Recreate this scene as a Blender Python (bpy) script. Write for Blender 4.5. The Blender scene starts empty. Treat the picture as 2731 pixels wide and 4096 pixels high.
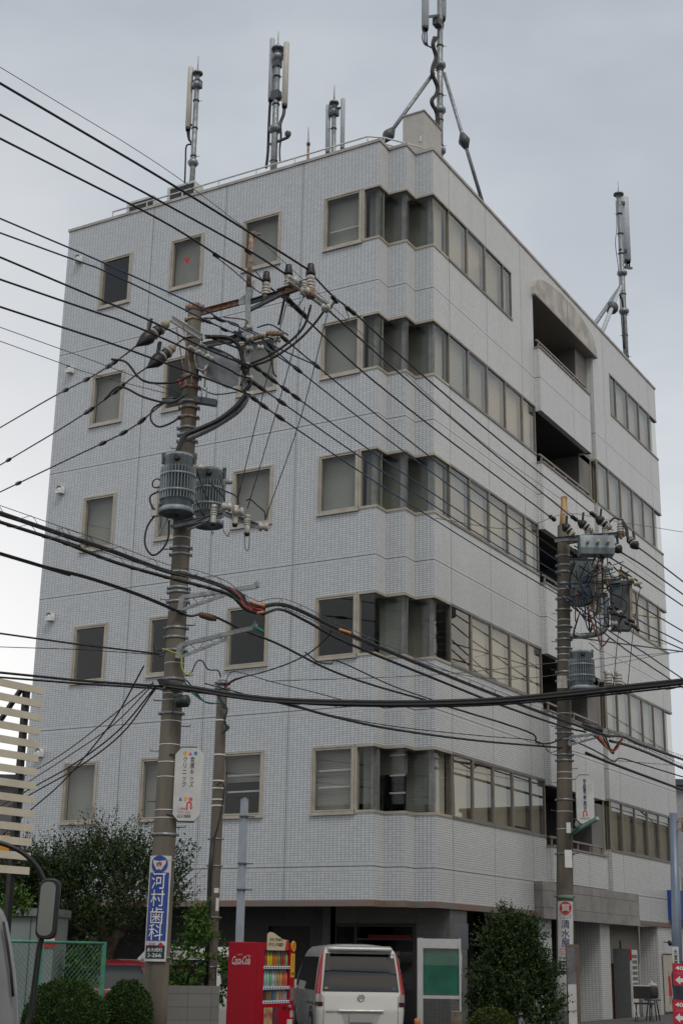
import bpy, math, random
from math import sin, cos, pi, radians, hypot
from mathutils import Vector as V, Matrix
random.seed(7)
S = bpy.context.scene
COL = S.collection

# ---------------------------------------------------------------- camera
CP = V((14.065625578, -27.75819060, 1.6))
CF = V((-0.4765541254, 0.8268043404, 0.2988155756))
CR = V((0.8688177216, 0.4948621736, 0.0163461237))
CU = V((0.1343574793, -0.2674060802, 0.9541708736))
FPX = 5689.710421950702
cd = bpy.data.cameras.new('camera'); cam = bpy.data.objects.new('camera', cd); COL.objects.link(cam)
m3 = Matrix((CR, CU, -CF)).transposed()
cam.matrix_world = Matrix.Translation(CP) @ m3.to_4x4()
cd.sensor_fit = 'HORIZONTAL'; cd.sensor_width = 36.0; cd.lens = FPX/2731*36
cd.clip_start = 0.1; cd.clip_end = 3000
S.camera = cam

# ---------------------------------------------------------------- sky and sun
SUN_EL, SUN_AZ = 55, 132          # azimuth clockwise from +Y
w = bpy.data.worlds.new('World'); S.world = w; w.use_nodes = True
nt = w.node_tree; N = nt.nodes; L = nt.links
for n in list(N): N.remove(n)
out = N.new('ShaderNodeOutputWorld'); bg = N.new('ShaderNodeBackground'); bg.inputs[1].default_value = 0.1
sky = N.new('ShaderNodeTexSky'); sky.sky_type = 'NISHITA'; sky.sun_disc = False
sky.sun_elevation = radians(SUN_EL); sky.sun_rotation = radians(SUN_AZ); sky.dust_density = 2.0
tc = N.new('ShaderNodeTexCoord'); sep = N.new('ShaderNodeSeparateXYZ'); L.new(tc.outputs['Generated'], sep.inputs[0])
def mth(nt, op, a, b=None, c=None, clamp=False):
    n = nt.nodes.new('ShaderNodeMath'); n.operation = op; n.use_clamp = clamp
    for i, x in enumerate((a, b, c)):
        if x is None: continue
        if isinstance(x, (int, float)): n.inputs[i].default_value = x
        else: nt.links.new(x, n.inputs[i])
    return n.outputs[0]
def ramp(nt, fac, stops):
    n = nt.nodes.new('ShaderNodeValToRGB'); e = n.color_ramp.elements
    while len(e) < len(stops): e.new(0.5)
    for k, (p, c) in enumerate(stops):
        e[k].position = p; e[k].color = (c[0], c[1], c[2], 1) if len(c) > 2 else (c[0],)*3+(1,)
    if fac is not None: nt.links.new(fac, n.inputs[0])
    return n.outputs[0]
def mixc(nt, fac, a, b, mode='MIX'):
    n = nt.nodes.new('ShaderNodeMix'); n.data_type = 'RGBA'; n.blend_type = mode
    for s, x in ((0, fac), (6, a), (7, b)):
        if isinstance(x, (int, float)): n.inputs[s].default_value = x
        elif isinstance(x, tuple): n.inputs[s].default_value = (*x, 1)
        else: nt.links.new(x, n.inputs[s])
    return n.outputs[2]
def noise(nt, vec, scale, detail=4, rough=.5, dist=0.):
    n = nt.nodes.new('ShaderNodeTexNoise'); n.inputs['Scale'].default_value = scale
    n.inputs['Detail'].default_value = detail; n.inputs['Roughness'].default_value = rough; n.inputs['Distortion'].default_value = dist
    if vec is not None: nt.links.new(vec, n.inputs['Vector'])
    return n.outputs['Fac']
mp = N.new('ShaderNodeMapping'); mp.inputs['Scale'].default_value = (1, 1, 1.9); mp.inputs['Location'].default_value = (.3, .1, .2)
L.new(tc.outputs['Generated'], mp.inputs[0])
n1 = noise(nt, mp.outputs[0], 2.3, 5, .5, .3)
cl = ramp(nt, n1, [(.30, (3.5, 3.85, 4.35)), (.50, (4.6, 5.0, 5.45)), (.68, (6.6, 6.85, 7.05))])
cl = mixc(nt, mth(nt, 'MULTIPLY', mth(nt, 'MULTIPLY_ADD', sep.outputs[2], 2.4, -.85, clamp=True), .55), cl, (3.7, 4.0, 4.45))
# brighter, warmer cloud low on the horizon
low = mth(nt, 'SUBTRACT', 1.0, mth(nt, 'MULTIPLY', sep.outputs[2], 1.7, clamp=True), clamp=True)
# brighter to the left (-X)
lf = mth(nt, 'MULTIPLY_ADD', sep.outputs[0], -2.6, -1.1, clamp=True)
lowf = mth(nt, 'MULTIPLY', mth(nt, 'POWER', low, 1.4), 0.55)
cl = mixc(nt, lowf, cl, (8.2, 8.2, 8.1))
cl = mixc(nt, mth(nt, 'MULTIPLY', mth(nt, 'MULTIPLY', lf, low), 2.2, clamp=True), cl, (9.6, 9.4, 9.2))
# creamy cumulus on the other side of the street
rt = mth(nt, 'MULTIPLY_ADD', sep.outputs[0], 4.0, -.6, clamp=True)
n2 = noise(nt, mp.outputs[0], 4.5, 6, .55, .6)
cr = mth(nt, 'MULTIPLY', rt, mth(nt, 'MULTIPLY_ADD', n2, 11.0, -4.9, clamp=True))
cl = mixc(nt, mth(nt, 'MULTIPLY', cr, .85), cl, (8.2, 7.2, 6.0))
fin = mixc(nt, .9, sky.outputs[0], cl)
L.new(fin, bg.inputs[0]); L.new(bg.outputs[0], out.inputs[0])
sd = bpy.data.lights.new('sun', 'SUN'); sd.energy = 1.0; sd.angle = radians(18); sd.color = (1, .97, .92)
so = bpy.data.objects.new('sun', sd); COL.objects.link(so)
sv = V((sin(radians(SUN_AZ))*cos(radians(SUN_EL)), cos(radians(SUN_AZ))*cos(radians(SUN_EL)), sin(radians(SUN_EL))))
so.rotation_euler = (-sv).to_track_quat('-Z', 'Y').to_euler()
S.view_settings.view_transform = 'Standard'; S.view_settings.look = 'None'; S.view_settings.gamma = 1
S.view_settings.exposure = 0.17
S.cycles.max_bounces = 8; S.cycles.transparent_max_bounces = 12

# ---------------------------------------------------------------- helpers
K = 1.7417
def ray(u, v):
    d = CF*FPX + CR*(u*K-1365.5) - CU*(v*K-2048.0)
    return d
def at(u, v, D):                    # the point D metres away (measured on the ground) in that direction
    d = ray(u, v); return CP + d*(D/hypot(d.x, d.y))
def atz(u, v, z):
    d = ray(u, v); return CP + d*((z-CP.z)/d.z)
def onA(u, v, y=0.): d = ray(u, v); return CP + d*((y-CP.y)/d.y)
def onB(u, v, x=0.): d = ray(u, v); return CP + d*((x-CP.x)/d.x)
def px(m, D): return m/FPX*K*D      # metres covered by m picture units at D

def tag(o, label=None, cat=None, group=None, kind=None):
    if label: o['label'] = label
    if cat: o['category'] = cat
    if group: o['group'] = group
    if kind: o['kind'] = kind
    return o
def thing(name, label, cat, loc=(0, 0, 0), group=None, rz=0.):
    o = bpy.data.objects.new(name, None); COL.objects.link(o); o.empty_display_size = .1
    o.location = loc; o.rotation_euler = (0, 0, rz)
    o.matrix_basis = Matrix.Translation(V(loc)) @ Matrix.Rotation(rz, 4, 'Z')
    return tag(o, label, cat, group)
WM = {}
def worldmat(o):
    M = o.matrix_basis.copy(); p = o.parent
    while p: M = p.matrix_basis @ M; p = p.parent
    return M
class MB:
    def __init__(s): s.v = []; s.f = []; s.mi = []; s.uv = []; s.m = 0; s.sm = []
    def quad(s, *pts, uv=None, smooth=False):
        b = len(s.v); s.v += [tuple(p) for p in pts]; s.f.append(tuple(range(b, b+len(pts)))); s.mi.append(s.m)
        s.uv.append(uv); s.sm.append(smooth)
    def grid(s, rows, closed=False, smooth=True, cap=False, uvs=None):
        b = len(s.v); n = len(rows[0])
        for r in rows: s.v += [tuple(p) for p in r]
        for i in range(len(rows)-1):
            for j in range(n if closed else n-1):
                k = (j+1) % n
                s.f.append((b+i*n+j, b+i*n+k, b+(i+1)*n+k, b+(i+1)*n+j)); s.mi.append(s.m); s.uv.append(None); s.sm.append(smooth)
        if cap:
            s.f.append(tuple(b+j for j in reversed(range(n)))); s.mi.append(s.m); s.uv.append(None); s.sm.append(False)
            e = b+(len(rows)-1)*n
            s.f.append(tuple(e+j for j in range(n))); s.mi.append(s.m); s.uv.append(None); s.sm.append(False)
        return s
    def box(s, x0, x1, y0, y1, z0, z1):
        return s.obox(V(((x0+x1)/2, (y0+y1)/2, (z0+z1)/2)), V(((x1-x0)/2, 0, 0)), V((0, (y1-y0)/2, 0)), V((0, 0, (z1-z0)/2)))
    def obox(s, c, a, b_, c_):
        c = V(c); a = V(a); b_ = V(b_); c_ = V(c_)
        if a.cross(b_).dot(c_) < 0: a = -a
        P = [c+a*i+b_*j+c_*k for k in (-1, 1) for j in (-1, 1) for i in (-1, 1)]
        b = len(s.v); s.v += [tuple(p) for p in P]
        for q in ((0, 2, 3, 1), (4, 5, 7, 6), (0, 1, 5, 4), (2, 6, 7, 3), (0, 4, 6, 2), (1, 3, 7, 5)):
            s.f.append(tuple(b+i for i in q)); s.mi.append(s.m); s.uv.append(None); s.sm.append(False)
        return s
    def bar(s, p, q, wd, ht, up=(0, 0, 1)):
        p = V(p); q = V(q); d = q-p; u = V(up)
        sd = d.cross(u)
        if sd.length < 1e-6: sd = d.cross(V((1, 0, 0)))
        sd.normalize(); u2 = sd.cross(d).normalized()
        return s.obox((p+q)/2, d/2, sd*wd/2, u2*ht/2)
    def chan(s, p, q, wd, ht, up=(0, 0, 1)):       # C-channel / angle steel: web and two flanges
        p = V(p); q = V(q); d = q-p; u = V(up); sd = d.cross(u).normalized(); u2 = sd.cross(d).normalized()
        t = .006
        s.obox((p+q)/2, d/2, sd*t/2, u2*ht/2)
        for e in (-1, 1): s.obox((p+q)/2 + u2*e*(ht/2+t/2) + sd*(wd/2-t/2), d/2, sd*wd/2, u2*t/2)
        return s
    def tube(s, pts, r, n=8, cap=True):
        pts = [V(p) for p in pts]; rs = r if isinstance(r, (list, tuple)) else [r]*len(pts)
        rows = []; prev = None
        for i, p in enumerate(pts):
            d = (pts[min(i+1, len(pts)-1)] - pts[max(i-1, 0)])
            if d.length < 1e-9: d = V((0, 0, 1))
            d.normalize()
            if prev is None:
                a = d.cross(V((0, 0, 1)));
                if a.length < 1e-3: a = d.cross(V((1, 0, 0)))
                a.normalize()
            else:
                a = prev - d*prev.dot(d)
                if a.length < 1e-6: a = d.cross(V((1, 0, 0)))
                a.normalize()
            prev = a; b = d.cross(a)
            rows.append([p + (a*cos(2*pi*k/n) + b*sin(2*pi*k/n))*rs[i] for k in range(n)])
        return s.grid(rows, True, True, cap)
    def lathe(s, c, prof, n=16, axis=(0, 0, 1), cap=True):      # prof: (r, h)
        c = V(c); ax = V(axis).normalized(); a = ax.cross(V((0, 0, 1)))
        if a.length < 1e-3: a = V((1, 0, 0))
        a.normalize(); b = ax.cross(a)
        rows = [[c + ax*h + (a*cos(2*pi*k/n)+b*sin(2*pi*k/n))*max(r, 1e-4) for k in range(n)] for r, h in prof]
        return s.grid(rows, True, True, cap)
    def prism(s, poly, O, X, Y, Z, t):      # poly in X,Y plane, thickness t along Z
        O, X, Y, Z = V(O), V(X), V(Y), V(Z)
        n = len(poly); b = len(s.v)
        for k in (0, 1): s.v += [tuple(O+X*p[0]+Y*p[1]+Z*t*k) for p in poly]
        def add(f): s.f.append(f); s.mi.append(s.m); s.uv.append(None); s.sm.append(False)
        add(tuple(b+i for i in reversed(range(n)))); add(tuple(b+n+i for i in range(n)))
        for i in range(n): add((b+i, b+(i+1) % n, b+n+(i+1) % n, b+n+i))
        return s
    def build(s, name, mats, parent=None, local=False, bevel=0):
        me = bpy.data.meshes.new(name)
        vs = s.v
        if parent is not None and not local:
            M = worldmat(parent).inverted(); vs = [tuple(M @ V(p)) for p in vs]
        me.from_pydata(vs, [], s.f)
        if not isinstance(mats, (list, tuple)): mats = [mats]
        for m in mats: me.materials.append(m)
        me.polygons.foreach_set('material_index', s.mi); me.polygons.foreach_set('use_smooth', s.sm)
        if any(x is not None for x in s.uv):
            ul = me.uv_layers.new(name='UVMap'); k = 0
            for f, uv in zip(s.f, s.uv):
                for i in range(len(f)):
                    if uv: ul.data[k].uv = uv[i]
                    k += 1
        me.update()
        o = bpy.data.objects.new(name, me); COL.objects.link(o)
        if parent is not None: o.parent = parent
        if bevel:
            b = o.modifiers.new('bevel', 'BEVEL'); b.width = bevel; b.segments = 2; b.limit_method = 'ANGLE'
        return o
def copy_tree(o, parent=None, loc=None):
    c = o.copy(); COL.objects.link(c)
    if parent is not None: c.parent = parent
    if loc is not None: c.matrix_basis = Matrix.Translation(V(loc)) @ o.matrix_basis.to_quaternion().to_matrix().to_4x4()
    for ch in list(o.children): copy_tree(ch, c)
    return c
def catmull(P, m=6):
    P = [V(p) for p in P]
    if len(P) < 3: return P
    Q = [P[0]*2-P[1]] + P + [P[-1]*2-P[-2]]; out = []
    for i in range(1, len(Q)-2):
        for k in range(m):
            t = k/m; a, b, c, d = Q[i-1:i+3]
            out.append(.5*((2*b)+(c-a)*t+(2*a-5*b+4*c-d)*t*t+(3*b-a-3*c+d)*t**3))
    return out+[P[-1]]
# ---------------------------------------------------------------- materials
def newmat(name):
    m = bpy.data.materials.new(name); m.use_nodes = True
    return m, m.node_tree, m.node_tree.nodes['Principled BSDF']
def mat(name, col, rough=.6, metal=0., var=0., vs=6., bump=0., col2=None, spec=.5, streak=False, emit=None, coat=0.):
    m, t, b = newmat(name)
    b.inputs['Base Color'].default_value = (*col, 1); b.inputs['Roughness'].default_value = rough; b.inputs['Metallic'].default_value = metal
    b.inputs['Specular IOR Level'].default_value = spec; b.inputs['Coat Weight'].default_value = coat
    if var or col2 or bump:
        c = t.nodes.new('ShaderNodeTexCoord'); mpn = t.nodes.new('ShaderNodeMapping'); t.links.new(c.outputs['Object'], mpn.inputs[0])
        if streak: mpn.inputs['Scale'].default_value = (1, 1, .12)
        nf = noise(t, mpn.outputs[0], vs, 5, .6)
        c2 = col2 or tuple(max(0, x*(1-var)) for x in col); c1 = col if col2 else tuple(min(1, x*(1+var*.6)) for x in col)
        t.links.new(ramp(t, nf, [(.38, c1), (.62, c2)]), b.inputs['Base Color'])
        t.links.new(mth(t, 'MULTIPLY_ADD', nf, .25, rough-.12, clamp=True), b.inputs['Roughness'])
        if bump:
            bn = t.nodes.new('ShaderNodeBump'); bn.inputs['Strength'].default_value = bump; bn.inputs['Distance'].default_value = .01
            t.links.new(noise(t, c.outputs['Object'], vs*8, 3), bn.inputs['Height']); t.links.new(bn.outputs[0], b.inputs['Normal'])
    if emit:
        b.inputs['Emission Color'].default_value = (*emit[0], 1); b.inputs['Emission Strength'].default_value = emit[1]
    return m
def tile_mat(name, c1, c2, mortar, joints, tw=.1, th=.05, rough=.32, hor=True):
    """glazed facade tile laid in a straight grid, with sealant joints and soldier courses beside them"""
    m, t, b = newmat(name)
    uvn = t.nodes.new('ShaderNodeUVMap'); sp = t.nodes.new('ShaderNodeSeparateXYZ'); t.links.new(uvn.outputs[0], sp.inputs[0])
    u, v = sp.outputs[0], sp.outputs[1]
    def brick(vec, w_, h_, ms):
        n = t.nodes.new('ShaderNodeTexBrick'); n.offset = 0; n.squash = 1; n.inputs['Scale'].default_value = 1
        n.inputs['Brick Width'].default_value = w_; n.inputs['Row Height'].default_value = h_
        n.inputs['Mortar Size'].default_value = ms; n.inputs['Mortar Smooth'].default_value = .1; n.inputs['Bias'].default_value = 0
        n.inputs['Color1'].default_value = (*c1, 1); n.inputs['Color2'].default_value = (*c2, 1); n.inputs['Mortar'].default_value = (*mortar, 1)
        t.links.new(vec, n.inputs['Vector']); return n
    mo = t.nodes.new('ShaderNodeMapping'); mo.inputs['Location'].default_value = (0, .01, 0); t.links.new(uvn.outputs[0], mo.inputs[0])
    b1 = brick(mo.outputs[0], tw, th, .0040)
    # distance from the nearest horizontal joint (one per storey at 3.49 + 3.5 k)
    dj = mth(t, 'ABSOLUTE', mth(t, 'SUBTRACT', mth(t, 'MODULO', mth(t, 'ADD', v, 10.5-3.49+1.75), 3.5), 1.75))
    cb = t.nodes.new('ShaderNodeCombineXYZ'); t.links.new(u, cb.inputs[0]); t.links.new(dj, cb.inputs[1])
    b2 = brick(cb.outputs[0], th, .1, .0040)
    low_ = mth(t, 'LESS_THAN', v, 19.0)
    col = mixc(t, mth(t, 'MULTIPLY', low_, mth(t, 'LESS_THAN', dj, .1)), b1.outputs[0], b2.outputs[0]) if hor else b1.outputs[0]
    j = mth(t, 'MULTIPLY', low_, mth(t, 'LESS_THAN', dj, .011)) if hor else mth(t, 'LESS_THAN', 1, 0)
    for x in joints: j = mth(t, 'MAXIMUM', j, mth(t, 'COMPARE', u, x, .009))
    col = mixc(t, j, col, (.05, .05, .052))
    # rain streaks and soft dirt
    mpn = t.nodes.new('ShaderNodeMapping'); mpn.inputs['Scale'].default_value = (1, .06, 1); t.links.new(uvn.outputs[0], mpn.inputs[0])
    st = noise(t, mpn.outputs[0], 2.6, 6, .65)
    st2 = noise(t, uvn.outputs[0], .35, 3, .5)
    f = mth(t, 'MULTIPLY', mth(t, 'MULTIPLY_ADD', st, 2.2, -.95, clamp=True), .22)
    col = mixc(t, f, col, tuple(x*.62 for x in c1))
    col = mixc(t, mth(t, 'MULTIPLY', st2, .16), col, tuple(x*.7 for x in c2))
    t.links.new(col, b.inputs['Base Color'])
    t.links.new(mth(t, 'MULTIPLY_ADD', st, .3, rough-.1), b.inputs['Roughness'])
    bn = t.nodes.new('ShaderNodeBump'); bn.inputs['Strength'].default_value = .25; bn.inputs['Distance'].default_value = .003; bn.invert = True
    t.links.new(b1.outputs['Fac'], bn.inputs['Height']); t.links.new(bn.outputs[0], b.inputs['Normal'])
    return m
def glass_mat(name, tint, ior, wav=0.):
    m, t, b = newmat(name); t.nodes.remove(b); o = t.nodes['Material Output']
    tr = t.nodes.new('ShaderNodeBsdfTransparent'); tr.inputs[0].default_value = (*tint, 1)
    gl = t.nodes.new('ShaderNodeBsdfGlossy'); gl.inputs['Roughness'].default_value = .0; gl.inputs['Color'].default_value = (.95, .97, .96, 1)
    fr = t.nodes.new('ShaderNodeFresnel'); fr.inputs[0].default_value = ior
    if wav:
        c = t.nodes.new('ShaderNodeTexCoord'); bn = t.nodes.new('ShaderNodeBump'); bn.inputs['Strength'].default_value = wav; bn.inputs['Distance'].default_value = .02
        t.links.new(noise(t, c.outputs['Object'], .8, 1), bn.inputs['Height']); t.links.new(bn.outputs[0], gl.inputs['Normal'])
    mx = t.nodes.new('ShaderNodeMixShader'); ge = t.nodes.new('ShaderNodeNewGeometry'); t.links.new(mth(t, 'MULTIPLY', fr.outputs[0], mth(t, 'SUBTRACT', 1.0, ge.outputs['Backfacing'])), mx.inputs[0]); t.links.new(tr.outputs[0], mx.inputs[1]); t.links.new(gl.outputs[0], mx.inputs[2])
    t.links.new(mx.outputs[0], o.inputs[0]); return m
def blind_mat(name, c1, c2, pitch=.05):
    m, t, b = newmat(name); c = t.nodes.new('ShaderNodeTexCoord'); sp = t.nodes.new('ShaderNodeSeparateXYZ'); t.links.new(c.outputs['Object'], sp.inputs[0])
    s = mth(t, 'FRACT', mth(t, 'DIVIDE', sp.outputs[2], pitch))
    t.links.new(ramp(t, s, [(.0, c2), (.3, c1), (.8, c1), (1., c2)]), b.inputs['Base Color']); b.inputs['Roughness'].default_value = .6
    return m
M = dict(
 tileA=tile_mat('tile_wall_less_lit', (.54, .57, .592), (.63, .655, .675), (.10, .11, .125), (-8.07, -5.65, -3.25)),  # same tile as the street side, toned darker for its weaker light
 tileB=tile_mat('tile_wall_street', (.62, .64, .645), (.70, .72, .72), (.15, .15, .15), (1.93, 4.25, 6.64, 10.15, 13.53, 15.9, 18.25)),  # lighter copy of that tile, its stronger light put into the colour
 tileShade=tile_mat('tile_wall_recess_shade', (.12, .123, .122), (.15, .15, .147), (.07, .07, .07), (), hor=False, rough=.45),  # same tile again, the shade of the recesses put into its colour
 frame=mat('window_frame_bronze', (.44, .40, .33), .45, .2, .12, 3.), frameB=mat('street_frame_bronze', (.21, .19, .165), .4, .35, .12, 3.), gasket=mat('black_gasket', (.02, .02, .02), .6),
 coping=mat('coping_metal', (.42, .39, .35), .5, .2, .2, 2.),
 glass=glass_mat('window_glass', (.87, .875, .865), 1.5), glassB=glass_mat('street_window_glass', (.84, .83, .79), 2.4, .0),
 blindA=blind_mat('blind_grey', (.43, .43, .40), (.27, .28, .26)), blindL=blind_mat('blind_light', (.72, .68, .60), (.60, .57, .50)),
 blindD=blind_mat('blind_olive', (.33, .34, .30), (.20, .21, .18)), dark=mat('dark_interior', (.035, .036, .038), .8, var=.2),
 room=mat('room_plaster', (.22, .22, .21), .8), curtain=mat('curtain_cloth', (.42, .43, .42), .8, var=.15, vs=5.),
 stone=mat('stained_stone', (.23, .22, .21), .55, .0, .35, 1.6, streak=True), stone2=mat('granite_panel', (.27, .255, .24), .35, 0., .18, 2.),
 archs=mat('arch_concrete', (.46, .44, .41), .8, 0, .22, 2.2, bump=.2), fascia=mat('rusty_fascia', (.20, .19, .18), .6, .2, vs=1.4, col2=(.26, .15, .11)),
 rail=mat('rail_paint', (.62, .63, .62), .45, .1, .1), railb=mat('balcony_rail_bronze', (.27, .24, .21), .5, .3),
 steel=mat('galvanised_steel', (.27, .29, .30), .5, .55, .25, 9.), steelD=mat('dark_steel', (.10, .11, .12), .55, .4, .2, 6.),
 rust=mat('rusty_steel', (.23, .09, .04), .8, .2, vs=14., col2=(.36, .31, .26), bump=.3), rust2=mat('rusty_orange_mast', (.34, .15, .05), .8, 0, vs=8., col2=(.46, .33, .18), bump=.3, streak=True),
 white=mat('white_paint', (.72, .72, .70), .4, 0, .08), creamp=mat('cream_radome', (.58, .55, .48), .5, 0, .06), greyp=mat('grey_radome', (.46, .50, .54), .5, 0, .06),
 concrete=mat('pole_concrete', (.145, .128, .10), .85, 0, .40, 2.2, bump=.3, streak=True), porc=mat('porcelain', (.46, .44, .39), .25, 0, .3, 9.),
 black=mat('black_rubber', (.012, .012, .013), .45), blackc=mat('black_cable', (.014, .014, .015), .55), blue=mat('blue_cable', (.015, .05, .12), .5),
 grayc=mat('grey_wire', (.10, .10, .10), .5, .3), orange=mat('orange_sleeve', (.50, .19, .06), .5), redc=mat('red_cable', (.35, .03, .03), .5), green=mat('green_sleeve', (.02, .22, .14), .5),
 brown=mat('brown_cable', (.12, .05, .03), .6), red=mat('red_paint', (.45, .012, .02), .3), yel=mat('yellow_paint', (.65, .38, .02), .5),
 bluep=mat('blue_paint', (.02, .06, .28), .5), pink=mat('pink_paint', (.62, .08, .16), .5), skyb=mat('sky_blue_paint', (.05, .17, .42), .5),
 ink=mat('black_ink', (.015, .015, .018), .6), navy=mat('navy_ink', (.015, .02, .12), .6), redi=mat('red_ink', (.48, .02, .03), .6), greenp=mat('dark_green_plate', (.01, .035, .03), .5),
 board=mat('white_board', (.56, .56, .54), .45, 0, .1, 4.), asphalt=mat('asphalt', (.05, .05, .052), .9, 0, .3, 3., bump=.3), pave=mat('paving', (.09, .088, .083), .9, 0, .2, 4., bump=.2),
 trafo=mat('transformer_paint', (.27, .32, .345), .55, .1, .35, 5., streak=True), ygreen=mat('yellow_green_wire', (.35, .4, .05), .5), teal=mat('teal_cable', (.02, .16, .17), .5),
)
# ================================================================ setting
g = MB(); g.box(-400, 400, -300, 500, -.3, 0); tag(g.build('ground', M['asphalt']), kind='structure')
g = MB(); g.box(.3, 4.2, -60, 120, 0, .12); tag(g.build('pavement', M['pave']), kind='structure')
g = MB()
for k in range(-12, 20): g.box(8.2, 8.35, k*6., k*6.+3.5, 0.002, .006)
tag(g.build('road_marking', M['white']), kind='structure')

# ================================================================ office building
ZR, Z1, ZW = 21.35, 2.78, 1.5
bld = thing('office_building', 'six storey office building clad in pale grey tiles with stepped glass corner and balcony column', 'building', (-5, 9, 0))
AL, BE = -11.1, 19.12
def FR(o, t, n): return (V(o), V(t), V(n))
FA = FR((0, 0, 0), (1, 0, 0), (0, -1, 0)); FB = FR((0, 0, 0), (0, 1, 0), (1, 0, 0))
def P(fr, s, z, d=0.): return fr[0]+fr[1]*s+V((0, 0, z))+fr[2]*d
def fbox(mb, fr, s0, s1, z0, z1, d0, d1):
    return mb.obox(P(fr, (s0+s1)/2, (z0+z1)/2, (d0+d1)/2), fr[1]*(s1-s0)/2, fr[2]*(d1-d0)/2, V((0, 0, (z1-z0)/2)))
def wallgrid(mb, fr, s0, s1, z0, z1, holes, t=.2, ends=(1, 1), noside=()):
    ss = sorted(set([s0, s1]+[x for h in holes for x in h[:2] if s0 < x < s1])); zs = sorted(set([z0, z1]+[x for h in holes for x in h[2:] if z0 < x < z1]))
    def solid(i, j):
        if i < 0 or j < 0 or i >= len(ss)-1 or j >= len(zs)-1: return False
        a, b = (ss[i]+ss[i+1])/2, (zs[j]+zs[j+1])/2
        return not any(h[0] < a < h[1] and h[2] < b < h[3] for h in holes)
    def q(a, b, c, d, uv): mb.quad(a, b, c, d, uv=uv)
    for i in range(len(ss)-1):
        for j in range(len(zs)-1):
            if not solid(i, j): continue
            a, b, c, d = ss[i], ss[i+1], zs[j], zs[j+1]
            q(P(fr, a, c), P(fr, b, c), P(fr, b, d), P(fr, a, d), [(a, c), (b, c), (b, d), (a, d)])
            q(P(fr, a, c, -t), P(fr, a, d, -t), P(fr, b, d, -t), P(fr, b, c, -t), [(a, c), (a, d), (b, d), (b, c)])
            if not solid(i-1, j) and not (i == 0 and not ends[0]) and a not in noside: q(P(fr, a, c), P(fr, a, d), P(fr, a, d, -t), P(fr, a, c, -t), [(a, c), (a, d), (a+t, d), (a+t, c)])
            if not solid(i+1, j) and not (i == len(ss)-2 and not ends[1]) and b not in noside: q(P(fr, b, c), P(fr, b, c, -t), P(fr, b, d, -t), P(fr, b, d), [(b, c), (b+t, c), (b+t, d), (b, d)])
            if not solid(i, j-1): q(P(fr, a, c), P(fr, a, c, -t), P(fr, b, c, -t), P(fr, b, c), [(a, c), (a, c+t), (b, c+t), (b, c)])
            if not solid(i, j+1): q(P(fr, a, d), P(fr, b, d), P(fr, b, d, -t), P(fr, a, d, -t), [(a, d), (b, d), (b, d+t), (a, d+t)])
WT = [20.13-3.5*k for k in range(5)]           # window heads, top storey first
cols = [(-9.82, -8.74), (-7.41, -6.33), (-5.06, -3.88), (-2.59, -1.48)]
# facade towards the parking
mb = MB(); holes = []
for wt in WT:
    for a, b in cols[:3]: holes.append((a, b, wt-ZW, wt))
    holes.append((cols[3][0], -.99, wt-ZW, wt))
wallgrid(mb, FA, AL, -1.0, Z1, ZR, holes, ends=(0, 0))
# stepped corner: spandrels between the glass bands
segs = [(FR((-1.0, 0, 0), (0, 1, 0), (1, 0, 0)), 0, .5), (FR((0, .5, 0), (1, 0, 0), (0, -1, 0)), -1.0, -.5),
        (FR((-.5, 0, 0), (0, 1, 0), (1, 0, 0)), .5, 1.01), (FR((0, 1.01, 0), (1, 0, 0), (0, -1, 0)), -.5, 0)]
bands = [(s-ZW, s) for s in WT]
zz = [ZR]+[x for b in bands for x in (b[1], b[0])]+[Z1]
spand = [(zz[i+1], zz[i]) for i in range(0, len(zz), 2)]
sideuv = MB()
for n_, (fr, a, b) in enumerate(segs):
    for z0, z1 in spand:
        if n_ in (1, 3): wallgrid(mb, fr, a, b, z0, z1, [], t=.02, ends=(0, 0))
        else: q_ = MB(); wallgrid(q_, fr, a, b, z0, z1, [], t=.02, ends=(0, 0)); q_.build('return_wall', M['tileB'], bld)
mb.build('wall', M['tileA'], bld)
# facade towards the street
mb = MB(); holes = []
OP0, OP1 = 7.55, 12.55
for k, wt in enumerate(WT):
    holes.append((1.0, 6.0 if k == 0 else OP0+.01, wt-ZW, wt))
    holes.append((14.12 if k == 0 else OP1, BE+.01, wt-ZW, wt))
holes.append((OP0, OP1, 2.9, 20.13))
holes.append((6.65, OP0, 2.7, 3.49)); 
wallgrid(mb, FB, 1.01, BE, Z1, ZR, holes, ends=(0, 1), noside=(OP1,))
# balcony reveals (right hand side) and pier faces
for k in range(5):
    z1 = WT[k]-3.5*0; zb = (WT[k+1] if k < 4 else 2.9)
REV = FR((0, OP1, 0), (-1, 0, 0), (0, -1, 0))
for k in range(5):
    zt = 20.13 if k == 0 else WT[k-1]-ZW-.0
    # tiled part of the reveal below each window band
    top = 20.13 if k == 0 else WT[k]+2.0
    if k == 0: wallgrid(mb, REV, .0, .23, WT[1], 20.13, [], t=.05, ends=(0, 0))
    else: wallgrid(mb, REV, .0, .23, WT[k+1] if k < 4 else 2.9, WT[k]-ZW, [], t=.05, ends=(0, 0))
mb.build('wall', M['tileB'], bld)
mb = MB()
PX = -.23
for k in range(5):
    zb = WT[k]-3.68; zt = WT[k]
    pf = FR((PX, 0, 0), (0, 1, 0), (1, 0, 0)); wallgrid(mb, pf, 11.6, OP1, zb, zt, [], t=.02)
mb.build('pier_face', M['room'], bld)
mb = MB()
dk = FR((0, 11.6, 0), (-1, 0, 0), (0, -1, 0)); wallgrid(mb, dk, .25, 1.7, 2.9, 20.13, [], t=.3)
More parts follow.
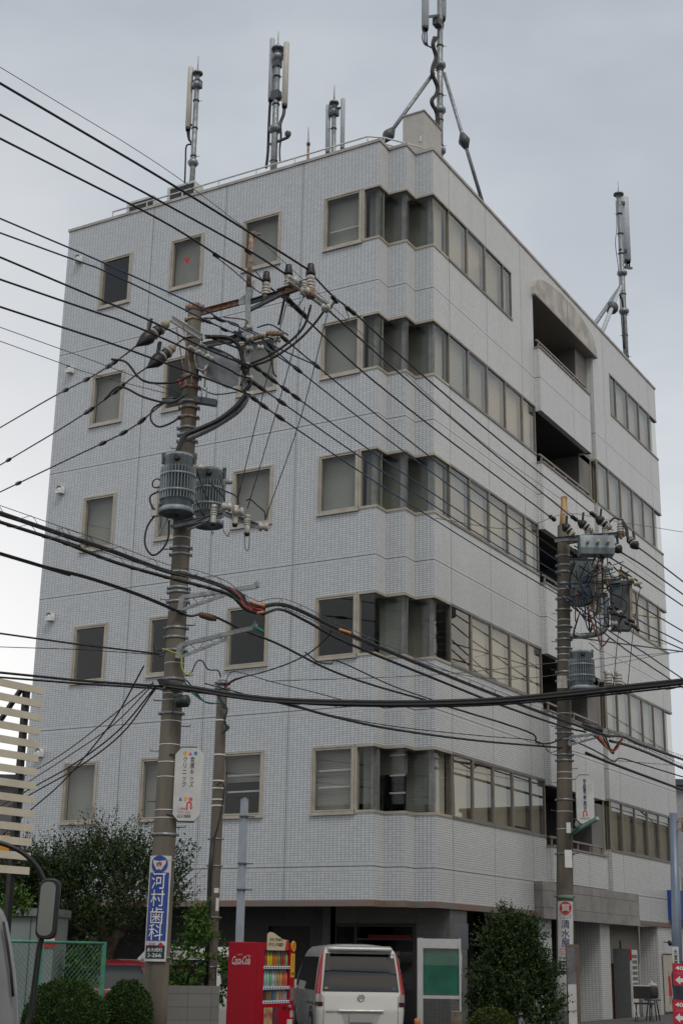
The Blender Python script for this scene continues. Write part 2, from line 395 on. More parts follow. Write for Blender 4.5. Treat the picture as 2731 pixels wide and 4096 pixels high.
bk = FR((-1.7, 0, 0), (0, 1, 0), (1, 0, 0)); wallgrid(mb, bk, OP0-.2, 11.6, 2.9, 20.13, [], t=.2)
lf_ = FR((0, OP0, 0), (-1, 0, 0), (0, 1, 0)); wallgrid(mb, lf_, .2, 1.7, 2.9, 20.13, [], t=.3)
mb.build('balcony_wall', M['tileShade'], bld)
# balconies: slab, parapet and rail
for k in range(5):
    top = WT[k]-1.73; bot = WT[k]-3.66 if k < 4 else 3.52
    mb = MB(); y1 = 11.63
    FP = FR((.18, 0, 0), (0, 1, 0), (1, 0, 0))
    wallgrid(mb, FP, OP0, y1, bot, top, [], t=.16, ends=(0, 0))
    FS = FR((0, OP0, 0), (1, 0, 0), (0, -1, 0)); wallgrid(mb, FS, 0.0, .18, bot, top, [], t=.01, ends=(0, 0))
    FS2 = FR((0, y1, 0), (-1, 0, 0), (0, 1, 0)); wallgrid(mb, FS2, -.18, .22, bot, top, [], t=.14, ends=(0, 0))
    bal = mb.build('balcony', M['tileB'], bld)
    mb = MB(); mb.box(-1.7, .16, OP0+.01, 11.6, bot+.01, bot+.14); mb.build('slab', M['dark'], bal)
    mb = MB(); mb.box(-.02, .21, OP0-.02, y1+.03, top, top+.05); mb.build('coping', M['railb'], bal)
    mb = MB(); mb.box(.05, .11, OP0, y1-.1, top+.24, top+.285)
    for i in range(5): mb.box(.06, .10, OP0+.12+i*.95, OP0+.165+i*.95, top+.05, top+.24)
    mb.box(-.02, .11, y1-.14, y1-.1, top+.24, top+.285)
    mb.build('railing', M['railb'], bal)
# arched panel over the top balcony
mb = MB(); A0, A1, zA = OP0-.06, 12.72, 20.13
R_ = ((A1-A0)/2)
poly = [(A0, zA)]+[(A0, zA+.2)]+[(A0+(A1-A0)*t/24, zA+.2+.72*math.sqrt(max(0, 1-(2*t/24-1)**2))**.9) for t in range(1, 24)]+[(A1, zA+.12), (A1, zA)]
mb.prism(poly, (.001, 0, 0), (0, 1, 0), (0, 0, 1), (1, 0, 0), .10)
ar = mb.build('arch_panel', M['archs'], bld)
mb = MB(); mb.box(-1.7, .12, A0, A1, zA-.06, zA-.002); mb.build('soffit_trim', M['railb'], ar)
mb = MB(); mb.box(.10, .104, 10.13, 10.15, zA, zA+.90); mb.build('joint', M['gasket'], ar)
# roof slab, coping, floor slabs, back walls
mb = MB()
zig = [(AL, 0), (-1.0, 0), (-1.0, .5), (-.5, .5), (-.5, 1.01), (0, 1.01), (0, BE), (AL, BE)]
def offs(d): return [(AL-d, -d), (-1.0+d, -d), (-1.0+d, .5-d), (-.5+d, .5-d), (-.5+d, 1.01-d), (d, 1.01-d), (d, BE+d), (AL-d, BE+d)]
o1 = offs(.03); i1 = offs(-.22)
for i in range(8):
    j = (i+1) % 8; a, b, c, d = o1[i], o1[j], i1[j], i1[i]
    for z0, z1 in ((ZR, ZR+.08),):
        mb.quad((*a, z0), (*b, z0), (*b, z1), (*a, z1)); mb.quad((*a, z1), (*b, z1), (*c, z1), (*d, z1)); mb.quad((*d, z0), (*d, z1), (*c, z1), (*c, z0)); mb.quad((*a, z0), (*d, z0), (*c, z0), (*b, z0))
mb.build('coping', M['coping'], bld)
i2 = offs(-.25)
def zigslab(mb, pts, z0, z1):
    mb.prism(pts, (0, 0, 0), (1, 0, 0), (0, 1, 0), (0, 0, 1), 0); mb.v[-16:] = [(p[0], p[1], z0) for p in pts]+[(p[0], p[1], z1) for p in pts]
mb = MB(); zigslab(mb, i2, ZR-.55, ZR-.4); mb.build('roof_slab', M['pave'], bld)
mb = MB()
for wt in WT: zigslab(mb, offs(-.24), wt-ZW-.62, wt-ZW-.02) if wt > 7 else None
for wt in WT: zigslab(mb, offs(-.24), wt+.02, wt+.2)
mb.build('floor_slab', M['room'], bld)
zigb = MB(); zigslab(zigb, offs(-.03), Z1, Z1+.06); zigb.build('soffit', M['stone'], bld)
mb = MB()      # rear and far walls, inner core
mb.box(AL, AL+.2, .21, BE, 0, ZR); mb.box(AL+.2, -.2, BE-.2, BE-.001, Z1, ZR)
mb.build('wall', M['tileA'], bld)
mb = MB(); mb.box(AL+1.5, -3.2, 3.2, BE-1.5, 0, ZR-.6); mb.build('core', M['dark'], bld)
# ---- windows of the parking facade
def window(fr, s0, s1, z0, z1, blind, part=None, sash=True, fd=.035, bmat='blindA', lab=None):
    mb = MB(); fw = .042
    for a, b, c, d in ((s0, s1, z1-fw, z1), (s0, s1, z0, z0+fw), (s0, s0+fw, z0+fw, z1-fw), (s1-fw, s1, z0+fw, z1-fw)): fbox(mb, fr, a, b, c, d, -.14, fd)
    fbox(mb, fr, s0-.02, s1+.02, z0-.035, z0, -.05, fd+.02)
    if sash:
        g0 = fw+.008; sw = .036
        for a, b, c, d in ((s0+g0, s1-g0, z1-g0-sw, z1-g0), (s0+g0, s1-g0, z0+g0, z0+g0+sw), (s0+g0, s0+g0+sw, z0+g0+sw, z1-g0-sw), (s1-g0-sw, s1-g0, z0+g0+sw, z1-g0-sw)):
            fbox(mb, fr, a, b, c, d, -.08, fd-.014)
    o = mb.build('window', M['frame'], bld)
    if lab: o['label'] = lab
    mb = MB(); fbox(mb, fr, s0+fw, s1-fw, z0+fw, z1-fw, -.03, -.018); mb.build('pane', M['glass'], o)
    if blind:
        h = blind*(z1-z0); mb = MB(); fbox(mb, fr, s0+.02, s1-.02, z1-h, z1-.02, -.235, -.22); mb.build('blind', M[bmat], o)
    return o
spec = {0: [0, 1, 1, .98], 1: [1, 0, 1, 1], 2: [1, 1, 1, 1], 3: [0, 0, 0, 0], 4: [1, .97, .45, 1]}
for k, wt in enumerate(WT):
    for i, (a, b) in enumerate(cols):
        bm = 'blindA' if not (k == 0 and i == 3) else 'blindA'
        o = window(FA, a, b, wt-ZW, wt, spec[k][i], bmat=bm)
        if k in (0, 1) and i == 1:                       # red rescue-entry triangle on the pane
            mb = MB(); cx_, cz = (a+b)/2+.0, wt-.72
            mb.prism([(cx_-.11, cz+.09), (cx_, cz-.1), (cx_+.11, cz+.09)], (0, 0, 0), (1, 0, 0), (0, 0, 1), (0, -1, 0), .002)
            for i_, p_ in enumerate(mb.v): mb.v[i_] = (p_[0], p_[1]+.014, p_[2])
            mb.build('rescue_triangle', M['redi'], o)
        if k in (0, 4) and i in (3, 2) and not (k == 0 and i == 2):  # paper strips / shelf edges seen through the glass
            mb = MB()
            for q_ in ((.62,) if k == 0 else (.35, .6)):
                fbox(mb, FA, a+.1, b-.1, wt-q_*ZW-.02, wt-q_*ZW+.02, -.16, -.14)
            mb.build('shelf_edge', M['white'], o)
        if k == 0 and i == 0:
            mb = MB(); mb.box(a+.1, b-.1, 1.4, 1.5, wt+.0, wt+.02); mb.box(a+.1, b-.1, 1.9, 2.0, wt+.0, wt+.02)
            mb.build('ceiling_lamp', mat('lit_tube', (1, 1, .95), emit=((1, 1, .9), 2.2)), o)
# ---- corner glass bands
for k, wt in enumerate(WT):
    z0, z1 = wt-ZW, wt; off = .05
    path = [(-1.46, 0), (-1.0, 0), (-1.0, .5), (-.5, .5), (-.5, 1.01), (0, 1.01), (0, 1.86)]
    def opath(d):   # outward offset of the stepped line
        return [(-1.46, -d), (-1.0+d, -d), (-1.0+d, .5-d), (-.5+d, .5-d), (-.5+d, 1.01-d), (d, 1.01-d), (d, 1.86)]
    mb = MB()
    for za, zb in ((z1-.06, z1), (z0, z0+.06)):
        a_, b_ = opath(.02), opath(-.1)
        for i in range(6):
            p, q, r, s_ = a_[i], a_[i+1], b_[i+1], b_[i]
            mb.quad((*p, za), (*q, za), (*q, zb), (*p, zb)); mb.quad((*s_, za), (*s_, zb), (*r, zb), (*r, za))
            mb.quad((*p, zb), (*q, zb), (*r, zb), (*s_, zb)); mb.quad((*p, za), (*s_, za), (*r, za), (*q, za))
    mb.box(-1.475, -1.42, -.02, .1, z0+.06, z1-.06)
    cw = mb.build('corner_window', M['frame'], bld)
    for i in range(6):
        mb = MB(); a_, b_ = opath(-.03), opath(-.038)
        p, q, r, s_ = a_[i], a_[i+1], b_[i+1], b_[i]
        mb.prism([p, q, r, s_] if True else 0, (0, 0, 0), (1, 0, 0), (0, 1, 0), (0, 0, 1), 0)
        mb.v = [(x[0], x[1], z0+.06) for x in (p, q, r, s_)]+[(x[0], x[1], z1-.06) for x in (p, q, r, s_)]
        mb.build('pane', M['glass'], cw)
    # drawn blinds behind each face, and the curtain stacks between them
    mb = MB(); a_ = opath(-.33)
    hb = [(1, 1, 1), (1, .96, 1), (1, 1, .97), (.0, 1, 1), (1, .40, 1)][k]
    for (x0, x1, y0_), h_ in zip(((-1.42, -1.02, .29), (-1.35, -.62, .86), (-.9, -.16, 1.36)), hb):
        if not h_: continue
        mb = MB(); mb.box(x0, x1, y0_, y0_+.015, z1-h_*ZW+.01, z1-.01); mb.build('blind', M['blindD'], cw)
    if k != 3: mb = MB(); mb.box(-.2, -.185, 1.38, 1.87, z0+.01, z1-.01); mb.build('blind', M['blindL'], cw)
    if k == 4:
        for q_ in (.12, .42, .68): mb = MB(); mb.box(-.98, -.60, .70, .74, z1-q_*ZW-.02, z1-q_*ZW+.015); mb.build('shelf', M['white'], cw)
    mb = MB()
    for cx_, cy_ in (((-1.13, .18), (-.64, .66), (-.17, 1.18)), ((-1.13, .18), (-.62, .66), (-.15, 1.18)), ((-1.15, .18), (-.64, .68), (-.17, 1.2)), ((-.60, .66), (-.14, 1.18)), ((-1.10, .2), (-.15, 1.16)))[k]:
        rows = []
        for zq in (z0+.01, z1-.02):
            rows.append([V((cx_+(t/14-.5)*(.16+.02*((k*7) % 3)), cy_+.03*sin(t*2.1)+.02*(zq-z0), zq)) for t in range(15)])
        mb.grid(rows, smooth=True)
        rows2 = [[p+V((0, .012, 0)) for p in r] for r in rows]; mb.grid(rows2, smooth=True)
    mb.build('curtain', M['curtain'], cw)
# ---- ribbon windows of the street facade
def ribbon(s0, s1, z0, z1, mull, dbl, blinds, bm='blindL', open_ends=(False, False)):
    mb = MB()
    fbox(mb, FB, s0, s1, z1-.06, z1, -.12, .012); fbox(mb, FB, s0, s1, z0, z0+.06, -.12, .025)
    for i, m_ in enumerate(mull):
        wd = .075 if dbl[i] else .038
        fbox(mb, FB, m_-wd/2, m_+wd/2, z0+.06, z1-.06, -.12, .01)
    o = mb.build('ribbon_window', M['frameB'], bld)
    for i in range(len(mull)-1):
        mb = MB(); fbox(mb, FB, mull[i]+.02, mull[i+1]-.02, z0+.05, z1-.05, -.03, -.022); mb.build('pane', M['glassB'], o)
        if dbl[i] and dbl[i+1] or (dbl[i] != dbl[i+1]):
            mb = MB(); a, b = mull[i]+.035, mull[i+1]-.035
            for x in ((a, b, z1-.095, z1-.06), (a, b, z0+.06, z0+.095), (a, a+.03, z0+.095, z1-.095), (b-.03, b, z0+.095, z1-.095)): fbox(mb, FB, x[0], x[1], x[2], x[3], -.06, -.005)
            if i % 2 == 1 or dbl[i]*dbl[i+1]: mb.build('sash', M['frameB'], o)
        h = blinds[i % len(blinds)]
        if h:
            mb = MB(); fbox(mb, FB, mull[i]+.03, mull[i+1]-.03, z1-h*(z1-z0)+.03, z1-.02, -.16, -.15); mb.build('blind', M[bm], o)
    return o
for k, wt in enumerate(WT):
    z0, z1 = wt-ZW, wt
    if k == 0:
        ribbon(1.88, 5.99, z0, z1, [1.90, 3.03, 4.18, 5.39, 5.96], [0, 1, 1, 0, 0], [1])
        ribbon(14.13, 18.25, z0, z1, [14.15, 14.69, 15.92, 17.1, 18.23], [0, 0, 1, 1, 0], [1])
    else:
        ribbon(1.88, 7.53, z0, z1, [1.88, 3.03, 4.21, 5.40, 6.59, 7.50], [0, 1, 1, 1, 1, 0] if k > 2 else [0, 1, 1, 0, 1, 0], [1, 1, 1, .9, 1] if k != 3 else [0, 1, 1, 1, 1])
        ribbon(12.57, 18.25, z0, z1, [12.60, 13.6, 14.77, 15.98, 17.1, 18.23], [0, 1, 1, 1, 0, 0], [1])
    # glass at the far corner, wrapping round
    mb = MB(); fbox(mb, FB, 18.25, BE, z1-.06, z1, -.12, .012); fbox(mb, FB, 18.25, BE, z0, z0+.06, -.12, .025); fbox(mb, FB, 18.235, 18.265, z0+.06, z1-.06, -.12, .012)
    o = mb.build('window', M['frameB'], bld); mb = MB(); fbox(mb, FB, 18.27, BE-.01, z0+.05, z1-.05, -.05, -.042); mb.build('pane', M['glassB'], o)
    mb = MB(); fbox(mb, FB, 18.3, BE-.03, z0+.05, z1-.05, -.2, -.18); mb.build('curtain', M['blindL'], o)
    if k:   # side light facing the balcony
        mb = MB(); fbox(mb, REV, 0.0, .23, z1-.06, z1, -.05, .0); fbox(mb, REV, 0, .23, z0, z0+.06, -.05, 0); fbox(mb, REV, .19, .23, z0+.06, z1-.06, -.05, 0); fbox(mb, REV, .0, .03, z0+.06, z1-.06, -.05, 0)
        o = mb.build('window', M['frame'], bld); mb = MB(); fbox(mb, REV, .03, .19, z0+.05, z1-.05, -.03, -.022); mb.build('pane', M['glassB'], o)
# ---- rusty drip fascia, canopy
mb = MB(); fo, fi = offs(.035), offs(-.16)
for i in (0, 1, 2, 3, 4, 5):
    a, b, c, d = fo[i], fo[i+1], fi[i+1], fi[i]
    z0, z1 = Z1-.13, Z1-.001
    mb.quad((*a, z0), (*b, z0), (*b, z1), (*a, z1)); mb.quad((*a, z1), (*b, z1), (*c, z1), (*d, z1)); mb.quad((*d, z0), (*d, z1), (*c, z1), (*c, z0)); mb.quad((*a, z0), (*d, z0), (*c, z0), (*b, z0))
mb.build('drip_fascia', M['fascia'], bld)
mb = MB()
ys = [6.65, 7.3, 8.9, 10.2, 11.5, 12.9, 14.12]
for i in range(6):
    for z0, z1 in ((2.60, 2.86), (2.868, 3.28), (3.288, 3.50)):
        mb.box(.002, .22 if z0 > 2.8 else .235, ys[i]+(.006 if i else 0), ys[i+1], z0, z1)
mb.build('canopy', M['stone2'], bld)
# ---- ground floor
mb = MB()
def pillar(x0, x1, y0, y1):
    for fr, a, b in ((FR((x1, 0, 0), (0, 1, 0), (1, 0, 0)), y0, y1), (FR((0, y0, 0), (1, 0, 0), (0, -1, 0)), x0, x1), (FR((0, y1, 0), (-1, 0, 0), (0, 1, 0)), -x1, -x0), (FR((x0, 0, 0), (0, -1, 0), (-1, 0, 0)), -y1, -y0)):
        wallgrid(mb, fr, a, b, 0, Z1-.13, [], t=.02, ends=(0, 0))
for x0, x1, y0, y1 in ((-.85, -.02, 1.78, 2.66), (-.8, -.02, 6.93, 7.77), (-.75, -.02, 11.37, 12.15), (-.6, -.02, 16.52, 19.1)):
    mb = MB(); pillar(x0, x1, y0, y1); mb.build('pillar', M['tileShade'] if x0 < -.84 else M['tileB'], bld)  # corner pillar takes the tile with shade in its colour
mb = MB(); wallgrid(mb, FR((0, 3.1, 0), (1, 0, 0), (0, -1, 0)), AL+.2, -3.1, 0, Z1, [(-8.9, -7.9, 0.3, 2.0), (-5.6, -4.4, 0, 2.3)], t=.2)
wallgrid(mb, FR((0, 1.9, 0), (1, 0, 0), (0, -1, 0)), -3.1, -.85, 2.35, Z1, [], t=.2)
wallgrid(mb, FR((-3.2, 0, 0), (0, 1, 0), (1, 0, 0)), 2.0, BE-.3, 0, Z1, [], t=.2)
wallgrid(mb, FR((-3.1, 0, 0), (0, 1, 0), (-1, 0, 0)), 1.9, 3.1, 0, Z1, [], t=.1)
mb.build('ground_floor_wall', M['tileShade'], bld)
mb = MB(); mb.box(-8.9, -7.9, 3.13, 3.17, .3, 2.0); mb.build('service_hatch', mat('hatch_grey', (.13, .135, .14), .5, .2, .1), bld)
mb = MB(); mb.box(-5.6, -4.4, 3.18, 3.23, 0, 2.3)
sh = mb.build('shutter', mat('dark_shutter', (.05, .045, .04), .5, .3, .2), bld)
# shopfront with posters
mb = MB()
for a, b in ((-3.1, -2.98), (-2.5, -2.44), (-1.0, -.86)): mb.box(a, b, 1.90, 2.02, 0, 2.35)
mb.box(-2.98, -1.0, 1.91, 2.01, 2.27, 2.345); mb.box(-2.98, -1.0, 1.91, 2.01, 0, .12); mb.box(-2.44, -1.0, 1.91, 2.01, 1.98, 2.02)
sf = mb.build('shopfront', mat('dark_bronze', (.06, .055, .05), .4, .5), bld)
for a, b in ((-2.98, -2.5), (-2.44, -1.0)):
    mb = MB(); mb.box(a, b, 1.955, 1.963, .12, 2.27); mb.build('pane', M['glass'], sf)
mb = MB()
for x, z, w_, h_ in ((-2.86, 1.62, .14, .3), (-2.9, 1.35, .1, .16), (-1.45, 1.7, .2, .07), (-1.45, 1.52, .2, .14), (-1.42, 1.25, .18, .2), (-1.42, .95, .18, .22), (-1.9, 1.0, .3, .4), (-2.3, 1.86, .2, .03)):
    mb.box(x-w_/2, x+w_/2, 1.94, 1.944, z-h_/2, z+h_/2)
mb.build('poster', mat('poster_paper', (.26, .27, .27), .7, col2=(.10, .14, .16), vs=9.), sf)
mb = MB(); mb.box(-2.3, -1.2, 2.2, 2.25, 2.0, 2.1); mb.build('poster', M['redi'], sf)
# street side: shutter, slatted panel, dark sheets standing in for the shaded bays
mb = MB(); 
for i in range(26): mb.box(-.66, -.62-(i % 2)*.012, 12.15, 16.52, 1.55+i*.045, 1.55+(i+1)*.045)
mb.build('shutter', mat('beige_shutter', (.34, .31, .27), .5, .1), bld)
mb = MB()
for i in range(30): mb.box(-.72, -.69, 14.3+i*.075, 14.345+i*.075, 0, 1.56)
mb.box(-.76, -.721, 12.15, 16.52, 0, Z1-.01)
mb.build('slatted_door', mat('red_brown_wood', (.14, .04, .02), .7, var=.4, vs=10.), bld)
mb = MB(); mb.box(-1.4, -1.3, 7.77, 11.37, 0, Z1); mb.box(-1.9, -1.8, 2.66, 6.93, 0, Z1); mb.build('bay_shade_sheet', M['dark'], bld)
# roof railing
mb = MB(); zr = ZR+.08
path = [(-9.85, .35), (-1.55, .35), (-1.2, .6), (-.9, 1.0), (-.55, 1.5), (-.35, 2.2)]
pts = [V((x, y, 0)) for x, y in path]
for h in (.42, .24): mb.tube([p+V((0, 0, zr+h)) for p in pts], .022, 6)
L_ = 0
for a, b in zip(pts[:-1], pts[1:]):
    n = max(1, int((b-a).length/.24))
    for i in range(n+1):
        p = a+(b-a)*i/n
        mb.box(p.x-.012, p.x+.012, p.y-.012, p.y+.012, zr-.35, zr+.42 if i % 5 == 0 else zr+.24)
mb.build('roof_railing', M['rail'], bld)
# dome vents beside the left edge
for z in (20.33, 16.94, 13.44, 9.94, 6.41):
    mb = MB(); mb.lathe((-10.61, -.01, z), [(.085, -.02), (.09, 0), (.085, .05)], 14, (0, -1, 0))
    rows = []
    for i in range(7):
        a = pi*i/12; rows.append([V((-10.61+.1*cos(t)*cos(a*.999), -.05-.12*sin(a), z+.1*sin(t)*cos(a*.999))) for t in [2*pi*j/14 for j in range(14)]])
    mb.grid(rows, True, True, True)
    rows = [[V((-10.61+.1*cos(t), -.02, z+.02+.1*sin(t))) for t in [pi*j/10 for j in range(11)]], [V((-10.61+.1*cos(t), -.16, z+.02+.1*sin(t))) for t in [pi*j/10 for j in range(11)]]]
    mb.grid(rows); mb.box(-10.71, -10.51, -.16, -.02, z-.09, z+.02)
    mb.build('vent_hood', M['white'], bld)
# blue box sign on the far end of the street wall
b0 = onB(1531, 2045, .0); b1 = onB(1531, 2115, .0)
mb = MB(); mb.box(.003, .32, b0.y, b0.y+3.2, b1.z+.02, b0.z)
sg = mb.build('shop_sign', M['bluep']); tag(sg, 'blue box sign projecting from the far end of the street wall', 'sign')
# ================================================================ rooftop equipment
def clamp(mb, c, r, h=.05): mb.lathe(c, [(r, -h/2), (r, h/2)], 12)
def flange(mb, c, r): mb.lathe(c, [(r*.5, -.13), (r*.9, -.03), (r*.9, .03), (r*.5, .13)], 8)
def radome(parent, p0, p1, r, m, ncab=4):
    mb = MB(); d = (p1-p0); ax = d.normalized(); Lg = d.length
    mb.lathe(p0, [(r*.7, 0), (r, .02), (r, Lg-.05), (r*.85, Lg-.01), (r*.5, Lg)], 14, ax)
    a = mb.build('antenna_panel', m, parent)
    mb = MB(); mb.lathe(p0, [(r*.85, -.09), (r*.95, .0)], 12, ax)
    mb.build('cap', M['black'], a); return a
def mast(name, label, base, top, r, fl=(), parts=(), group=None, rod=.6):
    t = thing(name, label, 'antenna mast', base, group)
    mb = MB(); mb.tube([base, top], [r, r*.85], 14)
    mb.build('pole', M['steel'], t)
    for f in fl: mb = MB(); flange(mb, base+(top-base)*f, r*2.1); mb.build('flange', M['steel'], t)
    mb = MB(); mb.lathe(top, [(r*1.9, -.02), (r*1.9, .03), (.03, .06), (.018, rod*.5), (.008, rod)], 10); mb.build('lightning_rod', M['steel'], t)
    H = (top-base).z; n = int(H/.8)
    for i in range(2, n):
        p = base+(top-base)*(i/n); sgn = 1 if i % 2 else -1
        mb = MB(); clamp(mb, p, r*1.12, .04); mb.bar(p, p+V((.869, .495, 0))*sgn*(r+.09), .012, .012)
        mb.build('step_bolt', M['steelD'], t)
    return t
RH = V((.8690, .4948, 0)); NF = V((.4948, -.8690, 0))        # horizontal right of the view, and towards it
def cable(parent, pts, r, m=None, name='cable', n=6):
    mb = MB(); mb.tube(catmull(pts), r, n); return mb.build(name, m or M['blackc'], parent)
# mast 1 (left), mast 2, mast 3 behind, mast 4 on the corner, mast 5 at the far end
def AP(u, v, y): return onA(u, v, y)
y = 1.5
b = AP(441, 430, y); b.z = ZR-.4; tp = AP(453.5, 168, y)
m1 = mast('antenna_mast', 'leftmost roof mast, grey steel tube with one cream cylinder antenna on its left', b, tp, .085, (.12, .46, .93), group='antenna masts on the roof')
a = radome(m1, AP(432, 293, y), AP(438.5, 153, y), .085, M['creamp'])
for q_ in ((433, 285, 447, 287), (438, 187, 453, 190)): mb = MB(); mb.bar(AP(q_[0], q_[1], y), AP(q_[2], q_[3], y), .06, .05); mb.build('bracket', M['steelD'], m1)
mb = MB(); mb.box(tp.x-.13, tp.x+.13, y-.1, y+.1, tp.z-.5, tp.z-.25); mb.build('bracket', M['steelD'], m1)
for k, du in enumerate((-3, 0, 3)): cable(m1, [AP(432+du, 297, y), AP(434+du*.6, 318, y), AP(441+du*.3, 335, y), AP(440+du*.3, 380, y), AP(436+du*.5, 428, y)], .018)
cable(m1, [AP(441, 330, y), AP(428, 335, y), AP(426, 370, y), AP(424, 425, y)], .025)
b = AP(628, 385, y); b.z = ZR-.4; tp = AP(638, 112, y)
m2 = mast('antenna_mast', 'tall roof mast left of centre with a grey and a cream cylinder antenna either side', b, tp, .10, (.07, .52, .95), group='antenna masts on the roof')
radome(m2, AP(621, 226, y), AP(625.5, 87, y), .075, M['greyp']); radome(m2, AP(653.5, 240, y), AP(658, 96, y), .085, M['creamp'])
mb = MB()
for (u0, u1, vv) in ((622, 636, 222), (634, 655, 222), (624, 638, 118), (637, 657, 122)): mb = MB(); mb.bar(AP(u0, vv, y), AP(u1, vv, y), .07, .06); mb.build('bracket', M['steelD'], m2)
mb = MB(); mb.box(tp.x-.10, tp.x+.10, y-.1, y+.1, tp.z-.6, tp.z-.25); mb.build('bracket', M['steelD'], m2); mb = MB(); p = AP(634, 222, y); mb.box(p.x-.12, p.x+.12, y-.1, y+.1, p.z-.1, p.z+.18); mb.build('bracket', M['steelD'], m2)
cable(m2, [AP(621, 228, y), AP(619, 255, y), AP(617, 300, y), AP(615, 350, y), AP(611, 385, y)], .04)
for du in (-2, 2): cable(m2, [AP(653+du, 243, y), AP(651+du, 262, y), AP(643+du, 285, y), AP(645+du*.4, 310, y), AP(642, 345, y), AP(643, 372, y)], .022)
mb = MB(); mb.bar(AP(620, 331, y), AP(660, 315, y), .07, .05); mb.lathe(AP(661, 309, y), [(.035, -.1), (.09, 0), (.09, .07), (.02, .16)], 12); mb.build('side_arm', M['steelD'], m2)
mb = MB(); mb.lathe(AP(661.5, 306, y), [(.07, 0), (.07, .07), (.015, .15)], 12); mb.build('satellite_cone', M['white'], m2)
y = 3.0
b = AP(766, 420, y); b.z = ZR-.4; tp = AP(767, 236, y)
m3_ = mast('antenna_mast', 'shortest roof mast, set back near the centre with two thin grey antennas', b, tp, .075, (.93,), group='antenna masts on the roof')
radome(m3_, AP(752.5, 350, y), AP(753.5, 240, y), .07, M['greyp']); radome(m3_, AP(786, 340, y), AP(787.5, 225, y), .065, M['greyp'])
for q_ in ((754, 260, 768, 257), (767, 250, 786, 246)): mb = MB(); mb.bar(AP(q_[0], q_[1], y), AP(q_[2], q_[3], y), .06, .05); mb.build('bracket', M['steelD'], m3_)
mb = MB(); mb.box(tp.x-.12, tp.x+.12, y-.1, y+.1, tp.z-.42, tp.z-.15); mb.build('bracket', M['steelD'], m3_)
r0_ = AP(706.5, 380, 1.5); r0_.z = ZR-.4; t = thing('lightning_rod', 'thin lone rod on the roof between two masts', 'lightning rod', r0_)
mb = MB(); r1_ = AP(708, 330, 1.5); r2_ = AP(708, 290, 1.5); mb.tube([r0_, r1_, r1_+V((0, 0, .01)), r2_], [.035, .035, .022, .008], 8); mb.build('rod', M['rust'], t)
mb = MB(); mb.lathe(r1_, [(.05, -.04), (.05, .04)], 10); mb.build('collar', M['steelD'], t)
x = -1.2
b = onB(1009, 350, x); b.z = ZR-.4; tp = onB(1010, -60, x)
m4 = mast('antenna_mast', 'tallest roof mast at the corner, braced by two struts and wound with black cables', b, tp, .095, (.28, .44, .62), group='antenna masts on the roof')
radome(m4, onB(976, 62, x), onB(977, -90, x), .105, M['greyp']); radome(m4, onB(1015, 40, x), onB(1017, -90, x), .115, M['greyp'])
mb = MB(); mb.bar(onB(980, 38, x), onB(1008, 34, x), .07, .07); mb.bar(onB(1005, 50, x), onB(1016, 34, x), .07, .07); q = onB(1004, 50, x); mb.box(q.x-.1, q.x+.1, q.y-.12, q.y+.12, q.z-.12, q.z+.12); mb.build('bracket', M['steelD'], m4)
for k in range(4):
    d = k*2.4-3.6
    cable(m4, [onB(976+d, 66, x), onB(975+d*1.6, 86, x), onB(979+d*.8, 102, x), onB(992, 106+k, x), onB(998, 100, x)], .016)
    cable(m4, [onB(1014+d, 44, x), onB(1014+d, 62, x), onB(1006+d*.5, 82, x), onB(999, 96, x)], .016)
for k in range(3):
    dd = (k-1)*2.2
    cable(m4, [onB(998+dd, 84, x), onB(994+dd, 102, x), onB(1001+dd, 130, x), onB(994+dd, 152, x), onB(993+dd, 170, x), onB(1004+dd, 198, x), onB(1002+dd, 215, x), onB(992+dd, 228, x), onB(993+dd, 240, x), onB(1003+dd, 260, x), onB(1004+dd*.8, 300, x), onB(1004+dd*.8, 352, x)], .035)
for (u0, v0, u1, v1, um, vm, x1, du) in ((996, 166, 880, 326, 892, 302, -2.4, 0), (1019, 166, 1104, 452, 1066, 331, -.5, 0)):
    mb = MB(); p, q = onB(u0, v0, x), onB(u1, v1, x1)
    mb.tube([p, q+(q-p)*.15], .055, 10); strut = mb.build('strut', M['steel'], m4)
    mb = MB(); c = p+(q-p)*((um-u0)/(u1-u0)); ax = (q-p).normalized(); mb.lathe(c, [(.07, -.24), (.17, -.03), (.17, .03), (.07, .24)], 8, ax); mb.build('joint_plate', M['steelD'], strut)
x = -1.5
b = onB(1437, 822, x); b.z = ZR-.4; tp = onB(1420, 446, x)
m5 = mast('antenna_mast', 'roof mast at the far right end with one grey antenna and two struts', b, tp, .11, (.16, .47, .64), group='antenna masts on the roof')
radome(m5, onB(1440, 598, x), onB(1434, 452, x), .15, M['greyp'])
mb = MB(); mb.bar(onB(1420, 464, x), onB(1433, 466, x), .1, .12); mb.build('bracket', M['black'], m5); mb = MB(); mb.bar(onB(1424, 574, x), onB(1438, 576, x), .1, .12); mb.build('bracket', M['black'], m5); mb = MB()
for k in range(3): mb.tube([onB(1437+k*4, 600, x), onB(1437+k*4, 612, x)], .03); mb.build('connector', M['black'], m5); mb = MB()
mb.bar(onB(1433, 613, x), onB(1449, 616, x), .12, .08); mb.build('bracket', M['black'], m5)
cable(m5, [onB(1414, 460, x), onB(1416, 520, x), onB(1413, 560, x), onB(1420, 620, x), onB(1424, 700, x), onB(1431, 800, x)], .014)
cable(m5, [onB(1427, 655, x), onB(1420, 668, x), onB(1428, 690, x), onB(1431, 720, x), onB(1433, 800, x)], .04)
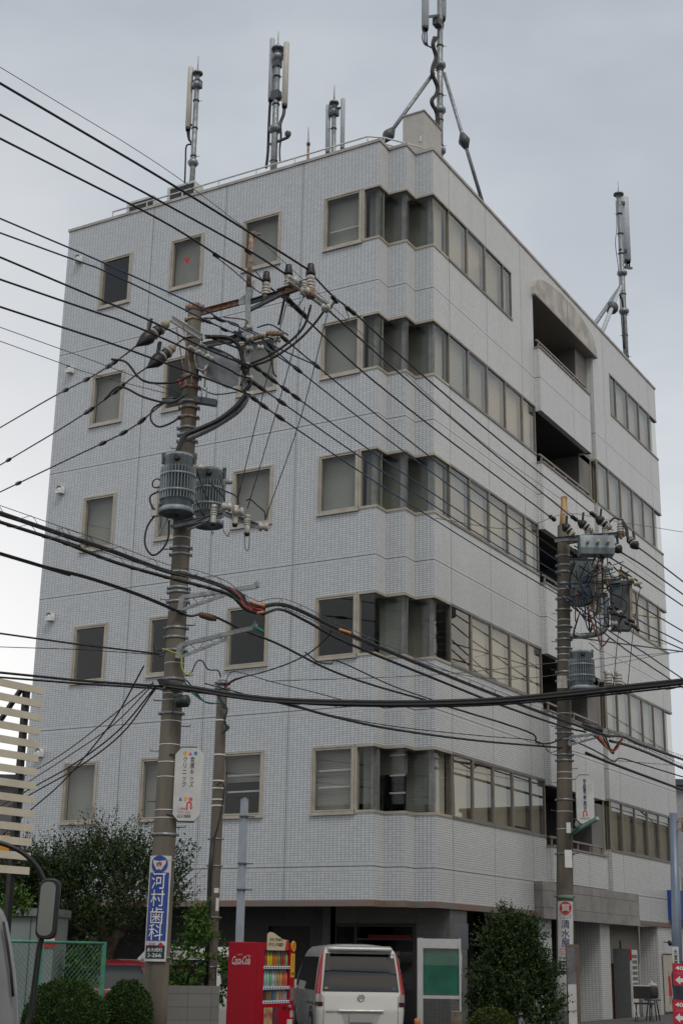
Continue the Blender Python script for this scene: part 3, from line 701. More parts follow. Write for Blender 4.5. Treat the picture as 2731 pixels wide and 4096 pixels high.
for (u1, v1, x1) in ((1367, 742, -.9), (1384, 758, -.6)):
    mb = MB(); p, q = onB(1425, 657, x), onB(u1, v1, x1); mb.tube([p, q+(q-p)*.2], .075, 10); s_ = mb.build('strut', M['steel'] if u1 < 1370 else M['greyp'], m5)
    if u1 > 1370: mb = MB(); c = p+(q-p)*.52; mb.lathe(c, [(.1, -.2), (.24, -.04), (.24, .04), (.1, .2)], 10, (q-p).normalized()); mb.build('joint_plate', M['steelD'], s_)
# cabinet
c0 = onB(925, 335, -1.9); t = thing('rooftop_cabinet', 'pale grey metal cabinet on the roof corner beside the tallest mast', 'cabinet', (-1.9, 2.2, ZR-.3))
mb = MB(); tl = AP(925, 272, 1.55); tr = AP(973, 262, 1.55)
mb.box(tl.x, tr.x, 1.55, 2.6, ZR-.3, tl.z+.05); cab = mb.build('body', mat('cabinet_beige', (.44, .43, .40), .5, 0, .08), t)
mb = MB(); mb.box(tl.x-.03, tr.x+.03, 1.52, 2.63, tl.z+.05, tl.z+.08); mb.build('lid', M['coping'], t)
mb = MB(); mb.box((tl.x+tr.x)/2+.2, (tl.x+tr.x)/2+.24, 1.52, 1.549, tl.z-.85, tl.z-.7); mb.box(tl.x+.1, tl.x+.13, 1.52, 1.549, tl.z-1.0, tl.z-.85); mb.build('handle', M['white'], t)
# condensers behind the railing at the left
def condenser(u0, u1, v, label):
    p, q = AP(u0, v, .9), AP(u1, v-6, .9)
    t = thing('air_conditioner', label, 'air conditioner', (p.x, .9, ZR-.4), 'air conditioning units behind the roof railing')
    mb = MB(); zt = (p.z+q.z)/2; mb.box(p.x, q.x, .9, 1.35, zt-.9, zt); mb.build('casing', M['board'], t)
    mb = MB(); mb.box(p.x+.12, q.x+.002, .88, .899, zt-.75, zt-.08)
    mb.build('grille', M['dark'], t)
    mb = MB()
    for i in range(8): mb.box(p.x+.12, q.x, .872, .879, zt-.72+i*.085, zt-.705+i*.085)
    mb.build('guard', M['grayc'], t)
condenser(292, 352, 459, 'white air conditioner behind the left end of the roof railing')
condenser(385, 446, 425, 'white air conditioner on the roof at the foot of the leftmost mast')
mb = MB(); mb.box(BE*0-.6, -.4, 14, 14.2, ZR-.4, ZR-.3)
# ================================================================ utility poles
UP = V((0, 0, 1))
def Dz(u, v, z): p = atz(u, v, z); return hypot(p.x-CP.x, p.y-CP.y)
def pts(P2, D0, D1=None):
    D1 = D0 if D1 is None else D1; s = [0]
    for a, b in zip(P2[:-1], P2[1:]): s.append(s[-1]+hypot(b[0]-a[0], b[1]-a[1]))
    return [at(p[0], p[1], 1/((1/D0)+(1/D1-1/D0)*(q/s[-1] if s[-1] else 0))) for p, q in zip(P2, s)]
def wr(parent, P2, D0, D1, r, m='blackc', name='jumper_wire', n=5, smooth=True):
    q = pts(P2, D0, D1); q = catmull(q, 5) if smooth else q
    mb = MB(); mb.tube(q, r, n); return mb.build(name, M[m], parent)
def insul(parent, c, ax=UP, s=1., cap=True, red=True, name='insulator'):
    ax = V(ax).normalized(); mb = MB()
    pr = [(.035, 0), (.05, .02), (.03, .03), (.03, .05)]
    h = .05
    for i in range(3): pr += [(.062, h), (.066, h+.012), (.062, h+.03), (.036, h+.036)]; h += .045
    pr += [(.055, h), (.055, h+.07), (.03, h+.08)]
    mb.lathe(c, [(a*s, b*s) for a, b in pr], 12, ax); o = mb.build(name, M['porc'], parent)
    if cap:
        mb = MB(); mb.lathe(V(c)+ax*(h+.06)*s, [(.062*s, 0), (.066*s, .04*s), (.05*s, .12*s), (.045*s, .17*s), (.02*s, .18*s)], 12, ax); mb.build('cover', M['black'], o)
    mb = MB(); mb.lathe(V(c)-ax*.08*s, [(.03*s, 0), (.03*s, .085*s)], 10, ax); mb.lathe(c, [(.0505*s, .012*s), (.0525*s, .022*s), (.0505*s, .03*s)], 12, ax) if red else 0
    mb.build('stem', M['rust'], o); return o
def spool(parent, c, ax, s=1.):
    mb = MB(); mb.lathe(V(c)-V(ax)*.05*s, [(.03*s, 0), (.045*s, .01*s), (.045*s, .03*s), (.028*s, .045*s), (.028*s, .055*s), (.045*s, .07*s), (.045*s, .09*s), (.03*s, .1*s)], 10, ax); return mb.build('insulator', M['porc'], parent)
def tension(parent, a, b, s=1.):       # dead-end insulator string with black hood
    a, b = V(a), V(b); d = b-a; Lg = d.length; ax = d.normalized()
    mb = MB(); mb.lathe(a, [(.015, 0), (.015, Lg*.2)], 8, ax); mb.lathe(a+ax*Lg*.12, [(.03*s, 0), (.05*s, .04), (.055*s, Lg*.14), (.03*s, Lg*.16)], 10, ax); o = mb.build('tension_insulator', mat_tan, parent)
    mb = MB()
    for f in (.32, .50): mb.lathe(a+ax*Lg*f, [(.04*s, 0), (.075*s, .01), (.078*s, .03), (.05*s, .045)], 12, ax)
    mb.build('disc', M['porc'], o)
    mb = MB(); mb.lathe(a+ax*Lg*.36, [(.05*s, 0), (.066*s, .03), (.066*s, Lg*.12), (.05*s, Lg*.14)], 12, ax)
    mb.lathe(a+ax*Lg*.56, [(.05*s, 0), (.085*s, Lg*.08), (.075*s, Lg*.2), (.03*s, Lg*.36), (.012, Lg*.44)], 12, ax); mb.bar(a+ax*Lg*.7, a+ax*Lg*.62+UP*.22*s, .05*s, .03*s); mb.build('hood', M['black'], o); return o
mat_tan = mat('tan_clamp', (.30, .25, .17), .6, .2, .2, 8.)
def transformer(name, label, top, bot, r, D, group, bush=True):
    pt, pb = at(*top, D), at(*bot, D); c = V((pb.x, pb.y, pb.z)); H = pt.z-pb.z
    t = thing(name, label, 'transformer', c, group)
    mb = MB(); mb.lathe(c, [(r*.80, .0), (r*.80, H*.93), (r*.82, H*.935), (r*.82, H*.965), (r*.7, H), (.05, H*1.01)], 24); mb.build('tank', M['trafo'], t)
    mb = MB()
    for i in range(34):
        a = 2*pi*i/34; d = V((cos(a), sin(a), 0)); mb.obox(c+d*r*.89+UP*H*.45, d*r*.11, V((-sin(a), cos(a), 0))*.006, UP*H*.29)
    mb.build('cooling_fins', M['trafo'], t)
    for f in (.30, .60): mb = MB(); mb.lathe(c+UP*H*f, [(r*1.0, -.018), (r*1.012, -.018), (r*1.012, .018), (r*1.0, .018)], 28, cap=False); mb.build('band', M['trafo'], t)
    mb = MB(); mb.lathe(c, [(r*.86, .03), (r*.97, .0), (r*.97, -.06), (r*.93, -.065), (r*.9, -.02), (.02, -.015)], 28); mb.build('base_ring', M['trafo'], t)
    mb = MB(); q = c+NF*r*.80+UP*H*.86; mb.lathe(q, [(.05, 0), (.05, .05), (.03, .06)], 12, NF); mb.build('bushing', M['black'], t)
    if bush: mb = MB(); q = c+RH*r*.8+UP*H*.78; mb.lathe(q, [(.045, 0), (.05, .12), (.035, .16)], 12, RH); mb.build('bushing', M['porc'], t)
    for s_ in (-1, 1):
        mb = MB(); q = c+RH*s_*r*.86+UP*H*.93; mb.box(q.x-.02, q.x+.02, q.y-.03, q.y+.03, q.z-.09, q.z+.05); mb.lathe(q+UP*.07, [(.03, -.01), (.04, 0), (.03, .01)], 10, NF); mb.build('lifting_lug', M['steelD'], t)
    return t
class Pole:
    def __init__(s, name, label, u, v0, D, z1, r0, r1, group, lean=(0, 0)):
        s.lx, s.ly = lean
        p = at(u, v0, D); s.x, s.y, s.D = p.x, p.y, D; s.r0, s.r1, s.z1 = r0, r1, z1
        s.t = thing(name, label, 'utility pole', (s.x, s.y, 0), group)
        mb = MB(); n = 12; mb.tube([s.A(z1*i/n) for i in range(n+1)], [r0+(r1-r0)*i/n for i in range(n+1)], 24); mb.build('shaft', M['concrete'], s.t)
    def A(s, z): return V((s.x+s.lx*z/s.z1, s.y+s.ly*z/s.z1, z))
    def R(s, z): return s.r0+(s.r1-s.r0)*z/s.z1
    def z(s, v, u=None):
        # height on the shaft seen at picture row v
        lo, hi = -2., 30.
        for _ in range(40):
            m = (lo+hi)/2; w_ = s.A(m)-CP; vv = (2048-FPX*w_.dot(CU)/w_.dot(CF))/K
            if vv > v: lo = m
            else: hi = m
        return lo
    def P(s, v, dr=0., dn=0.):
        z = s.z(v); return s.A(z)+RH*dr+NF*dn
    def band(s, v, h=.05, m='steel', k=1.07, bolt=True):
        z = s.z(v); r = s.R(z)*k; mb = MB(); mb.lathe(s.A(z), [(r*.96, -h/2), (r, -h/2), (r, h/2), (r*.96, h/2)], 24)
        if bolt:
            for q in (-1, 1): c = s.A(z)+RH*q*(r+.02); mb.bar(c-NF*.05, c+NF*.05, .03, h*.8); mb.tube([c-NF*.08, c+NF*.09], .008, 6)
        return mb.build('pole_band', M[m], s.t)
    def steps(s, v0, v1, n):
        for i in range(n):
            v = v0+(v1-v0)*i/(n-1); z = s.z(v); q = 1 if i % 2 else -1; c = s.A(z); mb = MB()
            mb.tube([c+RH*q*s.R(z)*.9, c+RH*q*(s.R(z)+.13), c+RH*q*(s.R(z)+.135)+UP*.03], .009, 6); mb.build('step_bolt', M['rust'] if i % 3 == 0 else M['steelD'], s.t)
G = 'concrete utility poles'
p1 = Pole('utility_pole', 'nearer concrete utility pole with two transformers and a rusty offset arm', 371, 2000, 22., 12.0, .19, .115, G, (.05, .04)); T = p1.t; D = 22.
p1.band(708, .12, 'rust', 1.08); p1.band(735, .05, 'rust'); p1.band(778, .05, 'steel'); p1.band(868, .06, 'rust', 1.15)
for v in (892, 925, 938, 960, 985): p1.band(v, .045, 'steel' if v % 2 else 'rust', 1.12)
for v in (1000, 1015, 1050, 1190, 1210, 1260, 1275, 1352, 1362, 1384, 1444, 1466, 1496, 1562, 1583, 1640, 1918): p1.band(v, .045, 'steel', 1.055)
for v in (1237, 1315, 1405, 1525, 1595, 1610, 1658, 1712, 1752, 1786, 1862, 1880): p1.band(v, .012, 'white', 1.02, False)
p1.steps(1030, 1900, 16)
# offset structure: lower curved arm, vertical channel, rusty top pipe
mb = MB(); q = catmull(pts([(424, 1010), (480, 985), (530, 955), (553, 935), (564, 915), (566, 890)], D-.1, D-.3), 6); mb.tube(q, .055, 8); mb.build('offset_arm', M['steel'], T)
mb = MB(); a, b = at(566, 905, D-.3), at(570, 662, D-.3); mb.bar(a, b, .09, .09, NF); mb.build('offset_post', M['steel'], T)
for v in range(770, 900, 16): mb = MB(); c = at(566, v, D-.42); mb.lathe(c, [(.014, 0), (.014, .01)], 8, NF); mb.build('bolt', M['steelD'], T)
mb = MB(); mb.tube([at(570, 668, D-.3), at(578, 536, D-.3)], [.045, .04], 12); mb.build('top_pipe', M['rust'], T)
mb = MB(); c = at(581, 537, D-.3); mb.box(c.x-.06, c.x+.06, c.y-.04, c.y+.04, c.z-.04, c.z+.03); mb.tube([c, c+RH*.14], .02, 6); mb.build('clamp', M['rust'], T)
mb = MB(); mb.chan(at(460, 719, D), at(550, 695, D-.2), .06, .09); mb.build('cross_arm', M['rust'], T)
mb = MB(); mb.prism([(0, 0), (.22, .02), (.26, .45), (.22, .45), (.12, .2), (0, .1)], at(548, 700, D-.26), RH, UP, NF, .02); mb.build('gusset', M['steel'], T)
mb = MB(); mb.chan(at(575, 694, D-.3), at(640, 674, D-.5), .05, .07); mb.build('cross_arm', M['steelD'], T)
mb = MB(); mb.chan(at(640, 676, D-.55), at(715, 650, D-.8), .09, .12); mb.build('cross_arm', M['rust'], T)
mb = MB(); mb.bar(at(572, 712, D-.3), at(652, 672, D-.6), .05, .06); mb.build('brace', M['steelD'], T)
mb = MB(); mb.chan(at(660, 642, D-1.0), at(758, 712, D-.3), .06, .09); mb.build('cross_arm', M['board'], T)
mb = MB(); mb.chan(at(464, 795, D-.1), at(560, 775, D-.3), .06, .08); mb.build('cross_arm', M['steel'], T)
mb = MB(); q = [at(566, 782, D-.4), at(600, 772, D-.5), at(615, 765, D-.6), at(650, 766, D-.7)]; mb.tube(q, .045, 8); mb.build('cross_arm', M['rust'], T)
mb = MB(); mb.prism([(0, 0), (.2, .03), (.2, .33), (.17, .33), (.08, .14), (0, .08)], at(546, 784, D-.36), RH, UP, NF, .02); mb.build('gusset', M['steel'], T)
mb = MB(); mb.chan(at(392, 732, D-.25), at(462, 776, D-.25), .07, .085); mb.build('cross_arm', M['board'], T)
for a, b in (((405, 752), (428, 885)), ((420, 748), (442, 880))): mb = MB(); mb.bar(at(*a, D-.3), at(*b, D-.3), .02, .05, NF); mb.build('brace', M['rust'], T)
mb = MB(); mb.chan(at(372, 918, D-.2), at(428, 916, D-.2), .03, .04); mb.build('cross_arm', M['steel'], T)
mb = MB(); mb.bar(at(448, 918, D-.3), at(497, 926, D-.4), .12, .10); mb.build('disconnector', M['steelD'], T)
for u in (462, 473): mb = MB(); mb.tube([at(u, 920, D-.4), at(u+2, 890, D-.4)], .012, 6); mb.build('rod', M['steel'], T)
mb = MB(); mb.tube([at(470, 888, D-.4), at(472, 840, D-.4)], .018, 6); mb.build('rod', M['porc'], T)
# insulators on top
i1 = at(610, 684, D-.4); insul(T, i1, s=1.15); i2 = at(661, 668, D-.6); insul(T, i2, s=1.15); i3 = at(712, 672, D-.8); insul(T, i3, s=1.25)
mb = MB(); c = at(713, 668, D-.8); mb.lathe(c, [(.075, -.12), (.075, .06)], 14); mb.build('mount', M['rust'], T)
for u, v in ((672, 644), (700, 668), (748, 706)): spool(T, at(u, v, D-.9), RH, 1.5)
for u, v in ((603, 768), (637, 780), (573, 776), (598, 798)): spool(T, at(u, v, D-.6), RH, 1.1)
for v in (752, 800, 838, 868, 905): spool(T, at(573, v, D-.4), RH, 1.1)
insul(T, at(698, 672, D-.9), s=.8, cap=False)
# dead ends on the left
tension(T, at(395, 735, D-.3), at(312, 795, D-.6), 1.4); tension(T, at(408, 790, D-.3), at(338, 845, D-.6), 1.35)
wr(T, [(405, 790), (425, 776), (440, 775)], D-.3, D-.2, .014)
# jumper loops
for P2, r, m in (
 ([(255, 825), (290, 832), (330, 875), (400, 878), (440, 860)], .02, 'blackc'), ([(240, 918), (275, 888), (330, 912), (390, 925), (430, 905)], .02, 'blackc'),
 ([(371, 925), (350, 940), (347, 965), (365, 980), (395, 970), (415, 955)], .017, 'blackc'),
 ([(565, 905), (540, 935), (500, 965), (450, 988), (425, 1000), (410, 1030), (406, 1045)], .045, 'black'),
 ([(560, 900), (575, 880), (560, 850), (556, 820), (545, 790), (520, 775), (475, 773)], .035, 'black'),
 ([(468, 730), (498, 732), (545, 745), (545, 765), (515, 775), (470, 776)], .014, 'blackc'),
 ([(513, 728), (565, 735), (560, 752), (530, 775), (470, 790)], .012, 'brown'),
 ([(590, 752), (620, 745), (650, 762), (662, 770)], .014, 'blue'), ([(545, 768), (570, 758), (600, 770), (630, 778)], .014, 'blue'),
 ([(520, 790), (560, 782), (600, 795), (620, 815), (628, 855), (635, 865)], .016, 'blackc'),
 ([(655, 675), (648, 710), (640, 745)], .022, 'blackc'), ([(714, 700), (700, 745), (670, 780), (620, 815), (575, 835)], .022, 'blackc'),
 ([(745, 712), (720, 745), (680, 785), (620, 825), (570, 842)], .022, 'blackc'), ([(770, 690), (755, 712), (747, 716)], .022, 'blackc'),
 ([(665, 650), (640, 668), (600, 672), (570, 650), (535, 620), (500, 592)], .010, 'blackc'), ([(583, 618), (600, 640), (606, 665)], .010, 'blackc'),
 ([(700, 680), (680, 705), (660, 700)], .008, 'blackc'), ([(755, 715), (780, 735), (800, 730), (790, 700)], .008, 'blackc'),
 ([(452, 845), (447, 815), (460, 790), (475, 800), (480, 830), (468, 850), (452, 845)], .012, 'porc'),
 ([(470, 770), (510, 785), (548, 800)], .02, 'black'), ([(480, 795), (520, 812), (550, 830)], .02, 'black'), ([(500, 850), (540, 835), (566, 840)], .018, 'blackc'),
 ([(545, 825), (570, 845), (560, 870), (552, 885)], .018, 'blackc'), ([(445, 880), (490, 905), (545, 900)], .012, 'grayc'),
 ([(370, 1120), (352, 1118), (352, 1105), (364, 1100), (372, 1112)], .012, 'blackc'), ([(372, 1125), (345, 1140), (350, 1165), (362, 1172)], .016, 'blackc'),
 ([(360, 1178), (338, 1210), (333, 1250), (350, 1275), (372, 1262), (386, 1235), (388, 1195)], .017, 'blackc'),
 ([(408, 1062), (425, 1100), (450, 1150), (470, 1185)], .012, 'blackc'), ([(452, 1075), (462, 1110), (478, 1150)], .012, 'blackc'), ([(482, 1110), (495, 1120), (512, 1140), (515, 1150)], .014, 'blackc'),
 ([(505, 1092), (512, 1120), (516, 1150)], .012, 'blackc'), ([(516, 1128), (535, 1135), (546, 1145), (548, 1158)], .012, 'blackc'), ([(565, 1150), (575, 1147), (590, 1160), (607, 1175), (609, 1188)], .012, 'blackc'),
 ([(486, 1190), (487, 1225), (492, 1222)], .007, 'grayc'), ([(513, 1195), (512, 1215), (523, 1232), (525, 1222)], .007, 'grayc'), ([(563, 1213), (562, 1255), (568, 1265), (572, 1255)], .007, 'grayc'), ([(573, 1213), (572, 1256)], .007, 'grayc')):
    wr(T, P2, D-.35, D-.45, r, m)
for (u, v, du, dv, r) in ((503, 733, 14, 6, .035), (475, 737, 14, 6, .035), (532, 742, 10, 5, .03), (515, 757, 9, 4, .03), (545, 765, 10, 4, .035), (555, 775, 8, 5, .04)):
    mb = MB(); a, b = at(u-du, v-dv, D-.45), at(u+du, v+dv, D-.45); Lg = (b-a).length; mb.lathe(a, [(.01, 0), (r*.8, Lg*.2), (r, Lg*.5), (r*.8, Lg*.8), (.01, Lg)], 8, (b-a)); mb.build('wire_sleeve', M['black'], T)
# switch box hanging from the arm
c = at(497, 838, D-.25); t = thing('pole_switch', 'grey angular switch box hanging under the arms of the nearer pole', 'switch box', c-UP*.3)
mb = MB(); ax = (at(540, 855, D-.9)-at(455, 810, D)).normalized(); hx = px(46, D)
side = UP.cross(ax).normalized(); poly = [(-.30, .12), (-.20, .27), (.20, .27), (.30, .12), (.24, -.22), (0, -.36), (-.24, -.22)]
poly = [(a*.8, b*.85) for a, b in poly]
mb.prism(poly, c-ax*.42, side, UP, ax, .84); mb.build('casing', mat('switch_box_grey', (.20, .22, .24), .5, .3, .2, 5.), t)
for k in (-1, 0, 1):
    for e in (-1, 1):
        mb = MB(); q = c+ax*.3*k+UP*.1+side*e*.26; mb.lathe(q, [(.035, 0), (.05, .03), (.03, .06), (.045, .09), (.03, .14)], 10, side*e+UP*.3); mb.build('bushing', M['porc'], t)
mb = MB(); mb.bar(c+UP*.24-ax*.35, c+UP*.24+ax*.35, .05, .06); mb.build('hanger', M['steel'], t)
# transformers
tg = 'pole mounted transformers'
t1 = transformer('transformer', 'left of the two grey finned transformers on the nearer pole, hung higher', (409, 1045), (405, 1172), .285, 21.55, tg)
t2 = transformer('transformer', 'right of the two grey finned transformers on the nearer pole, partly hidden', (485, 1079), (478, 1200), .265, 22.3, tg)
for p, q in (((400, 1208), (513, 1183)), ((515, 1180), (600, 1212)), ((430, 1215), (480, 1190))): mb = MB(); mb.chan(at(*p, D-.3), at(*q, D-.4), .05, .07); mb.build('cross_arm', M['steel'], T)
mb = MB(); mb.bar(at(405, 1175, D-.3), at(402, 1215, D-.25), .08, .06); mb.build('hanger', M['steelD'], T)
for u, v in ((490, 1190), (540, 1192), (567, 1213)):
    q = at(u, v, D-.55); insul(T, q+UP*.0, s=.85, cap=False, name='cutout'); mb = MB(); mb.lathe(q-UP*.07, [(.04, -.02), (.046, 0), (.048, .11), (.04, .12)], 12); cc = mb.build('cutout_body', M['porc'], T); mb = MB(); mb.lathe(q-UP*.13, [(.03, 0), (.045, .03), (.045, .05)], 10); mb.build('cap', M['black'], cc)
for u, v in ((520, 1165), (548, 1175), (605, 1210)): spool(T, at(u, v, D-.6), RH, 1.6)
mb = MB(); q = at(358, 1172, D-.4); mb.box(q.x-.06, q.x+.06, q.y-.05, q.y+.05, q.z-.1, q.z+.1); mb.build('fuse_box', M['porc'], T)
mb = MB(); mb.bar(at(385, 1190, D-.3), at(362, 1232, D-.4), .03, .015); mb.build('strap', M['steel'], T)
# lattice cable brackets
def bracket(T, a, b, lo0, lo1, D, n=5):
    A_, B_, C_, E_ = at(*a, D), at(*b, D), at(*lo0, D), at(*lo1, D)
    mb = MB(); mb.bar(A_, B_, .05, .065); mb.bar(A_, C_, .08, .05, NF); mb.bar(C_, E_, .035, .045)
    m_ = [E_+(C_-E_)*i/n for i in range(n+1)]; u_ = [A_+(B_-A_)*((E_-A_).length/(B_-A_).length)*(1-i/n)*.98 for i in range(n+1)]
    for i in range(n): mb.bar(m_[i], u_[i+1] if i % 2 == 0 else u_[i], .015, .015) if False else mb.bar(m_[i] if i % 2 else u_[i], m_[i+1] if not i % 2 else u_[i+1], .015, .015)
    mb.bar(E_, u_[0], .03, .04)
    return mb.build('cable_bracket', M['steel'], T)
bracket(T, (418, 1372), (590, 1347), (413, 1402), (522, 1365), D-.25); bracket(T, (413, 1482), (585, 1441), (408, 1512), (520, 1468), D-.25)
for u, v in ((590, 1342), (585, 1437)): mb = MB(); q = at(u, v, D-.25); mb.box(q.x-.03, q.x+.03, q.y-.04, q.y+.04, q.z-.05, q.z+.03); mb.tube([q, q+UP*.08], .01, 6); mb.build('clamp', M['steel'], T)
# cable joint box under the crossing
mb = MB(); c = at(420, 1612, D-.35); ax = RH; mb.lathe(c-RH*.1, [(.06, 0), (.095, .03), (.095, .19), (.05, .22)], 12, RH*.95+NF*.4); jb = mb.build('joint_box', mat('dark_green_box', (.02, .035, .03), .5), T)
for k in range(3): wr(T, [(395, 1640), (412, 1560+k*8), (430, 1565+k*9), (470, 1612), (510, 1614+k)], D-.4, D+1, .012, 'teal' if k else 'blackc')
for k in range(6): wr(T, [(362+k*3, 1560), (372+k*4, 1575-k), (395, 1568+k*4), (412+k, 1575+k*3)], D-.25, D-.3, .016)
wr(T, [(372, 1490), (393, 1497), (415, 1508), (418, 1535), (428, 1550), (440, 1545)], D-.25, D-.3, .014, 'ygreen'); wr(T, [(440, 1545), (452, 1520), (465, 1519), (478, 1538), (500, 1540), (507, 1555)], D-.3, D+2, .012)
wr(T, [(352, 1480), (357, 1500), (372, 1510)], D-.3, D-.3, .008)
# small pole behind
p3 = Pole('utility_pole', 'short slim utility pole between the clinic sign and the square post', 493, 2000, 26., 6.42, .115, .095, G)
for v in (1570, 1583, 1592): p3.band(v, .06, 'steel', 1.15)
for v in (1656, 1735, 1795, 1812, 1838, 1852, 1928, 1990, 2108, 2222): p3.band(v, .03, 'steel' if v > 1900 else 'white', 1.06, v > 1900)
mb = MB(); q = pts([(489, 1925), (482, 2000), (477, 2150), (471, 2320)], 25.85); mb.tube(q, .04, 8); mb.build('conduit', M['black'], p3.t)
wr(p3.t, [(492, 1925), (505, 1880), (515, 1815), (508, 1798), (497, 1805)], 25.85, 25.85, .012)
for k in range(4): wr(p3.t, [(500+k*2, 1600), (512, 1615+k*3), (522, 1630), (515, 1650+k*3), (520+k*2, 1672), (510, 1685)], 25.8, 25.8, .014, 'teal' if k == 2 else 'blackc')
mb = MB(); c = at(497, 2046, 25.7); mb.obox(c, RH*.04, NF*.01, UP*.04); mb.build('tag', M['white'], p3.t)
mb = MB(); c = at(499, 2078, 25.7); mb.obox(c, RH*.025, NF*.01, UP*.11); mb.build('tag', M['white'], p3.t)

# pole 2, farther, on the street side of the building
D2 = 35.
p2 = Pole('utility_pole', 'farther concrete utility pole standing by the street face of the building', 1299.5, 2420, D2, 12.15, .215, .15, G, (.29, .13)); T2 = p2.t
mb = MB(); q0_, q1_ = p2.P(1245), at(1295, 1146, D2); mb.tube([q0_, q1_], [.13, .075], 12); mb.build('top_pipe', M['rust2'], T2)
mb = MB(); q = at(1295, 1146, D2); mb.box(q.x-.07, q.x+.07, q.y-.05, q.y+.05, q.z-.03, q.z+.06); mb.build('clamp', M['rust2'], T2)
for v in (1278, 1300, 1315, 1342, 1376): p2.band(v, .06, 'steel', 1.07)
for v in (1402, 1440, 1470, 1490, 1520, 1545, 1565, 1600, 1673, 1685, 1700, 1735, 1748, 1838, 1962, 2060): p2.band(v, .05, 'steel', 1.05)
for v in (1355, 1425, 1455, 1505, 1640, 1775, 1790, 1865, 1905): p2.band(v, .015, 'white', 1.02, False)
p2.steps(1410, 1960, 18)
mb = MB(); mb.chan(at(1273, 1241, D2-.4), at(1433, 1228, D2-.4), .09, .12); mb.build('cross_arm', M['steel'], T2)
mb = MB(); mb.bar(at(1300, 1246, D2-.25), at(1440, 1226, D2-.25), .08, .09); mb.build('cross_arm', M['rust'], T2)
mb = MB(); mb.chan(at(1300, 1347, D2-.3), at(1425, 1334, D2-.3), .07, .10); mb.build('cross_arm', M['steel'], T2)
mb = MB(); mb.chan(at(1420, 1314, D2-1.2), at(1470, 1346, D2+.5), .07, .12); mb.build('cross_arm', mat_tan, T2)
mb = MB(); mb.chan(at(1450, 1332, D2-.2), at(1452, 1440, D2-.2), .07, .08, NF); mb.build('cross_arm', mat_tan, T2)
mb = MB(); mb.bar(at(1300, 1378, D2-.3), at(1395, 1366, D2-.3), .07, .09); mb.build('cross_arm', M['steelD'], T2)
mb = MB(); q = catmull(pts([(1308, 1462), (1345, 1460), (1375, 1455), (1390, 1440), (1392, 1400), (1390, 1372)], D2-.3), 5); mb.tube(q, .07, 8); mb.build('offset_arm', M['steel'], T2)
mb = MB(); mb.chan(at(1385, 1235, D2-.5), at(1385, 1372, D2-.4), .05, .05, NF); mb.build('offset_post', M['steelD'], T2)
for u, v in ((1350, 1236), (1390, 1232), (1425, 1228), (1378, 1342), (1395, 1338)): insul(T2, at(u, v, D2-.5), s=1.35, cap=False)
for a, b in (((1322, 1233), (1290, 1203)), ((1365, 1225), (1325, 1195)), ((1408, 1219), (1365, 1185)), ((1400, 1243), (1428, 1270)), ((1440, 1230), (1465, 1262))): tension(T2, at(*a, D2-.5), at(*b, D2-.6), 1.5)
for u, v in ((1428, 1325), (1448, 1330), (1372, 1296), (1390, 1300), (1400, 1304), (1420, 1408), (1410, 1432), (1462, 1340)): spool(T2, at(u, v, D2-.6), RH, 1.6)
mb = MB(); c = at(1368, 1255, D2-.6); ax = RH
t = thing('pole_switch', 'grey round-cornered switch with three bushings under the top arm of the farther pole', 'switch box', c-UP*.3)
mb.prism([(-.26, -.1), (-.2, -.24), (.2, -.24), (.26, -.1), (.24, .16), (.15, .25), (-.15, .25), (-.24, .16)], c-RH*.42, NF, UP, RH, .84); mb.build('casing', M['trafo'], t)
for k in (-1, 0, 1): mb = MB(); q = c+RH*.25*k+NF*.25+UP*.02; mb.tube([q, q+NF*.08, q+NF*.1+UP*.06], .04, 8); mb.build('bushing', M['porc'], t)
mb = MB(); mb.bar(c+UP*.25-RH*.1, c+UP*.4-RH*.1, .06, .04); mb.build('hanger', M['steelD'], t)
random.seed(11)
for k in range(46):
    u0, v0 = random.uniform(1310, 1400), random.uniform(1250, 1420); u1, v1 = u0+random.uniform(-45, 60), v0+random.uniform(-10, 70)
    um, vm = (u0+u1)/2+random.uniform(-20, 20), max(v0, v1)+random.uniform(0, 25)
    wr(T2, [(u0, v0), (um, vm), (u1, v1)], D2-.3-random.random()*.5, D2-.3-random.random()*.5, random.choice((.012, .016, .022)), random.choice(('blackc', 'blackc', 'blackc', 'grayc', 'blue', 'brown')))
for P2, r, m in (([(1308, 1390), (1330, 1392), (1350, 1388), (1365, 1375)], .03, 'blackc'), ([(1345, 1400), (1340, 1420), (1352, 1425), (1375, 1405)], .016, 'blackc'), ([(1400, 1300), (1395, 1340), (1400, 1360), (1440, 1385), (1420, 1430), (1385, 1440)], .02, 'blackc'),
 ([(1428, 1193), (1440, 1215), (1441, 1245)], .03, 'black'), ([(1395, 1205), (1410, 1190), (1425, 1196), (1436, 1215), (1441, 1240)], .025, 'black'),
 ([(1400, 1450), (1412, 1440), (1405, 1425), (1425, 1455)], .018, 'blackc'), ([(1385, 1600), (1372, 1565), (1360, 1545), (1357, 1530)], .014, 'blackc'), ([(1385, 1545), (1400, 1543), (1409, 1560), (1408, 1575)], .014, 'blackc'), ([(1412, 1560), (1435, 1570), (1440, 1582)], .012, 'blackc'),
 ([(1430, 1340), (1425, 1400), (1415, 1500), (1408, 1585)], .01, 'blackc'), ([(1470, 1350), (1455, 1440), (1440, 1585)], .01, 'blackc')):
    wr(T2, P2, D2-.5, D2-.6, r, m)
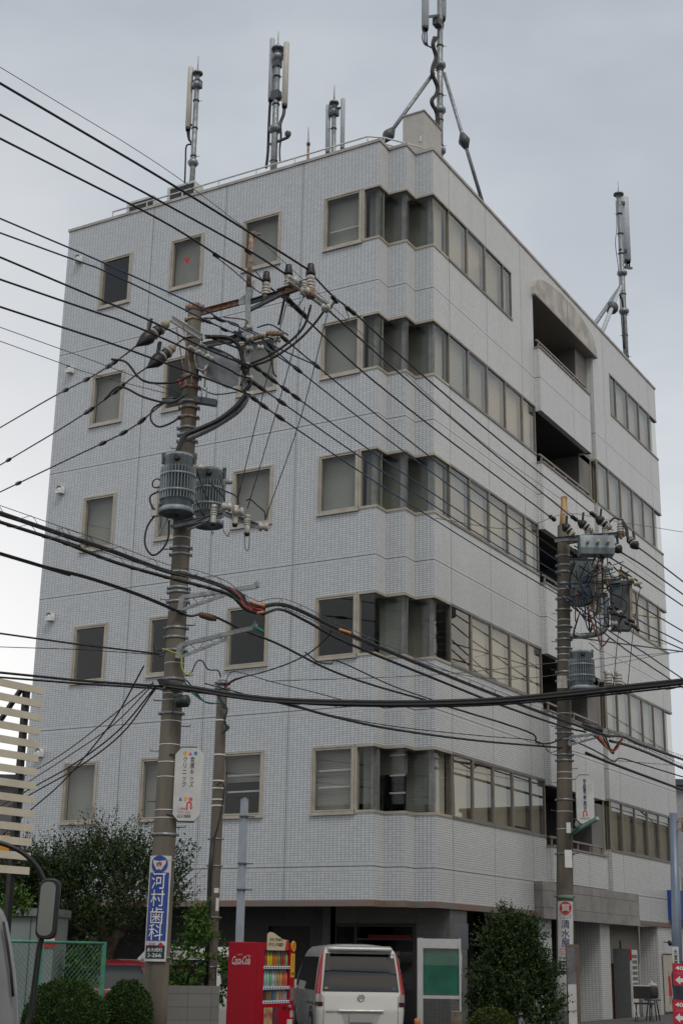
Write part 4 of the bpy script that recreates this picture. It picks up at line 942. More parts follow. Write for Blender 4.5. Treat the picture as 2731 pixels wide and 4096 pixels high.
for k in range(14):
    u = 1400+k*5+random.uniform(-3, 3); v = 1395+k*4.2+random.uniform(-12, 10); mb = MB(); a, b = at(u-5, v-4, D2-.7), at(u+6, v+4, D2-.7); Lg = (b-a).length
    mb.lathe(a, [(.01, 0), (.05, Lg*.3), (.05, Lg*.7), (.01, Lg)], 8, b-a); mb.build('wire_sleeve', M['black'], T2)
# flat grey panel box hung right of the farther pole
c = at(1424, 1392, D2-.1); t = thing('pole_cabinet', 'dark grey flat cabinet hung on the far side of the farther pole', 'cabinet', c-UP*.6)
mb = MB(); mb.obox(c, RH*.22, NF*.16, UP*.62); mb.build('body', mat('cabinet_dark', (.10, .12, .13), .5, .2, .15), t)
mb = MB(); mb.obox(c+RH*.23+NF*.05, RH*.008, NF*.1, UP*.55); mb.build('door', M['steelD'], t)
c = at(1332, 1338, D2+.4); t = thing('pole_cabinet', 'pale grey cabinet behind the shaft of the farther pole', 'cabinet', c-UP*.6)
mb = MB(); mb.obox(c, RH*.34, NF*.2, UP*.55); mb.build('body', M['trafo'], t); mb = MB(); mb.obox(c-NF*.0+UP*.56, RH*.37, NF*.22, UP*.015); mb.build('lid', M['steelD'], t)
t3 = transformer('transformer', 'grey finned transformer on the farther pole', (1336, 1496), (1337, 1580), .31, D2-.7, tg, False)
for u, v in ((1400, 1590), (1424, 1592)): insul(T2, at(u-3, v-12, D2-.7), s=1.5, cap=False, name='cutout')
mb = MB(); mb.chan(at(1300, 1592, D2-.4), at(1440, 1578, D2-.6), .07, .09); mb.build('cross_arm', M['steel'], T2)
for du in (0, 9): mb = MB(); q = at(1287+du, 1567, D2-.6); mb.box(q.x-.07, q.x+.05, q.y-.05, q.y+.05, q.z-.15, q.z+.15); mb.build('fuse_box', M['porc'], T2)
bracket(T2, (1310, 1693), (1410, 1682), (1307, 1712), (1385, 1690), D2-.3)
mb = MB(); q = at(1305, 1973, D2-.55); mb.obox(q, RH*.085, NF*.01, UP*.20); mb.build('tag', M['white'], T2)
mb = MB(); q = at(1305, 1902, D2-.5); mb.obox(q, RH*.05, NF*.03, UP*.12); mb.build('junction_box', M['white'], T2)
wr(T2, [(1308, 1925), (1315, 1912), (1345, 1892), (1370, 1880)], D2-.3, D2-1.0, .03, 'green'); mb = MB(); mb.bar(at(1315, 1913, D2-.3), at(1372, 1880, D2-1.2), .08, .07); mb.build('side_arm', mat('pale_green_paint', (.25, .42, .36), .5, 0, .1), T2)
mb = MB(); q = at(1328, 1898, D2-.5); mb.lathe(q, [(.07, -.02), (.09, .04), (.06, .13)], 12); mb.build('lamp', M['creamp'], T2)
# white cover sleeve on the lower pole
mb = MB(); z0 = 0.0; z1 = p2.z(2240); mb.lathe((p2.x, p2.y, 0), [(.26, 0), (.26, z1-.02), (.25, z1)], 24); mb.build('base_sleeve', mat('pole_sleeve', (.42, .42, .40), .6, 0, .2, 3., streak=True), T2)
# ================================================================ overhead lines
def line(name, label, P2, D0, D1, r, m='blackc', cat='power line', ext0=0, ext1=0, group=None, n=6):
    q = pts(P2, D0, D1)
    if ext0: q = [q[0]+(q[0]-q[1]).normalized()*ext0]+q
    if ext1: q = q+[q[-1]+(q[-1]-q[-2]).normalized()*ext1]
    q = catmull(q, 6) if len(q) > 2 else q
    mb = MB(); mb.tube(q, r, n); o = mb.build(name, M[m]); o['path'] = 0; del o['path']
    tag(o, label, cat, group); o.location = (0, 0, 0); return o, q
def coil(q, r, pitch, wr_=.006, drop=0., m='blackc'):
    L_ = [0]
    for a, b in zip(q[:-1], q[1:]): L_.append(L_[-1]+(b-a).length)
    out = []; n = int(L_[-1]/pitch*6); k = 0
    for i in range(n):
        s = L_[-1]*i/n
        while k < len(L_)-2 and L_[k+1] < s: k += 1
        f = (s-L_[k])/(L_[k+1]-L_[k]); p = q[k].lerp(q[k+1], f); d = (q[k+1]-q[k]).normalized(); a = d.cross(UP).normalized(); b = a.cross(d)
        t = 2*pi*i/6; out.append(p+a*cos(t)*r+b*(sin(t)*r-drop))
    return out
def uof(p): w_ = p-CP; return (1365.5+FPX*w_.dot(CR)/w_.dot(CF))/K
def beads(oq, us, r=.04, Lg=.34):
    o, q = oq
    for u in us:
        i = min(range(len(q)-1), key=lambda n: abs(uof(q[n])-u) if (q[n]-CP).dot(CF) > 1 else 9e9)
        j = i+1 if (uof(q[i+1])-uof(q[i]))*(u-uof(q[i])) > 0 or i == 0 else i-1
        f = (u-uof(q[i]))/((uof(q[j])-uof(q[i])) or 1); c = q[i].lerp(q[j], max(0, min(1, f))); d = (q[j]-q[i]).normalized()
        mb = MB(); mb.lathe(c-d*Lg/2, [(.012, 0), (r*.8, Lg*.2), (r, Lg*.5), (r*.8, Lg*.8), (.012, Lg)], 8, d); mb.build('wire_sleeve', M['black'], o)
hv = 'high voltage lines of the street'
L = lambda *a, **k: line('power_line', *a, **k)
L('topmost thick black line from the upper left to the nearer pole, rightmost insulator', [(0, 190), (360, 402), (560, 525), (713, 622)], Dz(0, 190, 13.0), 21.2, .019, group=hv, ext0=14)
L('second thick black line from the upper left to the nearer pole, middle insulator', [(0, 262), (380, 468), (560, 568), (661, 632)], Dz(0, 262, 12.9), 21.4, .017, group=hv, ext0=14)
L('third thick black line from the upper left to the nearer pole, leftmost insulator', [(0, 317), (360, 500), (510, 592), (610, 648)], Dz(0, 317, 12.8), 21.6, .017, group=hv, ext0=14)
L('thin earth wire from the upper left to the rusty pipe top of the nearer pole', [(0, 153), (300, 335), (440, 430), (581, 538)], Dz(0, 153, 14.1), 21.7, .006, 'grayc', group='thin wires of the street', ext0=14)
L('thin earth wire between the rusty pipe tops of the two poles', [(583, 538), (700, 645), (900, 830), (1100, 1010), (1293, 1150)], 21.7, D2, .006, 'grayc', group='thin wires of the street')
for nm, P2, da in (('uppermost', [(715, 628), (765, 680), (818, 722), (955, 848), (1170, 1030), (1353, 1176)], 21.2), ('middle', [(664, 640), (700, 668), (748, 707), (900, 842), (1110, 1022), (1309, 1184)], 21.4), ('lowest', [(613, 655), (655, 688), (700, 730), (850, 868), (1080, 1048), (1259, 1184)], 21.6)):
    L(nm+' of the three thick black lines strung from pole to pole', P2, da, D2-.5, .017, group=hv)
for u, v, du, dv in ((805, 713, 14, 11), (672, 697, 16, 16), (690, 715, 16, 15), (768, 687, 7, 9), (1268, 1190, 8, 6), (1318, 1190, 8, 6), (1362, 1182, 8, 6), (496, 586, 6, 4), (570, 577, 7, 5), (275, 825, 0, 0)):
    if not du: continue
    mb = MB(); dd = 21.3 if u < 900 else D2-.6; a, b = at(u-du, v-dv, dd), at(u+du, v+dv, dd+.25); Lg = (b-a).length; r = .042 if u < 900 else .06
    mb.lathe(a, [(.012, 0), (r, Lg*.2), (r*.8, Lg*.5), (r, Lg*.8), (.012, Lg)], 8, (b-a)); mb.build('wire_sleeve', M['black'], T if u < 900 else T2)
for k, (P2, rr) in enumerate((([(1466, 1258), (1500, 1283), (1568, 1336)], .022), ([(1428, 1270), (1480, 1302), (1568, 1365)], .022), ([(1400, 1280), (1460, 1318), (1568, 1392)], .020))):
    L(('upper', 'middle', 'lower')[k]+' black high voltage line leaving the farther pole towards the right edge', P2, D2-.4, 42, rr, group=hv, ext1=25)
# low voltage lines, left of the nearer pole
lv = 'low voltage lines of the street'
for k, (P2, m, zz_) in enumerate((([(0, 501), (200, 586), (443, 697), (500, 729), (577, 764), (640, 800), (726, 839)], 'blue', 11.7), ([(0, 534), (240, 622), (464, 731), (520, 757), (600, 795), (683, 848)], 'blue', 11.6),
   ([(0, 590), (333, 731), (457, 793), (540, 828), (574, 838)], 'blackc', 11.2), ([(0, 641), (300, 745), (509, 840), (545, 860), (574, 868)], 'blackc', 11.0), ([(0, 704), (260, 790), (538, 893), (574, 906)], 'blackc', 10.6))):
    if k < 2:
        L(('upper', 'second')[k]+' blue line from the left edge to the head of the nearer pole', P2[:4] if k else P2[:4], Dz(0, P2[0][1], zz_), 21.4, .013, m, group=lv, ext0=14)
        wr(T, P2[3:], 21.4, 21.7, .013, 'blue')
    else: L(('topmost', 'middle', 'lowest')[k-2]+' of three black lines under the blue ones, left edge to nearer pole', P2, Dz(0, P2[0][1], zz_), 21.5, .016, m, group=lv, ext0=14)
for k, (v0, z_, nm) in enumerate(((751, 10.0, 'upper'), (783, 9.9, 'lower'))):
    L(nm+' thin grey wire from the left edge to the nearer pole\'s banded shaft', [(0, v0), (200, v0+72), (412-k*4, 903+k*7)], Dz(0, v0, z_), 21.8, .006, 'grayc', group='thin wires of the street', ext0=14)
# low voltage lines between the poles and beyond
A0_ = [(726, 839), (683, 848), (680, 912), (647, 924), (643, 959)]
st = [(637, 764), (610, 785), (576, 835), (572, 872), (572, 907)]
A1_ = [(1285, 1269), (1285, 1292), (1287, 1322), (1290, 1344), (1295, 1374)]
for k in range(5):
    (u0, v0), (u1, v1) = A0_[k], A1_[k]
    mid = [(u0+(u1-u0)*f, v0+(v1-v0)*f+26*4*f*(1-f)*.35) for f in (.25, .5, .75)]
    w_o = L(('first', 'second', 'third', 'fourth', 'lowest')[k]+' of five parallel dark blue lines strung between poles', [st[k], (u0, v0)]+mid+[(u1, v1)], 21.7, D2-.5, .0135, 'blue' if k else 'blackc', group=lv)
    beads(w_o, ((655, 726), (625, 683), (590, 613, 627, 655, 680), (583, 600, 647), (583, 605, 643))[k], .04, .36)
for k, (P2, m) in enumerate((([(1300, 1340), (1380, 1395), (1450, 1440), (1568, 1492)], 'blue'), ([(1330, 1300), (1440, 1375), (1568, 1450)], 'blackc'), ([(1400, 1380), (1480, 1432), (1568, 1478)], 'blue'), ([(1300, 1372), (1400, 1450), (1480, 1500), (1568, 1560)], 'blue'), ([(1310, 1390), (1420, 1480), (1500, 1535), (1568, 1580)], 'blackc'))):
    L(('first', 'second', 'third', 'fourth', 'fifth')[k]+' of five low lines from the farther pole\'s cabinets to the right edge', P2, D2-.6, 41, .018, m, group=lv, ext1=25)
# lines running to the lower left from the dead ends
for k, (P2, z_, nm) in enumerate((([(318, 790), (275, 823), (210, 865), (120, 912), (0, 982)], 11.0, 'upper'), ([(342, 840), (300, 870), (240, 918), (150, 978), (0, 1068)], 10.8, 'middle'), ([(412, 908), (370, 930), (290, 990), (150, 1058), (0, 1130)], 10.2, 'lower'))):
    w_o = L(nm+' line descending from the nearer pole to the lower left edge over the white sky', P2, 21.6, 30, .014, group='lines descending to the left edge', ext1=14)
    beads(w_o, ((262, 250, 198, 150), (278, 265, 208, 200, 20), (325, 283, 235, 42))[k], .042, .42)
# three fine drops from the head of the nearer pole to the transformers
for k, P2 in enumerate(([(660, 690), (610, 880), (545, 1150)], [(700, 705), (640, 925), (568, 1168)], [(752, 720), (690, 960), (608, 1195)])):
    L(('left', 'middle', 'right')[k]+' of three fine wires dropping from the nearer pole\'s top to its fuses', P2, 21.3, 21.5, .008, group='fine drop wires')
# telephone cables
tl = 'telephone cables of the street'
def tel(label, P2, D0, D1, r, hang=.0, strands=1, **k):
    o, q = line('telephone_cable', label, P2, D0, D1, r, 'blackc', 'cable', group=tl, **k)
    if hang:
        mb = MB(); mb.tube([p+UP*hang for p in q], .006, 5); mb.build('messenger_wire', M['grayc'], o)
        mb = MB(); mb.tube(coil(q, hang*.7, .55, drop=-hang*.35), .0045, 4, False); mb.build('hanger_coil', M['grayc'], o)
    for s in range(strands-1): mb = MB(); mb.tube([p+V((.0, 0, -.025*(s+1)))+NF*.02*(s % 2) for p in q], r*.8, 5); mb.build('strand', M['blackc'], o)
    return o
zc = 7.45
tel('upper heavy spiral hung cable from the left edge to the orange sleeves', [(0, 1177), (130, 1222), (250, 1262), (380, 1310), (450, 1325), (520, 1350), (555, 1378), (590, 1395)], Dz(0, 1177, zc), 21.6, .026, .10, 2, ext0=14)
tel('lower heavy cable from the left edge to the orange sleeves', [(0, 1199), (130, 1240), (260, 1290), (380, 1325), (470, 1348), (530, 1368), (565, 1400), (605, 1410)], Dz(0, 1199, zc-.12), 21.5, .026, .09, 1, ext0=14)
tel('upper heavy cable from the orange sleeves down to the lattice bracket of the farther pole', [(590, 1395), (640, 1387), (690, 1402), (800, 1455), (1000, 1540), (1180, 1612), (1295, 1655), (1400, 1692)], 21.6, D2-.8, .025, .09, 2)
tel('lower heavy cable from the orange sleeves down to the farther pole', [(605, 1410), (645, 1400), (700, 1425), (800, 1478), (1000, 1560), (1150, 1620), (1290, 1668), (1345, 1682)], 21.6, D2-.8, .024, .0, 1)
for k, (P2, m) in enumerate((([(575, 1382), (590, 1388), (608, 1392)], 'orange'), ([(565, 1400), (585, 1408), (606, 1406)], 'orange'), ([(540, 1362), (560, 1390), (580, 1402)], 'redc'), ([(778, 1446), (792, 1450), (806, 1455)], 'orange'))):
    mb = MB(); mb.tube(catmull(pts(P2, 21.45, 21.45)), .024, 8); o = mb.build('cable_sleeve', M[m]); tag(o, ('upper orange sleeve on the heavy cable by the lattice bracket', 'lower orange sleeve on the heavy cable by the lattice bracket', 'dark red sleeve on the heavy cable by the lattice bracket', 'orange sleeve on the heavy cable before the dark fourth window')[k], 'cable sleeve')
for k in range(4): wr(T, [(525+k*6, 1348+k*3), (548+k*4, 1372-k), (575, 1390+k*4), (603, 1396+k*5)], 21.55, 21.45, .016, 'redc' if k == 1 else 'blackc')
tel('cable from the left edge sagging to the nearer pole beneath the two heavy ones', [(0, 1270), (100, 1300), (200, 1325), (300, 1358), (368, 1385), (400, 1400)], Dz(0, 1270, 6.95), 21.7, .018, .0, 2, ext0=14)
tel('dipping cable from the nearer pole past the dark windows to the farther pole', [(400, 1400), (435, 1415), (480, 1412), (560, 1448), (640, 1480), (760, 1540), (870, 1578), (1000, 1615), (1210, 1680), (1232, 1705), (1265, 1707), (1300, 1690)], 21.7, D2-.5, .020, .0, 1)
mb = MB(); a, b = at(455, 1410, 21.6), at(485, 1420, 21.6); mb.lathe(a, [(.02, 0), (.05, .05), (.05, .2), (.02, .3)], 8, b-a); mb.build('cable_joint', M['brown'], T)
mb = MB(); mb.tube(pts([(583, 1440), (605, 1452)], 21.7), .028, 8); o = mb.build('cable_sleeve', M['green']); tag(o, 'green sleeve at the tip of the lower lattice bracket', 'cable sleeve')
tel('cable from the left edge to the nearer pole across the dark leftmost window', [(0, 1455), (180, 1480), (365, 1502)], Dz(0, 1455, 6.45), 21.8, .016, ext0=14)
tel('thin cable just under it, from the left edge to the nearer pole', [(0, 1486), (180, 1492), (360, 1504)], Dz(0, 1486, 6.35), 21.8, .007, ext0=14)
tel('upper of two close cables just above the cream slats', [(0, 1545), (180, 1563), (375, 1577)], Dz(0, 1545, 5.9), 21.8, .022, ext0=14)
tel('lower of two close cables just above the cream slats', [(0, 1556), (180, 1570), (375, 1583), (520, 1597), (660, 1606)], Dz(0, 1556, 5.8), 22.3, .018, ext0=14)
o = tel('thick black cable bundle crossing the street face and rising to the right edge', [(380, 1570), (450, 1580), (540, 1595), (660, 1607), (850, 1612), (1000, 1611), (1150, 1605), (1290, 1592), (1400, 1580), (1568, 1562)], 21.6, 21.0, .028, .0, 3, ext1=14)
for k in range(3):
    mb = MB(); q = catmull(pts([(390+k*8, 1568+k*3), (500, 1592+k*2), (700, 1609+k*4), (900, 1617+k*3), (1100, 1613+k*4), (1290, 1597+k*5), (1568, 1567+k*5)], 21.7, 21.1)); mb.tube(q, .015, 5); mb.build('strand', M['blackc'], o)
mb = MB(); mb.tube(coil(catmull(pts([(600, 1606), (850, 1617), (1100, 1612), (1290, 1598), (1568, 1570)], 21.6, 21.1)), .05, .7, drop=.02), .005, 4, False); mb.build('hanger_coil', M['blackc'], o)
tel('black cable branching from the bundle and descending to the farther pole', [(520, 1592), (640, 1612), (760, 1645), (900, 1675), (1100, 1702), (1290, 1718)], 22, D2-.5, .024)
tel('thin cable from the crossing knot drooping under the branching one', [(470, 1570), (700, 1630), (900, 1668), (1100, 1690), (1230, 1702), (1262, 1728), (1290, 1718)], 22, D2-.5, .010)
tel('loose cable rising from the short pole to meet the street cables before the big window', [(516, 1578), (540, 1560), (600, 1545), (660, 1525), (710, 1500), (745, 1470), (762, 1448)], 25.9, 23, .012)
wr(p3.t, [(516, 1580), (535, 1565), (560, 1555)], 25.85, 25.6, .014, 'redc')
tel('cable with a dip running from the short pole top past the fourth window corner', [(515, 1575), (530, 1545), (560, 1547), (620, 1565), (720, 1590), (800, 1612)], 25.9, 24, .008)
tel('thin cable drooping from the bracket tip past the second big window', [(700, 1498), (730, 1520), (760, 1525), (780, 1520), (900, 1575), (1000, 1610)], 23, 28, .012)
for k, (P2, z_) in enumerate((([(352, 1568), (250, 1650), (160, 1720), (80, 1770), (0, 1810)], 0), ([(352, 1572), (260, 1665), (160, 1735), (75, 1790)], 0), ([(357, 1578), (270, 1680), (170, 1755), (70, 1812)], 0), ([(357, 1582), (280, 1685), (180, 1762), (70, 1825)], 0), ([(330, 1530), (270, 1640), (210, 1720), (140, 1800), (60, 1870)], 0))):
    tel(('uppermost', 'second', 'third', 'fourth', 'steepest')[k]+' service cable fanning from the crossing knot down behind the cream slats', P2, 21.9, 29, .010 if k in (0, 1) else .014, ext1=6)
tel('black cable leaving the farther pole below its lattice bracket to the lower right edge', [(1345, 1730), (1420, 1760), (1568, 1815)], D2-.5, 42, .035, ext1=20)
tel('wavy cable from the farther pole bracket to the right edge', [(1310, 1702), (1340, 1712), (1385, 1735), (1410, 1750), (1425, 1742), (1480, 1758), (1568, 1785)], D2-.5, 42, .018, ext1=20)
tel('upper spiral bound cable from the farther bracket to the right edge', [(1395, 1690), (1430, 1693), (1470, 1710), (1568, 1745)], D2-.8, 42, .034, .10, 1, ext1=20)
tel('lower spiral bound cable from the farther bracket to the right edge', [(1400, 1702), (1440, 1712), (1500, 1735), (1568, 1765)], D2-.8, 42, .034, .10, 1, ext1=20)
for k in range(5): wr(T2, [(1365+k*6, 1690), (1390+k*4, 1715+k*4), (1412, 1722+k*3-k*k), (1430, 1695)], D2-.9, D2-.9, .02, ('blackc', 'redc', 'orange', 'blackc', 'blackc')[k])
mb = MB(); a, b = at(1336, 1665, D2-.9), at(1384, 1680, D2-.9); mb.lathe(a, [(.05, 0), (.11, .08), (.11, (b-a).length-.08), (.05, (b-a).length)], 12, b-a); o = mb.build('cable_splice_case', M['black']); tag(o, 'black splice case on the cables by the farther pole bracket', 'splice case')
for k, (P2, a_, b_) in enumerate((([(700, 1030), (1000, 1205), (1200, 1250), (1568, 1230)], 26, 40), ([(1000, 1190), (1180, 1215), (1300, 1180), (1400, 1195), (1568, 1222)], 30, 41), ([(640, 1390), (900, 1500), (1180, 1560), (1568, 1495)], 24, 36), ([(610, 1565), (1000, 1550), (1300, 1520), (1568, 1497)], 26, 36), ([(1310, 1462), (1400, 1475), (1568, 1497)], D2-.5, 40), ([(1310, 1725), (1400, 1745), (1568, 1760)], D2-.4, 40), ([(840, 1440), (1000, 1470), (1210, 1510), (1568, 1468)], 28, 40))):
    if k in (0, 6): continue
    L(('x', 'fine greenish wire bowing over the balconies and past the farther pole head', 'fine wire from the heavy cables across the ribbon windows to the right edge', 'fine nearly level wire from the short pole to the right edge', 'line from the curved arm of the farther pole to the right edge', 'fine wire under the lattice bracket of the farther pole')[k], P2, a_, b_, .008 if k != 4 else .02, 'grayc', group='thin wires of the street', ext1=15)
# ================================================================ lettering helper
def text(parent, body, mp, x, y, h=None, w=None, m='ink', vert=False, name='lettering', bold=0., shear=0., gap=1.0, curved=False):
    c = bpy.data.curves.new('lettering_curve', 'FONT'); c.body = '\n'.join(body) if vert else body
    c.align_x = 'CENTER'; c.space_line = gap; c.offset = bold; c.shear = shear; c.resolution_u = 3
    o = bpy.data.objects.new('lettering_curve', c); COL.objects.link(o); bpy.context.view_layer.update()
    me = bpy.data.meshes.new_from_object(o.evaluated_get(bpy.context.evaluated_depsgraph_get()))
    bpy.data.objects.remove(o); bpy.data.curves.remove(c)
    xs = [v.co.x for v in me.vertices]; ys = [v.co.y for v in me.vertices]
    if not xs: return None
    bx, by, bw, bh = (min(xs)+max(xs))/2, (min(ys)+max(ys))/2, max(xs)-min(xs), max(ys)-min(ys)
    sx = sy = None
    if h: sy = h/bh
    if w: sx = w/bw
    sx = sx or sy; sy = sy or sx
    if curved:
        import bmesh
        bm = bmesh.new(); bm.from_mesh(me); bmesh.ops.triangulate(bm, faces=bm.faces[:])
        for _ in range(3):
            lim = .03/max(sx, 1e-6); ee = [e for e in bm.edges if e.calc_length() > lim]
            if ee: bmesh.ops.subdivide_edges(bm, edges=ee, cuts=1); bmesh.ops.triangulate(bm, faces=bm.faces[:])
        bm.to_mesh(me); bm.free()
    Mi = worldmat(parent).inverted()
    for v in me.vertices: v.co = Mi @ mp(x+(v.co.x-bx)*sx, y+(v.co.y-by)*sy)
    me.materials.clear(); me.materials.append(M[m] if isinstance(m, str) else m)
    o = bpy.data.objects.new(name, me); COL.objects.link(o); o.parent = parent; return o
def flat(parent, polys, mp, m, name):
    mb = MB()
    for P_ in polys:
        if len(P_) > 8:        # fan around the centre so that it can follow a curved plate
            cx_ = sum(a for a, b in P_)/len(P_); cy_ = sum(b for a, b in P_)/len(P_); n = len(P_)
            for i in range(n):
                (a, b), (c, d) = P_[i], P_[(i+1) % n]; f = lambda x, y, k: (cx_+(x-cx_)*k, cy_+(y-cy_)*k)
                mb.quad(mp(cx_, cy_), mp(*f(a, b, .5)), mp(*f(c, d, .5))); mb.quad(mp(*f(a, b, .5)), mp(a, b), mp(c, d), mp(*f(c, d, .5)))
        else: mb.quad(*[mp(a, b) for a, b in P_])
    return mb.build(name, M[m] if isinstance(m, str) else m, parent)
def circ(x, y, r, n=20, k=1.): return [(x+r*cos(2*pi*i/n), y+r*k*sin(2*pi*i/n)) for i in range(n)]
def board_map(O, X=RH, Z=UP, Nn=NF, off=.004): return lambda a, b: O+X*a+Z*b+Nn*off
def uturn(parent, mp, x, y, s, m='redi'):
    mb = MB(); out_ = []; inn = []
    for i in range(11): a = pi-pi*i/10; out_.append((x+s*.42*cos(a), y+s*.3+s*.42*sin(a))); inn.append((x+s*.2*cos(a), y+s*.3+s*.2*sin(a)))
    for i in range(10): mb.quad(mp(*out_[i]), mp(*out_[i+1]), mp(*inn[i+1]), mp(*inn[i]))
    mb.quad(mp(x-s*.42, y-s*.6), mp(x-s*.2, y-s*.6), mp(x-s*.2, y+s*.3), mp(x-s*.42, y+s*.3))
    mb.quad(mp(x+s*.2, y-s*.1), mp(x+s*.42, y-s*.1), mp(x+s*.42, y+s*.3), mp(x+s*.2, y+s*.3))
    mb.quad(mp(x+s*.02, y-s*.08), mp(x+s*.31, y-s*.55), mp(x+s*.6, y-s*.02), mp(x+s*.31, y-s*.2))
    return mb.build('arrow', M[m], parent)
def hang_sign(label, u0, u1, v0, v1, D_):
    c = (at(u0, v0, D_)+at(u1, v1, D_))/2; W_ = (at(u1, v0, D_)-at(u0, v0, D_)).length; H_ = at((u0+u1)/2, v0, D_).z-at((u0+u1)/2, v1, D_).z
    t = thing('hanging_sign', label, 'sign', c, 'signs on the utility poles')
    ch = W_*.2; a, b = W_/2, H_/2; poly = [(-a+ch, b), (a-ch, b), (a, b-ch*1.1), (a, -b+ch*1.1), (a-ch, -b), (-a+ch, -b), (-a, -b+ch*1.1), (-a, b-ch*1.1)]
    mb = MB(); mb.prism(poly, c-NF*.02, RH, UP, NF, .04); mb.build('board', M['board'], t)
    mb = MB(); mb.tube([c+RH*p[0]*1.0+UP*p[1]*1.0 for p in poly+poly[:1]], .012, 6); mb.build('rim', M['board'], t)
    for e in (1, -1):
        mb = MB(); mb.tube([c+RH*(-a-.10)+UP*e*(b-ch*1.2), c+RH*(-a)+UP*e*(b-ch*1.1), c+RH*(-a+ch)+UP*e*(b+.015), c+RH*(a-ch)+UP*e*(b+.015)], .013, 6); mb.build('bracket', M['steelD'], t)
    return t, c, W_, H_
t, c, W_, H_ = hang_sign('white clinic sign with coloured shapes hung beside the nearer pole', 401, 462, 1719, 1886, 21.8)
mp_ = board_map(c, off=.0215); hh = H_/167.
X = lambda u: (u-431.5)*W_/61; Y = lambda v: (1802.5-v)*hh
flat(t, [circ(X(422), Y(1731), .030)], mp_, 'yel', 'yellow_dot'); flat(t, [[(X(430), Y(1736)), (X(439), Y(1736)), (X(434.5), Y(1727))]], mp_, 'pink', 'pink_triangle')
flat(t, [[(X(443), Y(1735)), (X(450), Y(1735)), (X(450), Y(1727)), (X(443), Y(1727))]], mp_, 'skyb', 'blue_square')
text(t, '宮原キッズ', mp_, X(440), Y(1774), h=hh*70, w=W_*.17, vert=True, bold=.015); text(t, 'クリニック', mp_, X(423), Y(1774), h=hh*70, w=W_*.16, vert=True, bold=.015)
flat(t, [[(X(412), Y(1841)), (X(421), Y(1841)), (X(416.5), Y(1832))]], mp_, 'skyb', 'blue_triangle'); flat(t, [[(X(425), Y(1841)), (X(432), Y(1841)), (X(432), Y(1832)), (X(425), Y(1832))]], mp_, 'yel', 'yellow_square')
flat(t, [circ(X(440), Y(1837), .030)], mp_, 'pink', 'pink_dot'); uturn(t, mp_, X(437), Y(1853), .10)
text(t, 'この手前', mp_, X(420), Y(1859), h=hh*6, w=W_*.30, m='redi', bold=.01); text(t, 'プラザノースそば', mp_, X(426), Y(1867), h=hh*6, w=W_*.48, m='redi', bold=.01); text(t, '653-9888', mp_, X(426), Y(1876), h=hh*8, w=W_*.5, bold=.01)
t, c, W_, H_ = hang_sign('white sign with one column of navy characters hung beside the farther pole', 1323, 1363, 1782, 1892, D2-.6)
mp_ = board_map(c, off=.0215); hh = H_/110.; X = lambda u: (u-1343)*W_/40; Y = lambda v: (1837-v)*hh
text(t, '埼玉県電気工事工業組合', mp_, X(1342.5), Y(1826), h=hh*72, w=W_*.21, m='navy', vert=True, bold=.02, gap=.8); uturn(t, mp_, X(1342), Y(1871), .12); text(t, '048-663-0242', mp_, X(1342), Y(1881), h=hh*4.5, w=W_*.55)
# wrap-round signs on the shafts
def wrap_sign(pole, label, v0, v1, ua, half, du=0.):
    z1_, z0_ = pole.z(v0), pole.z(v1); zc_ = (z0_+z1_)/2; c = pole.A(zc_)
    t = thing('wrapped_sign', label, 'sign', c, 'signs on the utility poles'); Rr_ = pole.R(z0_)+.035
    def mp(x, y, off=0.): a = x/Rr_+ua; return pole.A(zc_+y)+RH*sin(a)*(Rr_+off)+NF*cos(a)*(Rr_+off)
    def panel(x0, x1, y0, y1, m, name, off, thick=False):
        rows = [[mp(x0+(x1-x0)*j/12, y, off) for j in range(13)] for y in (y0, y1)]; mb = MB(); mb.grid(rows)
        if thick:
            r2 = [[mp(x0+(x1-x0)*j/12, y, off-.012) for j in range(13)] for y in (y0, y1)]; mb.grid([r[::-1] for r in r2])
            mb.grid([rows[1], r2[1]]); mb.grid([rows[0], r2[0]]); mb.grid([[rows[0][0], rows[1][0]], [r2[0][0], r2[1][0]]]); mb.grid([[rows[0][-1], rows[1][-1]], [r2[0][-1], r2[1][-1]]])
        return mb.build(name, M[m], t)
    H = z1_-z0_; panel(-half, half, -H/2, H/2, 'board', 'plate', 0, True)
    for e in (-.46, .46): mb = MB(); mb.lathe(pole.A(zc_+H*e), [(Rr_+.004-.0, -.008), (Rr_-.02, 0), (Rr_-.02, .01)], 24, cap=False); mb.build('strap', M['steel'], t)
    return t, mp, H, panel
t, mp, H, panel = wrap_sign(p1, 'dentist sign, navy panel with white characters, wrapped low on the nearer pole', 1968, 2209, -.12, .185)
f = lambda v: (2088.5-v)/241*H
panel(-.155, .155, f(2163), f(2007), 'bluep', 'blue_panel', .003); panel(-.15, .15, f(2203), f(2173), 'greenp', 'green_plate', .003)
m1_ = lambda a, b: mp(a, b, .012); m2_ = lambda a, b: mp(a, b, .018)
flat(t, [circ(0, f(1988), .125, 28)], lambda a, b: mp(a, b, .009), 'bluep', 'blue_disc')
flat(t, [[(-.09, f(1978)), (-.05, f(1979.5)), (0, f(1981)), (.05, f(1979.5)), (.09, f(1978)), (.095, f(1985)), (.06, f(1994)), (.035, f(2001)), (.012, f(2001)), (0, f(1997)), (-.012, f(2001)), (-.035, f(2001)), (-.06, f(1994)), (-.095, f(1985))]], m1_, 'board', 'tooth')
text(t, '歯', m2_, 0, f(1988), h=.075, m='redi', bold=.02, curved=True); 
for ch, v in (('河', 2026), ('村', 2066), ('歯', 2106), ('科', 2143)): text(t, ch, m1_, 0, f(v), h=.235, w=.20, m='white', bold=.0, curved=True)
